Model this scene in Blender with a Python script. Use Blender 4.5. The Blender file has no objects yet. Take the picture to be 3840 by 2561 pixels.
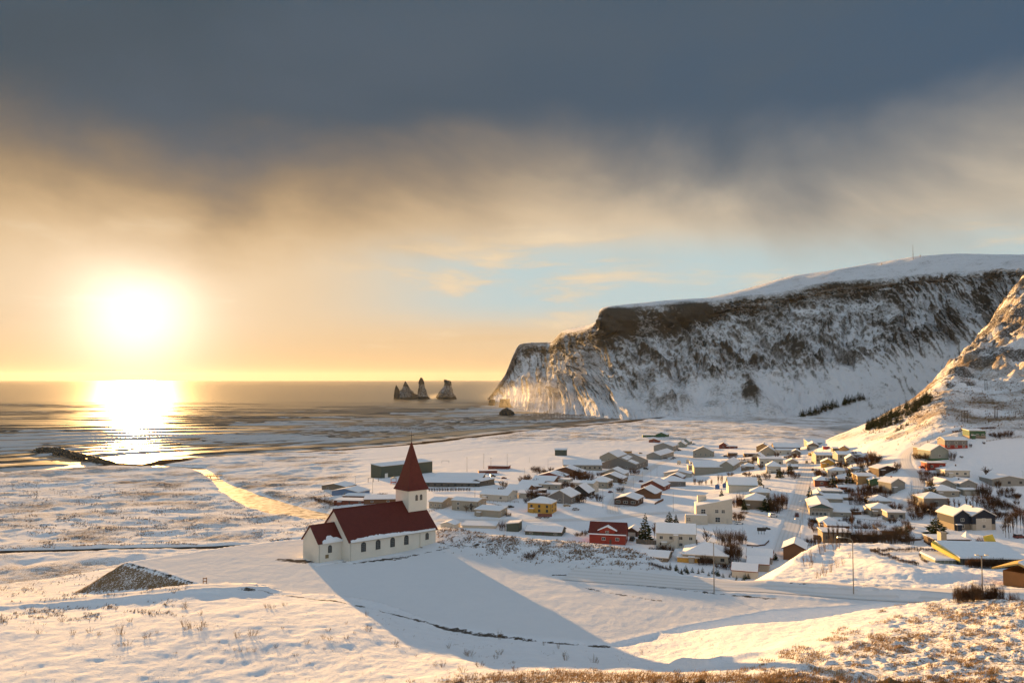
import bpy, bmesh, math, random
import numpy as np
from mathutils import Vector, Matrix
random.seed(7); RNG = np.random.default_rng(11)
SC = bpy.context.scene
COL = SC.collection
rad = math.radians

# ------------------------------------------------------------------ camera
F, CX, CY = 3000.0, 1920.0, 1280.5           # focal length and centre of the 3840 x 2561 photograph
HC = 90.0                                    # eye height above the sea, metres
PITCH = math.atan((1423 - CY) / F)
cam = bpy.data.cameras.new("camera"); cam_o = bpy.data.objects.new("camera", cam); COL.objects.link(cam_o)
cam.sensor_width = 36.0; cam.lens = 36.0 * F / 3840.0
cam.clip_start = 1.0; cam.clip_end = 120000.0
cam_o.location = (0, 0, HC); cam_o.rotation_euler = (math.pi / 2 + PITCH, 0, 0)
SC.camera = cam_o
cP, sP = math.cos(PITCH), math.sin(PITCH)
def ray(px, py):
    """direction of a picture point, scaled so that its depth (y) is 1"""
    a, b = (px - CX) / F, (py - CY) / F
    y = cP + sP * b
    return a / y, 1.0, (sP - cP * b) / y
def P3(px, py, D=None, z=None):
    r = ray(px, py)
    if D is None: D = (z - HC) / r[2]
    return (r[0] * D, D, HC + r[2] * D)

# ------------------------------------------------------------------ light and exposure
EXPO = 2.2
E = 2.0 ** EXPO
SUN = Vector(ray(515, 1185)).normalized()    # where the sun stands
sun_el = math.asin(SUN.z); sun_az = math.atan2(SUN.x, SUN.y)
sl = bpy.data.lights.new("sun", 'SUN'); so = bpy.data.objects.new("sun", sl); COL.objects.link(so)
sl.energy = 4.1; sl.angle = rad(0.6); sl.color = (1.0, 0.55, 0.19)
so.rotation_euler = SUN.to_track_quat('Z', 'Y').to_euler()
so.location = (-400, 800, 300)

class NT:
    """small helper to write node trees as expressions"""
    def __init__(s, tree): s.t = tree; s.n = tree.nodes; s.l = tree.links
    def new(s, typ, **kw):
        n = s.n.new(typ)
        for k, v in kw.items(): setattr(n, k, v)
        return n
    def put(s, sock, v):
        if isinstance(v, bpy.types.NodeSocket): s.l.new(v, sock)
        elif v is not None:
            if sock.type == 'RGBA' and len(v) == 3: v = (*v, 1)
            sock.default_value = v
    def m(s, op, a, b=None, c=None, clamp=False):
        n = s.new('ShaderNodeMath', operation=op, use_clamp=clamp)
        s.put(n.inputs[0], a)
        if b is not None: s.put(n.inputs[1], b)
        if c is not None: s.put(n.inputs[2], c)
        return n.outputs[0]
    def vm(s, op, a, b=None):
        n = s.new('ShaderNodeVectorMath', operation=op); s.put(n.inputs[0], a)
        if b is not None: s.put(n.inputs[1], b)
        return n.outputs['Value'] if op in ('DOT_PRODUCT', 'LENGTH') else n.outputs[0]
    def ss(s, v, a, b, lo=0.0, hi=1.0):
        n = s.new('ShaderNodeMapRange', interpolation_type='SMOOTHSTEP')
        s.put(n.inputs[0], v)
        if a <= b: vals = (a, b, lo, hi)
        else: vals = (b, a, hi, lo)
        for i, q in enumerate(vals): n.inputs[i + 1].default_value = q
        return n.outputs[0]
    def mix(s, f, a, b, blend='MIX'):
        n = s.new('ShaderNodeMix', data_type='RGBA', blend_type=blend)
        s.put(n.inputs[0], f); s.put(n.inputs[6], a); s.put(n.inputs[7], b)
        return n.outputs[2]
    def noise(s, vec, scale, detail=4.0, rough=0.55, dist=0.0, out=0):
        n = s.new('ShaderNodeTexNoise'); s.put(n.inputs['Vector'], vec)
        n.inputs['Scale'].default_value = scale; n.inputs['Detail'].default_value = detail
        n.inputs['Roughness'].default_value = rough; n.inputs['Distortion'].default_value = dist
        return n.outputs[out]
    def comb(s, x, y, z):
        n = s.new('ShaderNodeCombineXYZ')
        for i, v in enumerate((x, y, z)): s.put(n.inputs[i], v)
        return n.outputs[0]
    def sep(s, v):
        n = s.new('ShaderNodeSeparateXYZ'); s.put(n.inputs[0], v); return n.outputs
    def scalev(s, v, sc): return s.vm('MULTIPLY', v, sc)
    def colmul(s, col, f):
        n = s.new('ShaderNodeVectorMath', operation='SCALE'); s.put(n.inputs[0], col); s.put(n.inputs['Scale'], f)
        return n.outputs[0]

# ------------------------------------------------------------------ world: clear sky under and behind a bank of cloud
W = bpy.data.worlds.new("World"); SC.world = W; W.use_nodes = True
W.node_tree.nodes.clear(); k = NT(W.node_tree)
tc = k.new('ShaderNodeTexCoord'); d = k.vm('NORMALIZE', tc.outputs['Generated'])
dx, dy, dz = k.sep(d)
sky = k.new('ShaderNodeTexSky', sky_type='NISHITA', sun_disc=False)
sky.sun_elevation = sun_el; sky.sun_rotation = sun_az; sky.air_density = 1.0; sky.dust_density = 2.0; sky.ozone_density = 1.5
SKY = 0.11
n1 = k.noise(k.scalev(d, (1.0, 1.0, 1.7)), 2.4, 6, 0.55, 0.4)
n2 = k.noise(k.scalev(d, (1.6, 1.6, 9.0)), 3.0, 8, 0.62, 0.25)
n3 = k.noise(k.scalev(d, (1.6, 1.6, 0.9)), 5.0, 3, 0.5, 0.3)
ang = k.vm('DOT_PRODUCT', d, tuple(SUN))
oneminus = k.m('SUBTRACT', 1.0, ang)
near_sun = k.m('EXPONENT', k.m('MULTIPLY', oneminus, -9.0))
def D(*c): return tuple(v / E for v in c)        # a colour as it shows in the picture
east = k.ss(dx, -0.45, 0.55)
low = k.mix(k.ss(dz, 0.0, 0.085), k.mix(east, D(.78, .50, .24), D(.72, .53, .31)), k.mix(east, D(.78, .57, .35), D(.74, .62, .46)))
gap = k.m('MULTIPLY', k.ss(dz, 0.05, 0.10), k.m('MULTIPLY', k.ss(dz, 0.20, 0.14), k.m('MULTIPLY', k.ss(dx, -0.30, 0.02), k.ss(n2, 0.70, 0.50))))
low = k.mix(k.m('MULTIPLY', gap, 0.85), low, D(.46, .62, .66))
wisp = k.m('MULTIPLY', k.ss(n2, 0.54, 0.74), k.ss(dz, 0.02, 0.06))
low = k.mix(k.m('MULTIPLY', wisp, 0.38), low, D(1.0, .84, .60))
streak = k.m('MULTIPLY', k.ss(k.noise(k.scalev(d, (1, 1, 14.0)), 2.4, 5, 0.5, 0.4), 0.52, 0.70), k.ss(dz, 0.14, 0.05))
low = k.mix(k.m('MULTIPLY', streak, 0.35), low, D(.72, .50, .28))
h = k.m('ADD', dz, k.m('MULTIPLY', k.m('SUBTRACT', n1, 0.5), 0.24))
h = k.m('ADD', h, k.m('MULTIPLY', k.m('SUBTRACT', n3, 0.5), 0.035))
h = k.m('ADD', h, k.m('MULTIPLY', k.m('ABSOLUTE', dx), 0.045))
deck = k.ss(h, 0.120, 0.255)
under = k.mix(k.ss(dx, -0.35, 0.35), D(.56, .36, .17), D(.45, .40, .33))
body = k.mix(k.ss(dx, -0.5, 0.55), D(.060, .090, .118), D(.066, .110, .168))
body = k.mix(k.ss(n1, 0.35, 0.70), body, D(.080, .113, .150))
dcol = k.mix(k.ss(h, 0.160, 0.335), under, body)
front = k.mix(deck, low, dcol)
glow = k.m('ADD', k.m('MULTIPLY', k.m('EXPONENT', k.m('MULTIPLY', oneminus, -1 / .0017)), 0.75), k.m('MULTIPLY', k.m('EXPONENT', k.m('MULTIPLY', oneminus, -1 / .0065)), 0.17))
glow = k.m('ADD', glow, k.m('MULTIPLY', k.m('EXPONENT', k.m('MULTIPLY', oneminus, -1 / .03)), 0.05))
glow = k.m('MULTIPLY', glow, k.m('SUBTRACT', 1.0, k.m('MULTIPLY', deck, 0.80)))
gcol = k.colmul(D(1.0, .93, .80), glow)
fill_veil = k.mix(k.ss(n1, 0.35, 0.65), D(.40, .445, .49), D(.53, .57, .60))
clear = k.mix(0.6, k.colmul(sky.outputs[0], SKY), fill_veil)     # open sky with an unseen pale cloud layer added to fill the shade
# the bank of cloud covers the southern sky; out of view it opens overhead and north for fill light
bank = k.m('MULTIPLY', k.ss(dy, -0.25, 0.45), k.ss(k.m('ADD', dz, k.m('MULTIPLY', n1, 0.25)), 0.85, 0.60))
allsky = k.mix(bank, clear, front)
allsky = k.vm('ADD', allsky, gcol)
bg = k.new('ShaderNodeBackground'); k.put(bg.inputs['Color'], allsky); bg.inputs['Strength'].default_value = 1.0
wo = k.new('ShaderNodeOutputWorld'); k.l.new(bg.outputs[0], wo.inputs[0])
SC.view_settings.view_transform = 'Standard'; SC.view_settings.look = 'None'
SC.view_settings.exposure = EXPO; SC.view_settings.gamma = 1.0; SC.view_settings.use_curve_mapping = False
SC.cycles.use_denoising = True
SC.cycles.max_bounces = 6; SC.cycles.diffuse_bounces = 3; SC.cycles.glossy_bounces = 3; SC.cycles.transparent_max_bounces = 6
SC.cycles.sample_clamp_indirect = 4.0

# ------------------------------------------------------------------ helpers: objects and tags
def tag(o, label=None, cat=None, group=None, kind=None):
    if label: o['label'] = label
    if cat: o['category'] = cat
    if group: o['group'] = group
    if kind: o['kind'] = kind
    return o
def link(name, mesh, parent=None, loc=None, rz=None):
    o = bpy.data.objects.new(name, mesh); COL.objects.link(o)
    if parent is not None: o.parent = parent
    if loc is not None: o.location = loc
    if rz is not None: o.rotation_euler = (0, 0, rz)
    return o
def empty(name, loc, rz=0.0):
    o = bpy.data.objects.new(name, None); COL.objects.link(o); o.empty_display_size = 0.5
    o.location = loc; o.rotation_euler = (0, 0, rz); return o
def mesh_np(name, verts, faces, mats=(), smooth=False, midx=None):
    """verts (n,3), faces (m,3|4) arrays -> mesh"""
    me = bpy.data.meshes.new(name)
    v = np.ascontiguousarray(verts, dtype=np.float32); f = np.ascontiguousarray(faces, dtype=np.int32)
    n, c = f.shape
    me.vertices.add(len(v)); me.vertices.foreach_set('co', v.ravel())
    me.loops.add(n * c); me.loops.foreach_set('vertex_index', f.ravel())
    me.polygons.add(n); me.polygons.foreach_set('loop_start', np.arange(0, n * c, c, dtype=np.int32))
    me.polygons.foreach_set('loop_total', np.full(n, c, dtype=np.int32))
    if smooth: me.polygons.foreach_set('use_smooth', np.ones(n, dtype=bool))
    if midx is not None: me.polygons.foreach_set('material_index', np.asarray(midx, dtype=np.int32))
    for m_ in mats: me.materials.append(m_)
    me.update(calc_edges=True); return me
def grid_faces(nr, nc):
    i = np.arange(nr - 1)[:, None] * nc + np.arange(nc - 1)[None, :]
    return np.stack([i, i + 1, i + nc + 1, i + nc], -1).reshape(-1, 4)
class MB:
    """collects simple shapes into one mesh"""
    def __init__(s): s.v = []; s.f = []; s.mi = []; s.cur = 0
    def add(s, vs, fs):
        b = len(s.v); s.v += [tuple(p) for p in vs]
        for f in fs: s.f.append(tuple(b + i for i in f)); s.mi.append(s.cur)
        return s
    def box(s, x0, x1, y0, y1, z0, z1):
        vs = [(x0, y0, z0), (x1, y0, z0), (x1, y1, z0), (x0, y1, z0), (x0, y0, z1), (x1, y0, z1), (x1, y1, z1), (x0, y1, z1)]
        return s.add(vs, [(0, 3, 2, 1), (4, 5, 6, 7), (0, 1, 5, 4), (1, 2, 6, 5), (2, 3, 7, 6), (3, 0, 4, 7)])
    def hexa(s, b4, t4):
        """bottom four and top four corners, counter-clockwise from above"""
        return s.add(list(b4) + list(t4), [(0, 3, 2, 1), (4, 5, 6, 7), (0, 1, 5, 4), (1, 2, 6, 5), (2, 3, 7, 6), (3, 0, 4, 7)])
    def prism(s, poly, axis, a0, a1):
        """poly of 2-D points swept along axis 'x','y' or 'z'"""
        n = len(poly)
        def q(p, a):
            return {'x': (a, p[0], p[1]), 'y': (p[0], a, p[1]), 'z': (p[0], p[1], a)}[axis]
        vs = [q(p, a0) for p in poly] + [q(p, a1) for p in poly]
        fs = [tuple(range(n))[::-1], tuple(range(n, 2 * n))] + [(i, (i + 1) % n, n + (i + 1) % n, n + i) for i in range(n)]
        return s.add(vs, fs)
    def tube(s, pts, rs, n=6, cap=True):
        pts = [Vector(p) for p in pts]
        if not hasattr(rs, '__len__'): rs = [rs] * len(pts)
        rings = []
        for i, p in enumerate(pts):
            t = (pts[min(i + 1, len(pts) - 1)] - pts[max(i - 1, 0)]).normalized()
            a = t.orthogonal().normalized() if abs(t.z) > .95 else t.cross(Vector((0, 0, 1))).normalized()
            b = t.cross(a).normalized()
            rings.append([p + (a * math.cos(6.2832 * j / n) + b * math.sin(6.2832 * j / n)) * rs[i] for j in range(n)])
        vs = [q for r in rings for q in r]; fs = []
        for i in range(len(pts) - 1):
            for j in range(n):
                fs.append((i * n + j, i * n + (j + 1) % n, (i + 1) * n + (j + 1) % n, (i + 1) * n + j))
        if cap: fs += [tuple(range(n)), tuple(range(len(vs) - n, len(vs)))[::-1]]
        return s.add(vs, fs)
    def mesh(s, name, mats, smooth=False):
        me = bpy.data.meshes.new(name); me.from_pydata(s.v, [], s.f)
        if not isinstance(mats, (list, tuple)): mats = [mats]
        for m_ in mats: me.materials.append(m_)
        me.polygons.foreach_set('material_index', s.mi)
        bm = bmesh.new(); bm.from_mesh(me); bmesh.ops.recalc_face_normals(bm, faces=bm.faces); bm.to_mesh(me); bm.free()
        if smooth: me.polygons.foreach_set('use_smooth', [True] * len(me.polygons))
        me.update(); return me
    def build(s, name, mats, parent=None, loc=None, rz=None, smooth=False):
        return link(name, s.mesh(name, mats, smooth), parent, loc, rz)

# ------------------------------------------------------------------ noise in numpy
def _hash(ix, iy, seed):
    h_ = (ix.astype(np.int64) * 374761393 + iy.astype(np.int64) * 668265263 + seed * 974634777) & 0xFFFFFFFF
    h_ = ((h_ ^ (h_ >> 13)) * 1274126177) & 0xFFFFFFFF
    return ((h_ ^ (h_ >> 16)) & 0xFFFFFF) / float(0xFFFFFF)
def vnoise(x, y, seed=0):
    ix, iy = np.floor(x), np.floor(y); fx, fy = x - ix, y - iy
    fx = fx * fx * fx * (fx * (fx * 6 - 15) + 10); fy = fy * fy * fy * (fy * (fy * 6 - 15) + 10)
    a, b = _hash(ix, iy, seed), _hash(ix + 1, iy, seed); c, e = _hash(ix, iy + 1, seed), _hash(ix + 1, iy + 1, seed)
    return (a * (1 - fx) + b * fx) * (1 - fy) + (c * (1 - fx) + e * fx) * fy
def fbm(x, y, seed=0, oct=4, gain=0.5):
    t = np.zeros_like(x, dtype=float); a = 0.5; n_ = 0
    for i in range(oct):
        t += a * (vnoise(x, y, seed + i * 17) - 0.5) * 2; n_ += a
        x, y = 1.62 * x + 1.18 * y + 3.1, -1.18 * x + 1.62 * y + 7.7; a *= gain
    return t / n_
def sstep(v, a, b):
    t = np.clip((v - a) / (b - a), 0, 1); return t * t * (3 - 2 * t)

# ------------------------------------------------------------------ materials
MATS = {}
def mat(name, col, rough=0.8, var=0.25, scale=1.5, bump=0.0, spec=0.3, metal=0.0):
    if name in MATS: return MATS[name]
    m_ = bpy.data.materials.new(name); m_.use_nodes = True; k = NT(m_.node_tree)
    b = k.n['Principled BSDF']; b.inputs['Roughness'].default_value = rough; b.inputs['Metallic'].default_value = metal
    b.inputs['Specular IOR Level'].default_value = spec
    if var:
        g = k.new('ShaderNodeNewGeometry'); oi = k.new('ShaderNodeObjectInfo')
        v = k.vm('ADD', g.outputs['Position'], k.comb(k.m('MULTIPLY', oi.outputs['Random'], 37.0), 0.0, 0.0))
        n_ = k.noise(v, scale, 5, 0.6)
        f = k.m('ADD', 1.0 - var, k.m('MULTIPLY', n_, 2 * var))
        k.put(b.inputs['Base Color'], k.colmul(k.mix(0.0, (*col, 1), (*col, 1)), f))
        if bump:
            bp = k.new('ShaderNodeBump'); bp.inputs['Strength'].default_value = bump; bp.inputs['Distance'].default_value = 0.1
            k.put(bp.inputs['Height'], n_); k.l.new(bp.outputs[0], b.inputs['Normal'])
    else: b.inputs['Base Color'].default_value = (*col, 1)
    MATS[name] = m_; return m_
def snow_mat():
    m_ = bpy.data.materials.new("snow"); m_.use_nodes = True; k = NT(m_.node_tree)
    b = k.n['Principled BSDF']; b.inputs['Roughness'].default_value = 0.75; b.inputs['Specular IOR Level'].default_value = 0.0
    g = k.new('ShaderNodeNewGeometry')
    n_ = k.noise(g.outputs['Position'], 0.9, 5, 0.6)
    k.put(b.inputs['Base Color'], k.mix(n_, (.70, .72, .76), (.84, .85, .87)))
    bp = k.new('ShaderNodeBump'); bp.inputs['Strength'].default_value = 0.5; bp.inputs['Distance'].default_value = 0.12
    k.put(bp.inputs['Height'], n_); k.l.new(bp.outputs[0], b.inputs['Normal'])
    return m_
SNOW = snow_mat(); MATS['snow'] = SNOW
# ------------------------------------------------------------------ land: height functions
class RBF:
    def __init__(s, pts, c=0.06, ku=2.2, smooth=1e-3):
        p = np.array(pts, float); s.ku = ku; s.c = c
        s.q = s.uv(p[:, 0], p[:, 1]); z = p[:, 2]; n = len(p)
        r = np.sqrt(((s.q[:, None] - s.q[None]) ** 2).sum(-1) + c * c)
        A = np.zeros((n + 3, n + 3)); A[:n, :n] = r - smooth * np.eye(n)
        A[:n, n] = 1; A[:n, n + 1:] = s.q; A[n, :n] = 1; A[n + 1:, :n] = s.q.T
        s.w = np.linalg.solve(A, np.concatenate([z, [0, 0, 0]]))
    def uv(s, x, y):
        y = np.maximum(y, 8.0); return np.stack([s.ku * np.clip(x / y, -3, 3), np.log(y)], -1)
    def __call__(s, x, y):
        x = np.asarray(x, float); sh = x.shape; q = s.uv(x.ravel(), np.asarray(y, float).ravel()); n = len(s.q)
        out = np.empty(len(q))
        for i in range(0, len(q), 60000):
            b = q[i:i + 60000]
            d2 = (b ** 2).sum(1)[:, None] + (s.q ** 2).sum(1)[None] - 2 * b @ s.q.T
            out[i:i + 60000] = np.sqrt(np.maximum(d2, 0) + s.c ** 2) @ s.w[:n] + s.w[n] + b @ s.w[n + 1:]
        return out.reshape(sh)
def seg_dist(x, y, pts, closed=True):
    """distance to a polyline and, for a closed one, whether inside"""
    d2 = np.full(x.shape, 1e18); ins = np.zeros(x.shape, bool); n = len(pts)
    for i in range(n if closed else n - 1):
        (ax, ay), (bx, by) = pts[i], pts[(i + 1) % n]
        ex, ey = bx - ax, by - ay; L = ex * ex + ey * ey + 1e-9
        t = np.clip(((x - ax) * ex + (y - ay) * ey) / L, 0, 1)
        d2 = np.minimum(d2, (x - ax - t * ex) ** 2 + (y - ay - t * ey) ** 2)
        if closed:
            c = ((ay > y) != (by > y)) & (x < (bx - ax) * (y - ay) / (by - ay + 1e-12) + ax)
            ins ^= c
    return np.sqrt(d2), ins
def smax(a, b, r):
    h_ = np.clip(0.5 + 0.5 * (a - b) / r, 0, 1); return b * (1 - h_) + a * h_ + r * h_ * (1 - h_)
def upx(px): return (px - CX) / F

# coastal plain, village and hillside
pl = []
prof_c = [(150, 24), (200, 17), (250, 15.5), (300, 15.5), (400, 16.5), (480, 17), (540, 15.5), (620, 12), (750, 8.5), (900, 5.5), (1300, 4), (1800, 4), (2600, 4)]
prof_l = [(150, 22), (200, 19), (250, 17), (300, 16.5), (340, 15.5), (430, 12), (600, 7.5), (900, 4), (1300, 4), (1800, 4), (2600, 4)]
for px in (-2200, -900, -100, 500, 1050): pl += [(upx(px) * D_, D_, z) for D_, z in prof_l]
for px in (1600, 2150, 2650): pl += [(upx(px) * D_, D_, z) for D_, z in prof_c]
def cz(px, D_, z): pl.append((upx(px) * D_, D_, z))
for px, D_, z in [(3100, 150, 27), (3100, 250, 16), (3100, 330, 16), (2950, 1000, 8), (3050, 1300, 4), (3050, 1800, 5), (3400, 1500, 12), (3400, 1900, 20), (3300, 200, 18), (3300, 320, 17), (3650, 200, 22), (3650, 310, 20), (3840, 200, 24), (3840, 310, 21),
                  (4300, 250, 30), (4300, 365, 28), (4300, 460, 38), (4300, 540, 60), (4400, 650, 100), (4400, 900, 190), (4500, 1300, 360), (4300, 150, 35), (5500, 300, 80), (5500, 800, 250), (5500, 1500, 400), (4600, 2000, 330), (4600, 2600, 330)]: cz(px, D_, z)
def cy_(px, py, D_): pl.append(P3(px, py, D=D_))
for px, py, D_ in [(2880, 1850, 500), (2880, 1780, 590), (2880, 1720, 740), (3040, 2000, 385), (3040, 1930, 432), (3040, 1850, 490), (3040, 1780, 570), (3040, 1730, 660), (3040, 1690, 760), (3050, 1668, 850), (3140, 1850, 484), (3140, 1780, 545), (3140, 1720, 640),
                   (3250, 2000, 380), (3250, 1930, 428), (3250, 1850, 478), (3250, 1780, 520), (3250, 1720, 565), (3250, 1680, 612), (3400, 1985, 375), (3400, 1930, 412), (3400, 1850, 456), (3400, 1780, 491), (3400, 1720, 522), (3400, 1660, 570),
                   (3650, 1985, 366), (3650, 1900, 416), (3650, 1820, 460), (3650, 1760, 490), (3650, 1690, 521), (3650, 1640, 546), (3840, 1985, 366), (3840, 1900, 416), (3840, 1820, 458), (3840, 1690, 522), (3840, 1635, 550)]: cy_(px, py, D_)
for px, py, D_ in [(3210, 1690, 650), (3340, 1640, 650), (3450, 1590, 650), (3535, 1545, 650), (3600, 1562, 640), (3700, 1566, 640), (3840, 1556, 640),
                   (3130, 1640, 800), (3254, 1588, 800), (3400, 1515, 800), (3500, 1465, 800), (3560, 1436, 800), (3640, 1450, 790), (3750, 1440, 790), (3840, 1410, 790),
                   (3494, 1440, 950), (3560, 1385, 950), (3640, 1330, 950), (3750, 1290, 950), (3840, 1260, 950),
                   (3599, 1350, 1080), (3709, 1254, 1080), (3786, 1190, 1080), (3850, 1150, 1080), (3810, 1100, 1200), (3900, 1075, 1200), (3840, 1050, 1350)]: cy_(px, py, D_)
for px, D_, z in [(3130, 950, 6), (3280, 950, 28), (3400, 950, 55), (3300, 1080, 8), (3480, 1080, 62), (3480, 1200, 25), (3660, 1200, 135), (3560, 1350, 40), (3720, 1350, 170), (4000, 1350, 300), (3800, 1600, 220)]: cz(px, D_, z)
RP = RBF(pl)
shore_px = [(-3500, 1815), (-600, 1792), (0, 1772), (300, 1752), (440, 1737), (540, 1742), (600, 1724), (900, 1707), (1200, 1690), (1500, 1668), (1900, 1620), (2200, 1593), (2330, 1580), (2400, 1571)]
shore = [P3(a, b, z=0)[:2] for a, b in shore_px]
land_poly = shore + [(500, 2300), (700, 3600), (6000, 3600), (6000, -500), (-6000, -500), (-6000, 600)]
river_px = [(560, 1745), (640, 1748), (740, 1752), (770, 1764), (800, 1785), (830, 1808), (880, 1838), (960, 1872), (1060, 1905), (1180, 1928), (1290, 1937)]
river_w = [12, 9, 6, 5.5, 4.5, 5, 9, 13, 13, 10, 7]
def shore_sd(x, y):
    d_, ins = seg_dist(x, y, land_poly); return np.where(ins, d_, -d_)
def plain0(x, y):
    x = np.asarray(x, float); y = np.asarray(y, float)
    sd = shore_sd(x, y)
    ramp = np.where(sd < 0, np.maximum(0.05 * sd, -5.5), 0.075 * sd + np.maximum(sd - 60, 0) * 0.7)
    z = RP(x, y)
    return -smax(-z, -ramp, 0.6)
river = [P3(a, b, D=None, z=5.0)[:2] for a, b in river_px]
def _ray_hit(px, py, fn, d0=30, d1=2600, n=900):
    r = ray(px, py); t = np.exp(np.linspace(math.log(d0), math.log(d1), n))
    g = HC + r[2] * t - fn(r[0] * t, t)
    i = np.argmax(g < 0)
    if g[i] >= 0: i = n - 1
    if i == 0: return r[0] * t[0], t[0], float(fn(np.array([r[0] * t[0]]), np.array([t[0]]))[0])
    f = g[i - 1] / (g[i - 1] - g[i]); D_ = t[i - 1] + f * (t[i] - t[i - 1])
    return r[0] * D_, D_, HC + r[2] * D_
river = [_ray_hit(a, b, plain0)[:2] for a, b in river_px]
river_z = []
for (a, b) in river: river_z.append(max(0.25, float(plain0(np.array([a]), np.array([b]))[0]) - 0.9))
for i in range(1, len(river_z)): river_z[i] = max(river_z[i], river_z[i - 1] + 0.02)
def river_fields(x, y):
    """distance outside the water's edge and water level of the nearest reach"""
    best = np.full(x.shape, 1e9); lev = np.zeros(x.shape)
    for i in range(len(river) - 1):
        (ax, ay), (bx, by) = river[i], river[i + 1]; ex, ey = bx - ax, by - ay; L = ex * ex + ey * ey
        t = np.clip(((x - ax) * ex + (y - ay) * ey) / L, 0, 1)
        w = river_w[i] * (1 - t) + river_w[i + 1] * t
        d_ = np.hypot(x - ax - t * ex, y - ay - t * ey) - w
        zz = river_z[i] * (1 - t) + river_z[i + 1] * t
        s_ = d_ < best; best = np.where(s_, d_, best); lev = np.where(s_, zz, lev)
    return best, lev
def plain(x, y):
    x = np.asarray(x, float); y = np.asarray(y, float)
    z = plain0(x, y); rd, lev = river_fields(x, y)
    bank = lev - 0.7 + np.maximum(rd + 2.0, 0) * 0.22
    return np.where(rd < 25, np.minimum(z, np.maximum(bank, lev - 0.7)), z)

# church plateau (53.6 m), with the mound east of it
PZ = 53.6
def Q(px, py, z=None, D_=None): return P3(px, py, D=D_, z=z)
plat_px = [(470, 2108), (620, 2150), (765, 2197), (1000, 2216), (1120, 2245), (1340, 2287), (1700, 2352), (2000, 2395), (2290, 2426), (2600, 2350), (2900, 2290), (3300, 2262), (3700, 2262), (4300, 2262), (4300, 2215), (3700, 2215), (3500, 2208), (3300, 2200), (3000, 2192), (2700, 2172), (2560, 2163), (2450, 2118), (2330, 2080), (2200, 2050), (2000, 2018), (1800, 1998), (1700, 1986), (1600, 1980), (1400, 1985), (1140, 2018), (900, 2042), (650, 2080)]
plat_z = {2200: 54.6, 2000: 55.6, 1800: 55.6, 1700: 55.2, 2330: 53.8, 2450: 53.0}
plat_poly = [Q(a, b, z=(plat_z.get(a, PZ) if b < 2130 else PZ - (0.4 if a > 2000 else 0)))[:2] for a, b in plat_px]
mound_pts = [Q(1700, 1992, z=55.2), Q(1850, 2008, z=55.6), Q(2000, 2026, z=55.6), Q(2150, 2050, z=55.0), Q(2300, 2085, z=54.0)]
def plateau(x, y):
    d_, ins = seg_dist(x, y, plat_poly); out = np.where(ins, 0, d_)
    z = np.full(x.shape, PZ)
    dm, _ = seg_dist(x, y, [p[:2] for p in mound_pts], closed=False)
    z = z + 2.0 * np.exp(-(dm / 11.0) ** 2)
    z = z - 0.5 * sstep(x, 10, 60)
    steep = np.where(y > 175, 0.75, 0.60)
    return z - steep * out - 0.0006 * out ** 2
# near hill: the slope below the camera, left lower ground, bank east of the road
nh = []
for px, py, D_ in [(-900, 2561, 86), (-900, 2300, 124), (-900, 2200, 175), (0, 2561, 88), (0, 2420, 103), (0, 2330, 116), (0, 2290, 133), (0, 2230, 160), (0, 2195, 186), (250, 2240, 152), (240, 2165, 190), (480, 2222, 148), (450, 2138, 190), (700, 2215, 141),
                   (600, 2561, 88), (600, 2410, 103), (600, 2320, 116), (600, 2262, 131), (1000, 2561, 88), (1000, 2400, 104), (1000, 2290, 120), (1050, 2248, 131), (1350, 2330, 115), (1350, 2430, 101), (1400, 2561, 86),
                   (1700, 2400, 112), (1700, 2470, 99), (1750, 2561, 84), (2050, 2440, 107), (2050, 2500, 94), (2100, 2561, 78), (2300, 2462, 105), (2350, 2510, 93), (2350, 2561, 72), (2350, 2535, 80),
                   (2600, 2440, 105), (2600, 2505, 93), (2620, 2545, 74), (2700, 2400, 107), (2900, 2440, 94), (2900, 2500, 78), (2800, 2575, 69), (3000, 2350, 108), (3100, 2420, 88), (3300, 2300, 113), (3300, 2400, 88), (3300, 2561, 68),
                   (3560, 2252, 122), (3560, 2330, 100), (3840, 2255, 114), (3840, 2330, 96), (3840, 2400, 84), (3840, 2561, 66), (4500, 2300, 102), (4500, 2561, 64)]: nh.append(P3(px, py, D=D_))
for px, z in ((-900, 61), (0, 61), (1000, 61), (1920, 64), (2800, 70), (3840, 72), (4800, 74)): nh.append((upx(px) * 40, 40, z)); nh.append((upx(px) * 15, 15, z + 6))
RN = RBF(nh, c=0.08)
near_poly = [Q(a, b, D_=c)[:2] for a, b, c in [(-1500, 2215, 180), (-700, 2205, 182), (0, 2190, 188), (240, 2160, 193), (440, 2124, 197), (560, 2124, 192), (1000, 2200, 150), (2000, 2350, 120), (3000, 2300, 114), (3560, 2249, 124), (3840, 2252, 114), (5200, 2300, 100)]] + [(150, 0), (0, -40), (-200, 0)]
def nearhill(x, y):
    d_, ins = seg_dist(x, y, near_poly); out = np.where(ins, 0, d_)
    return RN(x, y) - 0.55 * out
bk = []
for px, py, D_ in [(2880, 2182, 145), (3000, 2192, 141), (3500, 2222, 137), (3840, 2225, 137), (4300, 2225, 137), (2960, 2150, 160), (3010, 2095, 190), (3060, 2065, 202), (3150, 2042, 212), (3250, 2038, 216), (3560, 2056, 214), (3300, 2150, 160), (3150, 2120, 175), (3500, 2190, 150), (3420, 2120, 172), (3500, 2098, 185), (3640, 2100, 190), (3600, 2150, 163), (3650, 2140, 168), (3840, 2130, 175), (3840, 2080, 215), (4300, 2080, 215)]: bk.append(P3(px, py, D=D_))
RB = RBF(bk, c=0.03)
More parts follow.
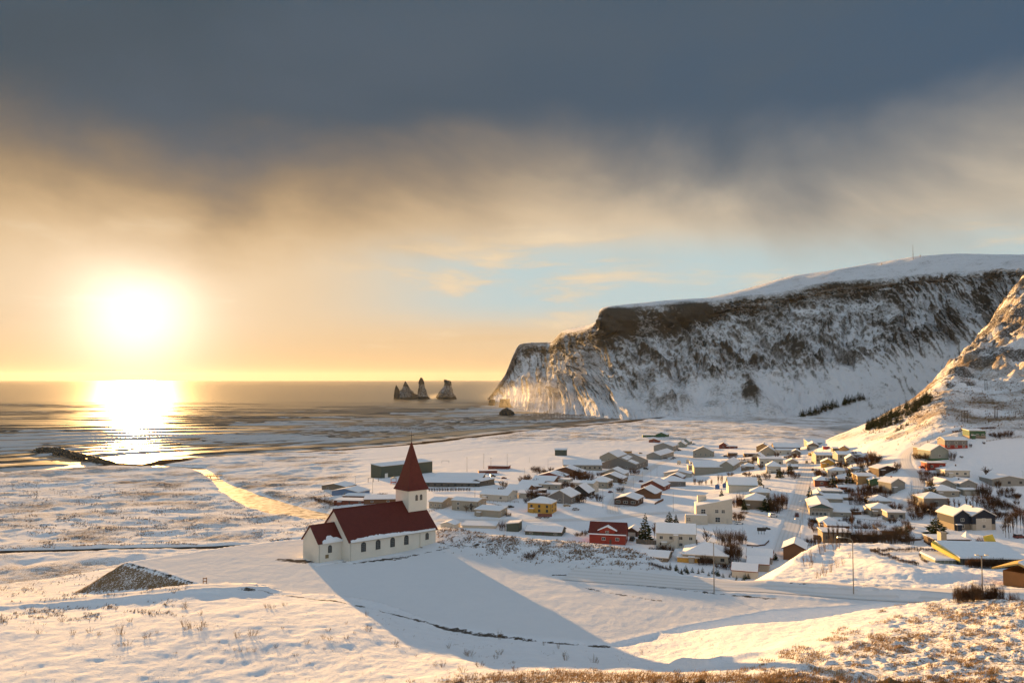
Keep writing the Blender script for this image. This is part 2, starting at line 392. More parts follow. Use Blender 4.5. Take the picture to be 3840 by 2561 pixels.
bank_poly = [Q(a, b, D_=c)[:2] for a, b, c in [(2870, 2184, 146), (2960, 2120, 176), (3005, 2090, 194), (3060, 2062, 204), (3150, 2038, 214), (3250, 2034, 218), (3560, 2052, 217), (3840, 2066, 218), (4300, 2070, 218), (4300, 2226, 137), (3840, 2226, 137), (3400, 2215, 138)]]
def bank_hill(x, y):
    d_, ins = seg_dist(x, y, bank_poly); out = np.where(ins, 0, d_)
    return RB(x, y) - 0.6 * out
def terrain0(x, y):
    x = np.asarray(x, float); y = np.asarray(y, float)
    z = plain(x, y); m_ = y < 330
    z = np.where(m_, np.minimum(z, 27 + np.maximum(y - 150, 0) * 0.3), z)
    if m_.any():
        xs, ys = x[m_], y[m_]
        t = smax(plateau(xs, ys), z[m_], 0.6)
        t = smax(t, nearhill(xs, ys), 0.5); t = smax(t, bank_hill(xs, ys), 0.6)
        z = z.copy(); z[m_] = t
    return z
def at(px, py, fn=plain): return _ray_hit(px, py, fn)
def atn(px, py): return _ray_hit(px, py, terrain0)
def gz(x, y, fn=terrain0): return float(fn(np.array([float(x)]), np.array([float(y)]))[0])

# roads as centre lines (picture points on the ground)
def line_pts(pxs, fn, zoff=0.0):
    p = [at(a, b, fn) for a, b in pxs]
    out = []
    for i in range(len(p) - 1):
        p0, p1, p2, p3 = p[max(i - 1, 0)], p[i], p[i + 1], p[min(i + 2, len(p) - 1)]
        n_ = max(2, int(math.hypot(p2[0] - p1[0], p2[1] - p1[1]) / 4))
        for j in range(n_):
            t = j / n_
            q = [0.5 * (2 * p1[c] + (p2[c] - p0[c]) * t + (2 * p0[c] - 5 * p1[c] + 4 * p2[c] - p3[c]) * t * t + (3 * p1[c] - p0[c] - 3 * p2[c] + p3[c]) * t ** 3) for c in (0, 1)]
            out.append(tuple(q))
    out.append(p[-1][:2]); return out
ROADS = {
    'coast_road': (line_pts([(-900, 2092), (-300, 2080), (0, 2070), (450, 2060), (760, 2054), (960, 2044), (1100, 2034)], plain), 4.2),
    'ring_road': (line_pts([(2130, 2152), (2230, 2160), (2400, 2172), (2600, 2188), (2900, 2200), (3200, 2210), (3450, 2218), (3700, 2226), (4200, 2240)], terrain0), 4.6),
    'main_street': (line_pts([(2935, 2085), (2948, 2030), (2972, 1960), (2990, 1900), (3008, 1840), (3022, 1780), (3035, 1730), (3046, 1690), (3052, 1668)], plain), 4.5),
    'hill_street': (line_pts([(3340, 1930), (3400, 1880), (3440, 1840), (3440, 1790), (3400, 1745), (3400, 1700), (3450, 1665), (3530, 1635), (3640, 1605)], plain), 3.2),
    'village_street': (line_pts([(1640, 1950), (1800, 1950), (2000, 1950), (2250, 1945), (2450, 1925), (2700, 1918), (2975, 1945)], plain), 3.6),
    'harbour_street': (line_pts([(2300, 1925), (2300, 1890), (2330, 1845), (2370, 1805), (2420, 1770), (2480, 1735), (2560, 1712), (2640, 1725), (2800, 1735), (3030, 1735)], plain), 3.4),
    'field_track': (line_pts([(-300, 1870), (0, 1838), (250, 1820), (500, 1800), (760, 1785), (830, 1780), (1000, 1760), (1300, 1735), (1600, 1702), (1900, 1672), (2200, 1650)], plain), 2.4),
    'hill_track': (line_pts([(-300, 2330), (0, 2292), (250, 2272), (500, 2248), (760, 2222), (950, 2212)], terrain0), 2.3),
}
def road_dist(x, y, name):
    pts, w = ROADS[name]; P_ = np.array(pts)
    lo, hi = P_.min(0) - 30, P_.max(0) + 30
    m_ = (x > lo[0]) & (x < hi[0]) & (y > lo[1]) & (y < hi[1]); out = np.full(x.shape, 99.0)
    if m_.any(): out[m_] = seg_dist(x[m_], y[m_], pts, closed=False)[0] - w
    return out
BARE = []   # (polyline, half width) of bare earth lines and spots in world space
def bare_line(pxs, w, fn=None): BARE.append(([(at(a, b, fn) if fn else P3(a, b, z=PZ))[:2] for a, b in pxs], w))
bare_line([(1340, 2290), (1480, 2318), (1650, 2350), (1820, 2375), (2000, 2400), (2150, 2415), (2280, 2425)], 0.40)
bare_line([(1640, 2350), (1830, 2378)], 0.5)
bare_line([(2080, 2158), (2300, 2158), (2560, 2173), (2900, 2190), (3200, 2197), (3560, 2215)], 0.28)
bare_line([(2150, 2172), (2350, 2188), (2520, 2205), (2700, 2222), (2900, 2235)], 0.35)
bare_line([(2160, 2200), (2350, 2232), (2480, 2250), (2550, 2252)], 0.22)
bare_line([(1060, 2098), (1150, 2108)], 1.3)
bare_line([(1130, 2098), (1210, 2112), (1290, 2106), (1330, 2110), (1500, 2090), (1640, 2072), (1690, 2066)], 0.32)
bare_line([(1330, 2112), (1480, 2098), (1570, 2082)], 0.30)
bare_line([(1640, 2050), (1690, 2062), (1740, 2068), (1800, 2066), (1900, 2052), (1850, 2042)], 0.35)
bare_line([(470, 2108), (620, 2150), (765, 2197)], 0.35)
bare_line([(1110, 2246), (1180, 2258), (1300, 2282)], 0.5)
bare_line([(900, 2238), (1000, 2236), (1110, 2246)], 0.4)

# ------------------------------------------------------------------ ground sheet
def col_u():
    a = np.concatenate([np.arange(-2600, -240, 40), np.arange(-240, 4080, 6.0), np.arange(4080, 6400, 40)]); return (a - CX) / F
def depth_rows(d0, d1, f, mn):
    r = [d0]
    while r[-1] < d1: r.append(r[-1] + max(mn, f * r[-1]))
    return np.array(r)
U = col_u(); DR = depth_rows(20, 2700, 0.0052, 0.26)
Yg = np.repeat(DR[:, None], len(U), 1); Xg = Yg * U[None]
Zg = terrain0(Xg, Yg)
sdg = shore_sd(Xg, Yg); rdg, _ = river_fields(Xg, Yg)
roadm = np.zeros(Xg.shape)
for rn in ROADS: roadm = np.maximum(roadm, sstep(-road_dist(Xg, Yg, rn), -1.6, 0.3))
bare = np.zeros(Xg.shape)
wob = fbm(Xg * 0.5, Yg * 0.5, 5, 3)
for pts, w in BARE:
    P_ = np.array(pts); lo, hi = P_.min(0) - 6, P_.max(0) + 6
    m_ = (Xg > lo[0]) & (Xg < hi[0]) & (Yg > lo[1]) & (Yg < hi[1])
    if m_.any():
        d_ = seg_dist(Xg[m_], Yg[m_], pts, closed=False)[0] + 0.5 * wob[m_]
        bare[m_] = np.maximum(bare[m_], sstep(-d_, -w - 0.35, -w + 0.2))
# which layer a point belongs to
top = np.zeros(Xg.shape, int); mN = Yg < 330
pl_z = plateau(Xg[mN], Yg[mN]); nh_z = nearhill(Xg[mN], Yg[mN]); bh_z = bank_hill(Xg[mN], Yg[mN]); p_z = np.minimum(plain(Xg[mN], Yg[mN]), 27 + np.maximum(Yg[mN] - 150, 0) * 0.3)
top[mN] = np.argmax(np.stack([p_z, pl_z, nh_z, bh_z]), 0)
dplat = np.full(Xg.shape, 50.0); d_, ins_ = seg_dist(Xg[mN], Yg[mN], plat_poly); dplat[mN] = np.where(ins_, -d_, d_)
dmound = np.full(Xg.shape, 99.0); dmound[mN] = seg_dist(Xg[mN], Yg[mN], [p[:2] for p in mound_pts], closed=False)[0]
pxg = U[None] * F + CX
# dry grass: lower right hill, left slopes, mound, plain hummocks, hillside
PYg = 1423 + (HC - Zg) / Yg * F
g_hill = sstep(pxg + 2.4 * (PYg - 2440), 2450, 3250) * (top == 2) * 0.53
g_hill = np.maximum(g_hill, (top == 2) * sstep(PYg + 10 * fbm(Xg / 6, Yg / 6, 71, 3), 2515, 2555) * sstep(pxg, 1000, 1900) * 0.85)
g_hill = np.maximum(g_hill, (top == 2) * 0.26)
g_hill = np.maximum(g_hill, (top == 2) * sstep(-pxg, -700, -100) * sstep(-PYg, -2260, -2215) * 0.45)
g_mound = (top == 1) * np.exp(-(dmound / 13.0) ** 2) * 0.50
bankface = (top == 1) * (dplat > 0.4) * (pxg < 820)
g_plain = (top == 0) * sstep(sdg, 30, 70) * (0.50 + 0.22 * fbm(Xg / 34, Yg / 26, 3, 4))
village = (top == 0) * sstep(pxg, 1250, 1500) * sstep(PYg, 1640, 1680) * sstep(Yg, 200, 260)
g_plain = g_plain * (1 - 0.8 * village)
spur = (top == 0) * sstep(Zg, 30, 60) * sstep(Yg, 520, 620) * sstep(pxg, 2900, 3100)
g_plain = np.maximum(g_plain, spur * (0.56 + 0.25 * fbm(Xg / 30, Yg / 30, 87, 4)))
grass = np.maximum(np.maximum(g_hill, g_mound), np.maximum(g_plain, bankface * 0.68)) * (1 - roadm) * (1 - 0.9 * sstep(-rdg, -1.0, 1.0))
grass = np.where((top == 3), 0.18, grass)
packed = np.maximum(roadm, (top == 1) * sstep(-dplat, -0.5, 2.0) * (1 - sstep(g_mound, 0.15, 0.4)))
# relief
quiet = (1 - roadm) * (1 - sstep(-rdg, -2.0, 2.0)) * sstep(sdg, 5, 60)
n20 = fbm(Xg / 26, Yg / 26, 21, 4); n3_ = fbm(Xg / 3.2, Yg / 3.2, 31, 4); n1_ = fbm(Xg / 1.1, Yg / 1.1, 41, 3)
dun = fbm(Xg / 60, Yg / 32, 51, 4); n9 = fbm(Xg / 11, Yg / 13, 36, 4)
hum = (top == 0) * quiet * (1 - village)
Zg = Zg + hum * (1.9 * np.abs(n20) + 1.2 * dun + 0.65 * np.abs(n9) + 0.35 * np.abs(n3_)) * np.clip(Yg / 400, 0.5, 1.0)
Zg = Zg + village * quiet * (0.40 * n20 + 0.30 * np.abs(n9) + 0.10 * n3_)
tus = np.maximum(0, n1_ + 0.1) * g_hill
Zg = Zg + (top == 2) * quiet * (0.26 * n20 + 0.12 * n9 + 0.17 * n3_ + 0.085 * n1_ + 0.42 * tus * sstep(g_hill, 0.25, 0.6) / 0.6)
Zg = Zg + (top == 1) * (0.05 * n3_ * (1 - roadm) + 0.03 * n1_ * (1 - roadm)) + g_mound * (0.35 * np.abs(n3_) + 0.25 * np.maximum(n1_, 0))
Zg = Zg + bankface * (0.10 * n3_ + 0.10 * n1_) + (top == 3) * quiet * (0.25 * n20 + 0.10 * n3_ + 0.05 * n1_)
rug = spur * sstep(Zg, 60, 120)
rn = fbm(Xg / 55, Yg / 55, 61, 6, 0.55)
Zg = Zg + spur * (1.5 * n20 + 0.8 * n3_) + rug * (17 * (1 - np.abs(rn) * 2) - 9 + 6 * n20)
# ridge of the planted bank east of the street
crl = [at(a_, b_, terrain0)[:2] for a_, b_ in [(3010, 2100), (3080, 2062), (3160, 2056), (3240, 2100), (3340, 2138), (3450, 2165), (3560, 2160)]]
P_ = np.array(crl); m_ = (Xg > P_[:, 0].min() - 30) & (Xg < P_[:, 0].max() + 30) & (Yg > P_[:, 1].min() - 30) & (Yg < P_[:, 1].max() + 30) & (top == 3)
d_ = seg_dist(Xg[m_], Yg[m_], crl, closed=False)[0]; Zg[m_] += (1.15 + 0.4 * n9[m_]) * np.exp(-(d_ / 4.5) ** 2) + 0.18 * n3_[m_] + 0.10 * n1_[m_]
# ruts
for nm, amp in (('ring_road', 0.05), ('hill_track', 0.12), ('main_street', 0.05)):
    rd_ = road_dist(Xg, Yg, nm) + ROADS[nm][1]
    Zg -= amp * np.exp(-((rd_ - 1.0) / 0.35) ** 2)
    Zg += amp * 2.2 * np.exp(-((rd_ - ROADS[nm][1] - 0.8) / 0.8) ** 2)
rd_ = road_dist(Xg, Yg, 'hill_track') + ROADS['hill_track'][1]
Zg += (top == 2) * (1.25 * np.exp(-(rd_ / 5.0) ** 2) + 0.25 * np.exp(-(rd_ / 5.5) ** 2) * n3_)
outc = lambda a_, b_, w1, w2: np.exp(-((pxg - a_) / w1) ** 2 - ((1423 - (Zg - HC) / Yg * F - b_) / w2) ** 2)
bare = np.maximum(bare, spur * np.clip(2.2 * (outc(3615, 1395, 42, 62) + outc(3805, 1130, 60, 130) + outc(3740, 1225, 55, 60) + outc(3690, 1290, 50, 40) + outc(3660, 1345, 60, 26) + .8 * outc(3560, 1430, 34, 26) + .8 * outc(3790, 1330, 60, 26) + .8 * outc(3500, 1500, 40, 16)) * sstep(fbm(Xg / 20, Yg / 14, 93, 5), -.35, .25) + .85 * rug * sstep(fbm(Xg / 36, Yg / 22, 94, 5), .12, .4), 0, 1))
bare = np.maximum(bare, bankface * 0.22 * sstep(fbm(Xg / 2.2 + Yg / 9, Yg / 9 - Xg / 30, 97, 4), -.35, .35))
# wind drift with a sharp lip in the hollow
lip = [at(a, b, terrain0)[:2] for a, b in [(2560, 2505), (2660, 2508), (2800, 2478), (2930, 2445), (2968, 2412), (3000, 2392), (3100, 2384), (3250, 2378)]]
P_ = np.array(lip); m_ = (Xg > P_[:, 0].min() - 14) & (Xg < P_[:, 0].max() + 14) & (Yg > P_[:, 1].min() - 14) & (Yg < P_[:, 1].max() + 14) & (top == 2)
d_ = seg_dist(Xg[m_], Yg[m_], lip, closed=False)[0]
fade_ = sstep(np.hypot(Xg[m_] - lip[-1][0], Yg[m_] - lip[-1][1]), 3, 22)
Zg[m_] += fade_ * (0.85 * np.exp(-(d_ / 1.5) ** 2) + 0.25 * np.exp(-(d_ / 4.5) ** 2))
# tyre arcs on the plateau
arc = np.sin((np.hypot(Xg - P3(1500, 2240, z=PZ)[0], (Yg - 150)) + 0.8 * fbm(Xg / 9, Yg / 9, 77, 2)) * 3.6)
Zg += (top == 1) * sstep(-dplat, 1, 4) * (1 - sstep(g_mound, 0.1, 0.3)) * 0.005 * arc * (0.4 + 1.2 * np.abs(n20))
sand = sstep(-(sdg + 14 * fbm(Xg / 60, Yg / 60, 91, 4)), -58, -44)
verts = np.stack([Xg, Yg, Zg], -1).reshape(-1, 3)
gm = bpy.data.materials.new("snow_ground"); gm.use_nodes = True; k = NT(gm.node_tree); b = k.n['Principled BSDF']
at_ = k.new('ShaderNodeAttribute', attribute_name='cover'); cr = k.new('ShaderNodeSeparateColor'); k.l.new(at_.outputs['Color'], cr.inputs[0])
gr, ba, sa = cr.outputs; pk = at_.outputs['Alpha']
geo = k.new('ShaderNodeNewGeometry'); pos = geo.outputs['Position']
fine = k.noise(pos, 3.5, 6, 0.65); med = k.noise(pos, 0.55, 5, 0.6); big = k.noise(pos, 0.05, 4, 0.6)
snowc = k.mix(med, (.70, .72, .76), (.84, .85, .87))
snowc = k.mix(k.m('MULTIPLY', pk, 0.6), snowc, (.66, .66, .67))
gsel = k.m('ADD', k.m('MULTIPLY', fine, 0.80), k.m('ADD', k.m('MULTIPLY', med, 0.26), k.m('MULTIPLY', big, 0.12)))
gmask = k.ss(k.m('ADD', gsel, k.m('MULTIPLY', k.m('SUBTRACT', gr, 0.5), 0.62)), 0.575, 0.70)
grassc = k.mix(fine, (.085, .058, .034), (.28, .185, .095))
c1 = k.mix(k.m('MULTIPLY', gmask, k.ss(gr, 0.02, 0.2)), snowc, grassc)
dirt = k.mix(fine, (.035, .028, .022), (.13, .11, .09))
bmask = k.ss(k.m('ADD', k.m('MULTIPLY', ba, 0.62), k.m('MULTIPLY', k.m('SUBTRACT', k.m('ADD', fine, med), 1.0), 1.1)), 0.35, 0.62)
c2 = k.mix(bmask, c1, dirt)
c3 = k.mix(sa, c2, k.mix(med, (.030, .024, .018), (.07, .055, .04)))
k.put(b.inputs['Base Color'], c3)
k.put(b.inputs['Roughness'], k.mix(sa, (.7, .7, .7), (.38, .38, .38)))
b.inputs['Specular IOR Level'].default_value = 0.0
bp = k.new('ShaderNodeBump'); bp.inputs['Strength'].default_value = 0.85; bp.inputs['Distance'].default_value = 0.42
hh = k.m('ADD', k.m('MULTIPLY', fine, k.m('ADD', 0.14, k.m('MULTIPLY', gr, 0.8))), k.m('MULTIPLY', med, k.m('SUBTRACT', 0.60, k.m('MULTIPLY', pk, 0.42))))
k.put(bp.inputs['Height'], hh); k.l.new(bp.outputs[0], b.inputs['Normal'])
gme = mesh_np("ground", verts, grid_faces(len(DR), len(U)), [gm], smooth=True)
ca = gme.color_attributes.new('cover', 'FLOAT_COLOR', 'POINT')
ca.data.foreach_set('color', np.stack([grass, bare, sand, packed], -1).astype(np.float32).ravel())
tag(link("ground", gme), kind='structure')

# river water, half frozen
def strip(name, pts, ws, zs, m_, seg=1, zoff=0.0):
    n = len(pts); vs = []; 
    for i, p in enumerate(pts):
        a, c = pts[max(i - 1, 0)], pts[min(i + 1, n - 1)]
        tx, ty = c[0] - a[0], c[1] - a[1]; L = math.hypot(tx, ty) or 1; nx, ny = -ty / L, tx / L
        for j in range(seg + 1):
            o_ = (j / seg * 2 - 1) * ws[i]; x_, y_ = p[0] + nx * o_, p[1] + ny * o_
            vs.append((x_, y_, zs(i, x_, y_) + zoff))
    return mesh_np(name, np.array(vs), grid_faces(n, seg + 1), [m_], smooth=True)
rm = bpy.data.materials.new("river_ice"); rm.use_nodes = True; k = NT(rm.node_tree); b = k.n['Principled BSDF']
geo = k.new('ShaderNodeNewGeometry'); n_ = k.noise(geo.outputs['Position'], 0.22, 6, 0.65, 0.5)
ice = k.ss(n_, 0.42, 0.54)
b.inputs['Specular IOR Level'].default_value = 0.035; k.put(b.inputs['Base Color'], k.mix(ice, (.16, .15, .13), (.46, .44, .41))); k.put(b.inputs['Roughness'], k.mix(ice, (.34, .34, .34), (.7, .7, .7)))
bp = k.new('ShaderNodeBump'); bp.inputs['Strength'].default_value = 0.25; bp.inputs['Distance'].default_value = 0.2
k.put(bp.inputs['Height'], k.noise(geo.outputs['Position'], 1.2, 4, 0.6)); k.l.new(bp.outputs[0], b.inputs['Normal'])
rp, rw, rz_ = [], [], []
for i in range(len(river) - 1):
    for j in range(8):
        t = j / 8
        rp.append(tuple(river[i][c] * (1 - t) + river[i + 1][c] * t for c in (0, 1))); rw.append((river_w[i] * (1 - t) + river_w[i + 1] * t) + 3.0); rz_.append(river_z[i] * (1 - t) + river_z[i + 1] * t)
tag(link("river", strip("river", rp, rw, lambda i, x_, y_: rz_[i] - 0.15, rm, 2)), kind='structure')

# dark thawed asphalt of the coast road, packed snow of the others
asph = mat("wet_asphalt", (.045, .043, .042), 0.95, 0.3, 0.8, spec=0.0)
def gsamp(x_, y_):
    j = np.interp(y_, DR, np.arange(len(DR))); u_ = np.interp(x_ / y_, U, np.arange(len(U)))
    j0, u0 = int(min(j, len(DR) - 2)), int(min(u_, len(U) - 2)); a, c = j - j0, u_ - u0
    q = Zg[j0:j0 + 2, u0:u0 + 2]
    return float(q[0, 0] * (1 - a) * (1 - c) + q[1, 0] * a * (1 - c) + q[0, 1] * (1 - a) * c + q[1, 1] * a * c)
pm = bpy.data.materials.new("packed_snow_road"); pm.use_nodes = True; k = NT(pm.node_tree); b = k.n['Principled BSDF']
at_ = k.new('ShaderNodeAttribute', attribute_name='across'); geo = k.new('ShaderNodeNewGeometry')
w_ = at_.outputs['Fac']; n_ = k.noise(geo.outputs['Position'], 0.7, 5, 0.6)
rut = k.m('SINE', k.m('MULTIPLY', k.m('ADD', w_, k.m('MULTIPLY', n_, 0.06)), 26.0))
k.put(b.inputs['Base Color'], k.mix(k.ss(k.m('ADD', rut, k.m('MULTIPLY', n_, 1.2)), 0.2, 1.7), (.70, .69, .69), (.62, .605, .59)))
b.inputs['Roughness'].default_value = 0.6
def road_mesh(name, key, m_, inset, zo):
    pts, w = ROADS[key]; seg = 6
    me = strip(name, pts, [w - inset] * len(pts), lambda i, x_, y_: gsamp(x_, y_), m_, seg, zo)
    a = me.attributes.new('across', 'FLOAT', 'POINT'); a.data.foreach_set('value', np.tile(np.linspace(0, 1, seg + 1), len(pts)).astype(np.float32))
    return tag(link(name, me), kind='structure')
road_mesh("coast_road", 'coast_road', asph, 0.9, 0.10)
road_mesh("ring_road", 'ring_road', pm, 0.5, 0.06)
road_mesh("main_street", 'main_street', pm, 0.6, 0.07)
road_mesh("hill_street", 'hill_street', pm, 0.4, 0.07)
road_mesh("village_street", 'village_street', pm, 0.4, 0.07)
road_mesh("harbour_street", 'harbour_street', pm, 0.4, 0.07)
# ------------------------------------------------------------------ sea
Us = (np.concatenate([np.arange(-3000, -200, 60), np.arange(-200, 150, 7.0), np.arange(150, 950, 3.6), np.arange(950, 1500, 7.0), np.arange(1500, 2500, 11.0), np.arange(2500, 4200, 60)]) - CX) / F
Ds = np.concatenate([depth_rows(660, 1500, 0.0020, 1.0), depth_rows(1508, 3600, 0.0042, 1.0), depth_rows(3700, 60000, 0.03, 1.0)])
Ys = np.repeat(Ds[:, None], len(Us), 1); Xs = Ys * Us[None]
sds = -shore_sd(Xs, Ys)                                   # metres out from the beach
nx_, ny_ = -0.235, 0.972
wl = 96 + 0 * Xs
q = nx_ * Xs + ny_ * Ys + 34 * fbm(Xs / 420, Ys / 420, 5, 3)
blend = sstep(sds, 60, 420)
q = q * blend + (sds * 1.0 + 700) * (1 - blend)
ph = q / 92.0
def crest(p, sharp): return np.power(0.5 + 0.5 * np.cos(2 * np.pi * p), sharp)
amp = 0.35 + 0.65 * sstep(fbm(Xs / 260, Ys / 90, 15, 3), -0.35, 0.45)
surf = sstep(sds, 2, 60) * (1 - sstep(sds, 420, 1000))
far = sstep(sds, 350, 900) * (1 - sstep(Ys, 2800, 3500))
Zs = surf * 3.6 * amp * crest(ph, 6) + far * 2.3 * amp * crest(ph, 3)
chop = fbm(Xs / 46, Ys / 14, 25, 3); Zs = Zs + chop * 0.45 * (1 - sstep(Ys, 2400, 3500))
Zs = np.where(sds < 0, -0.02 + 0 * Zs, Zs)
shoreward = crest(ph + 0.13, 3) * surf
foam = sstep(shoreward * (0.45 + 0.8 * amp) + 0.28 * fbm(Xs / 22, Ys / 12, 35, 4), 0.55, 0.9)
foam = np.maximum(foam, sstep(-sds, -46, -14) * sstep(fbm(Xs / 40, Ys / 18, 45, 4), -0.55, 0.0))
wash = surf * (1 - sstep(sds, 120, 300)) * sstep(fbm(Xs / 90, Ys / 20, 65, 5), -0.15, 0.45) * 0.75
foam = np.maximum(foam, wash * (0.25 + 0.85 * crest(ph + 0.30, 1.6)))
foam = np.maximum(foam, far * sstep(crest(ph + .03, 9) * amp + 0.3 * fbm(Xs / 60, Ys / 14, 55, 4), 0.80, 1.05))
wm = bpy.data.materials.new("sea_water"); wm.use_nodes = True; k = NT(wm.node_tree); b = k.n['Principled BSDF']
at_ = k.new('ShaderNodeAttribute', attribute_name='foam'); geo = k.new('ShaderNodeNewGeometry'); pos = geo.outputs['Position']
fn_ = k.noise(k.scalev(pos, (0.05, 0.10, 0.1)), 1.0, 6, 0.7)
fm = k.ss(k.m('ADD', at_.outputs['Fac'], k.m('MULTIPLY', k.m('SUBTRACT', fn_, 0.5), 0.9)), 0.35, 0.75)
k.put(b.inputs['Base Color'], k.mix(fm, (.050, .046, .036), (.50, .50, .50)))
k.put(b.inputs['Roughness'], k.mix(fm, (.31, .31, .31), (.5, .5, .5))); b.inputs['IOR'].default_value = 1.33; b.inputs['Specular IOR Level'].default_value = 0.28
hn = k.m('ADD', k.noise(k.scalev(pos, (0.035, 0.075, 0.05)), 1.0, 8, 0.62), k.m('MULTIPLY', k.noise(k.scalev(pos, (0.010, 0.03, 0.02)), 1.0, 3, 0.5), 1.6))
bp = k.new('ShaderNodeBump'); bp.inputs['Strength'].default_value = 1.0; bp.inputs['Distance'].default_value = 0.45
k.put(bp.inputs['Height'], hn); k.l.new(bp.outputs[0], b.inputs['Normal'])
sme = mesh_np("sea", np.stack([Xs, Ys, Zs], -1).reshape(-1, 3), grid_faces(len(Ds), len(Us)), [wm], smooth=True)
a = sme.attributes.new('foam', 'FLOAT', 'POINT'); a.data.foreach_set('value', foam.astype(np.float32).ravel())
tag(link("sea", sme), kind='structure')

# ------------------------------------------------------------------ cliff mountain
rows = {
 'crest': [(1838,1497,3560),(1905,1412,3600),(1957,1299,3700),(2066,1287,3500),(2110,1252,3200),(2238,1217,2900),(2262,1169,2700),(2450,1143,2750),(2630,1130,2800),(2777,1094,2850),(2940,1045,2900),(3103,1021,2850),(3267,993,2800),(3430,967,2700),(3593,960,2600),(3757,966,2500),(3850,962,2400),(4150,950,2300)],
 'rim': [(1838,1498,3530),(1904,1414,3560),(1958,1301,3600),(2066,1290,3350),(2110,1256,3000),(2232,1222,2650),(2258,1173,2420),(2450,1147,2400),(2630,1136,2400),(2777,1112,2400),(2940,1094,2400),(3103,1058,2380),(3267,1046,2330),(3430,1030,2250),(3593,1020,2150),(3757,1012,2000),(3850,1012,1900),(4150,1010,1800)],
 'band': [(1838,1500,3510),(1904,1430,3530),(1955,1340,3560),(2060,1335,3300),(2110,1320,2950),(2222,1290,2590),(2258,1290,2380),(2440,1258,2360),(2630,1222,2360),(2777,1188,2360),(2940,1165,2360),(3103,1128,2340),(3267,1108,2290),(3430,1085,2210),(3593,1066,2110),(3757,1050,1965),(3850,1050,1865),(4150,1050,1765)],
 'mid': [(1838,1501,3500),(1902,1445,3500),(1950,1390,3450),(2050,1400,3180),(2105,1400,2820),(2210,1390,2450),(2270,1380,2260),(2440,1350,2230),(2630,1320,2220),(2777,1290,2220),(2940,1270,2210),(3103,1240,2200),(3267,1220,2150),(3430,1200,2070),(3593,1160,1980),(3757,1130,1850),(3850,1120,1760),(4150,1120,1680)],
 'talus': [(1838,1502,3490),(1895,1475,3450),(1940,1450,3300),(2030,1470,2950),(2090,1480,2600),(2190,1480,2270),(2290,1470,2120),(2440,1450,2090),(2630,1430,2080),(2777,1410,2080),(2940,1390,2060),(3103,1370,2040),(3267,1350,2000),(3430,1310,1930),(3593,1260,1850),(3757,1220,1720),(3850,1200,1650),(4150,1200,1580)],
 'apron': [(1838,1502.5,3470),(1890,1495,3250),(1932,1500,2900),(2015,1515,2560),(2085,1522,2350),(2190,1528,2110),(2310,1530,1960),(2440,1518,1960),(2630,1510,1980),(2777,1505,1970),(2940,1502,1930),(3103,1485,1930),(3267,1455,1900),(3430,1420,1830),(3593,1370,1760),(3757,1330,1650),(3850,1310,1590),(4150,1300,1520)],
 'foot': [(1838,1503,3450),(1885,1515,3000),(1925,1538,2400),(2000,1550,2180),(2080,1556,2080),(2190,1562,1970),(2330,1577,1790),(2440,1566,1845),(2630,1562,1890),(2777,1564,1860),(2940,1567,1820),(3103,1562,1820),(3267,1556,1800),(3430,1540,1750),(3593,1500,1700),(3757,1480,1600),(3850,1470,1550),(4150,1450,1480)],
}
G = [[P3(*p[:2], D=p[2]) for p in rows[r]] for r in ('crest', 'rim', 'band', 'mid', 'talus', 'apron', 'foot')]
back = [(p[0] + (250 if i < 3 else 120), p[1] + 1300, -5 if i < 2 else max(60, p[2] - 60)) for i, p in enumerate(G[0])]
under_ = [(p[0] - 10, p[1] - 70, -5.0) for p in G[-1]]
G = np.array([back] + G + [under_])                       # (9, 18, 3)
def cr1(ctrl, t):
    n = ctrl.shape[0]; i = np.clip(np.floor(t).astype(int), 0, n - 2); f = (t - i)[(...,) + (None,) * (ctrl.ndim - 1)]
    p0, p1, p2, p3 = ctrl[np.maximum(i - 1, 0)], ctrl[i], ctrl[i + 1], ctrl[np.minimum(i + 2, n - 1)]
    m1, m2 = 0.35 * (p2 - p0), 0.35 * (p3 - p1)
    return (2 * f**3 - 3 * f**2 + 1) * p1 + (f**3 - 2 * f**2 + f) * m1 + (-2 * f**3 + 3 * f**2) * p2 + (f**3 - f**2) * m2
tr = np.concatenate([np.linspace(0, 1, 14)[:-1], np.linspace(1, 2, 26)[:-1], np.linspace(2, 3, 44)[:-1], np.linspace(3, 4, 60)[:-1], np.linspace(4, 5, 54)[:-1], np.linspace(5, 6, 40)[:-1], np.linspace(6, 7, 34)[:-1], np.linspace(7, 8, 8)])
tcs = np.linspace(0, 17, 820)
M1 = cr1(G, tr)                                          # (nr, 18, 3)
M = cr1(np.swapaxes(M1, 0, 1), tcs); M = np.swapaxes(M, 0, 1).copy()   # (nr, nc, 3)
def grid_normals(M):
    du = np.gradient(M, axis=1); dv = np.gradient(M, axis=0); n = np.cross(du, dv)
    n /= np.linalg.norm(n, axis=-1, keepdims=True) + 1e-9
    return n
Nn = grid_normals(M); Nn *= np.where((Nn[..., 1:2] > 0.2) & (Nn[..., 2:3] < 0.5), -1, 1); Nn *= np.where(Nn[..., 2:3] < 0, -1, 1)
T_, S_ = np.repeat(tr[:, None], len(tcs), 1), np.repeat(tcs[None], len(tr), 0)
arc_len = np.concatenate([[0], np.cumsum(np.linalg.norm(np.diff(M[len(tr) // 2], axis=0), axis=-1))])
A_ = np.repeat(arc_len[None], len(tr), 0)                 # metres along the cliff
Hh = M[..., 2]
warp = 45 * fbm(A_ / 160, Hh / 160, 8, 4)
rib = 1 - 2 * np.abs(fbm((A_ + 1.8 * warp + 0.65 * Hh) / 78, (Hh + warp) / 150, 18, 5, 0.55))
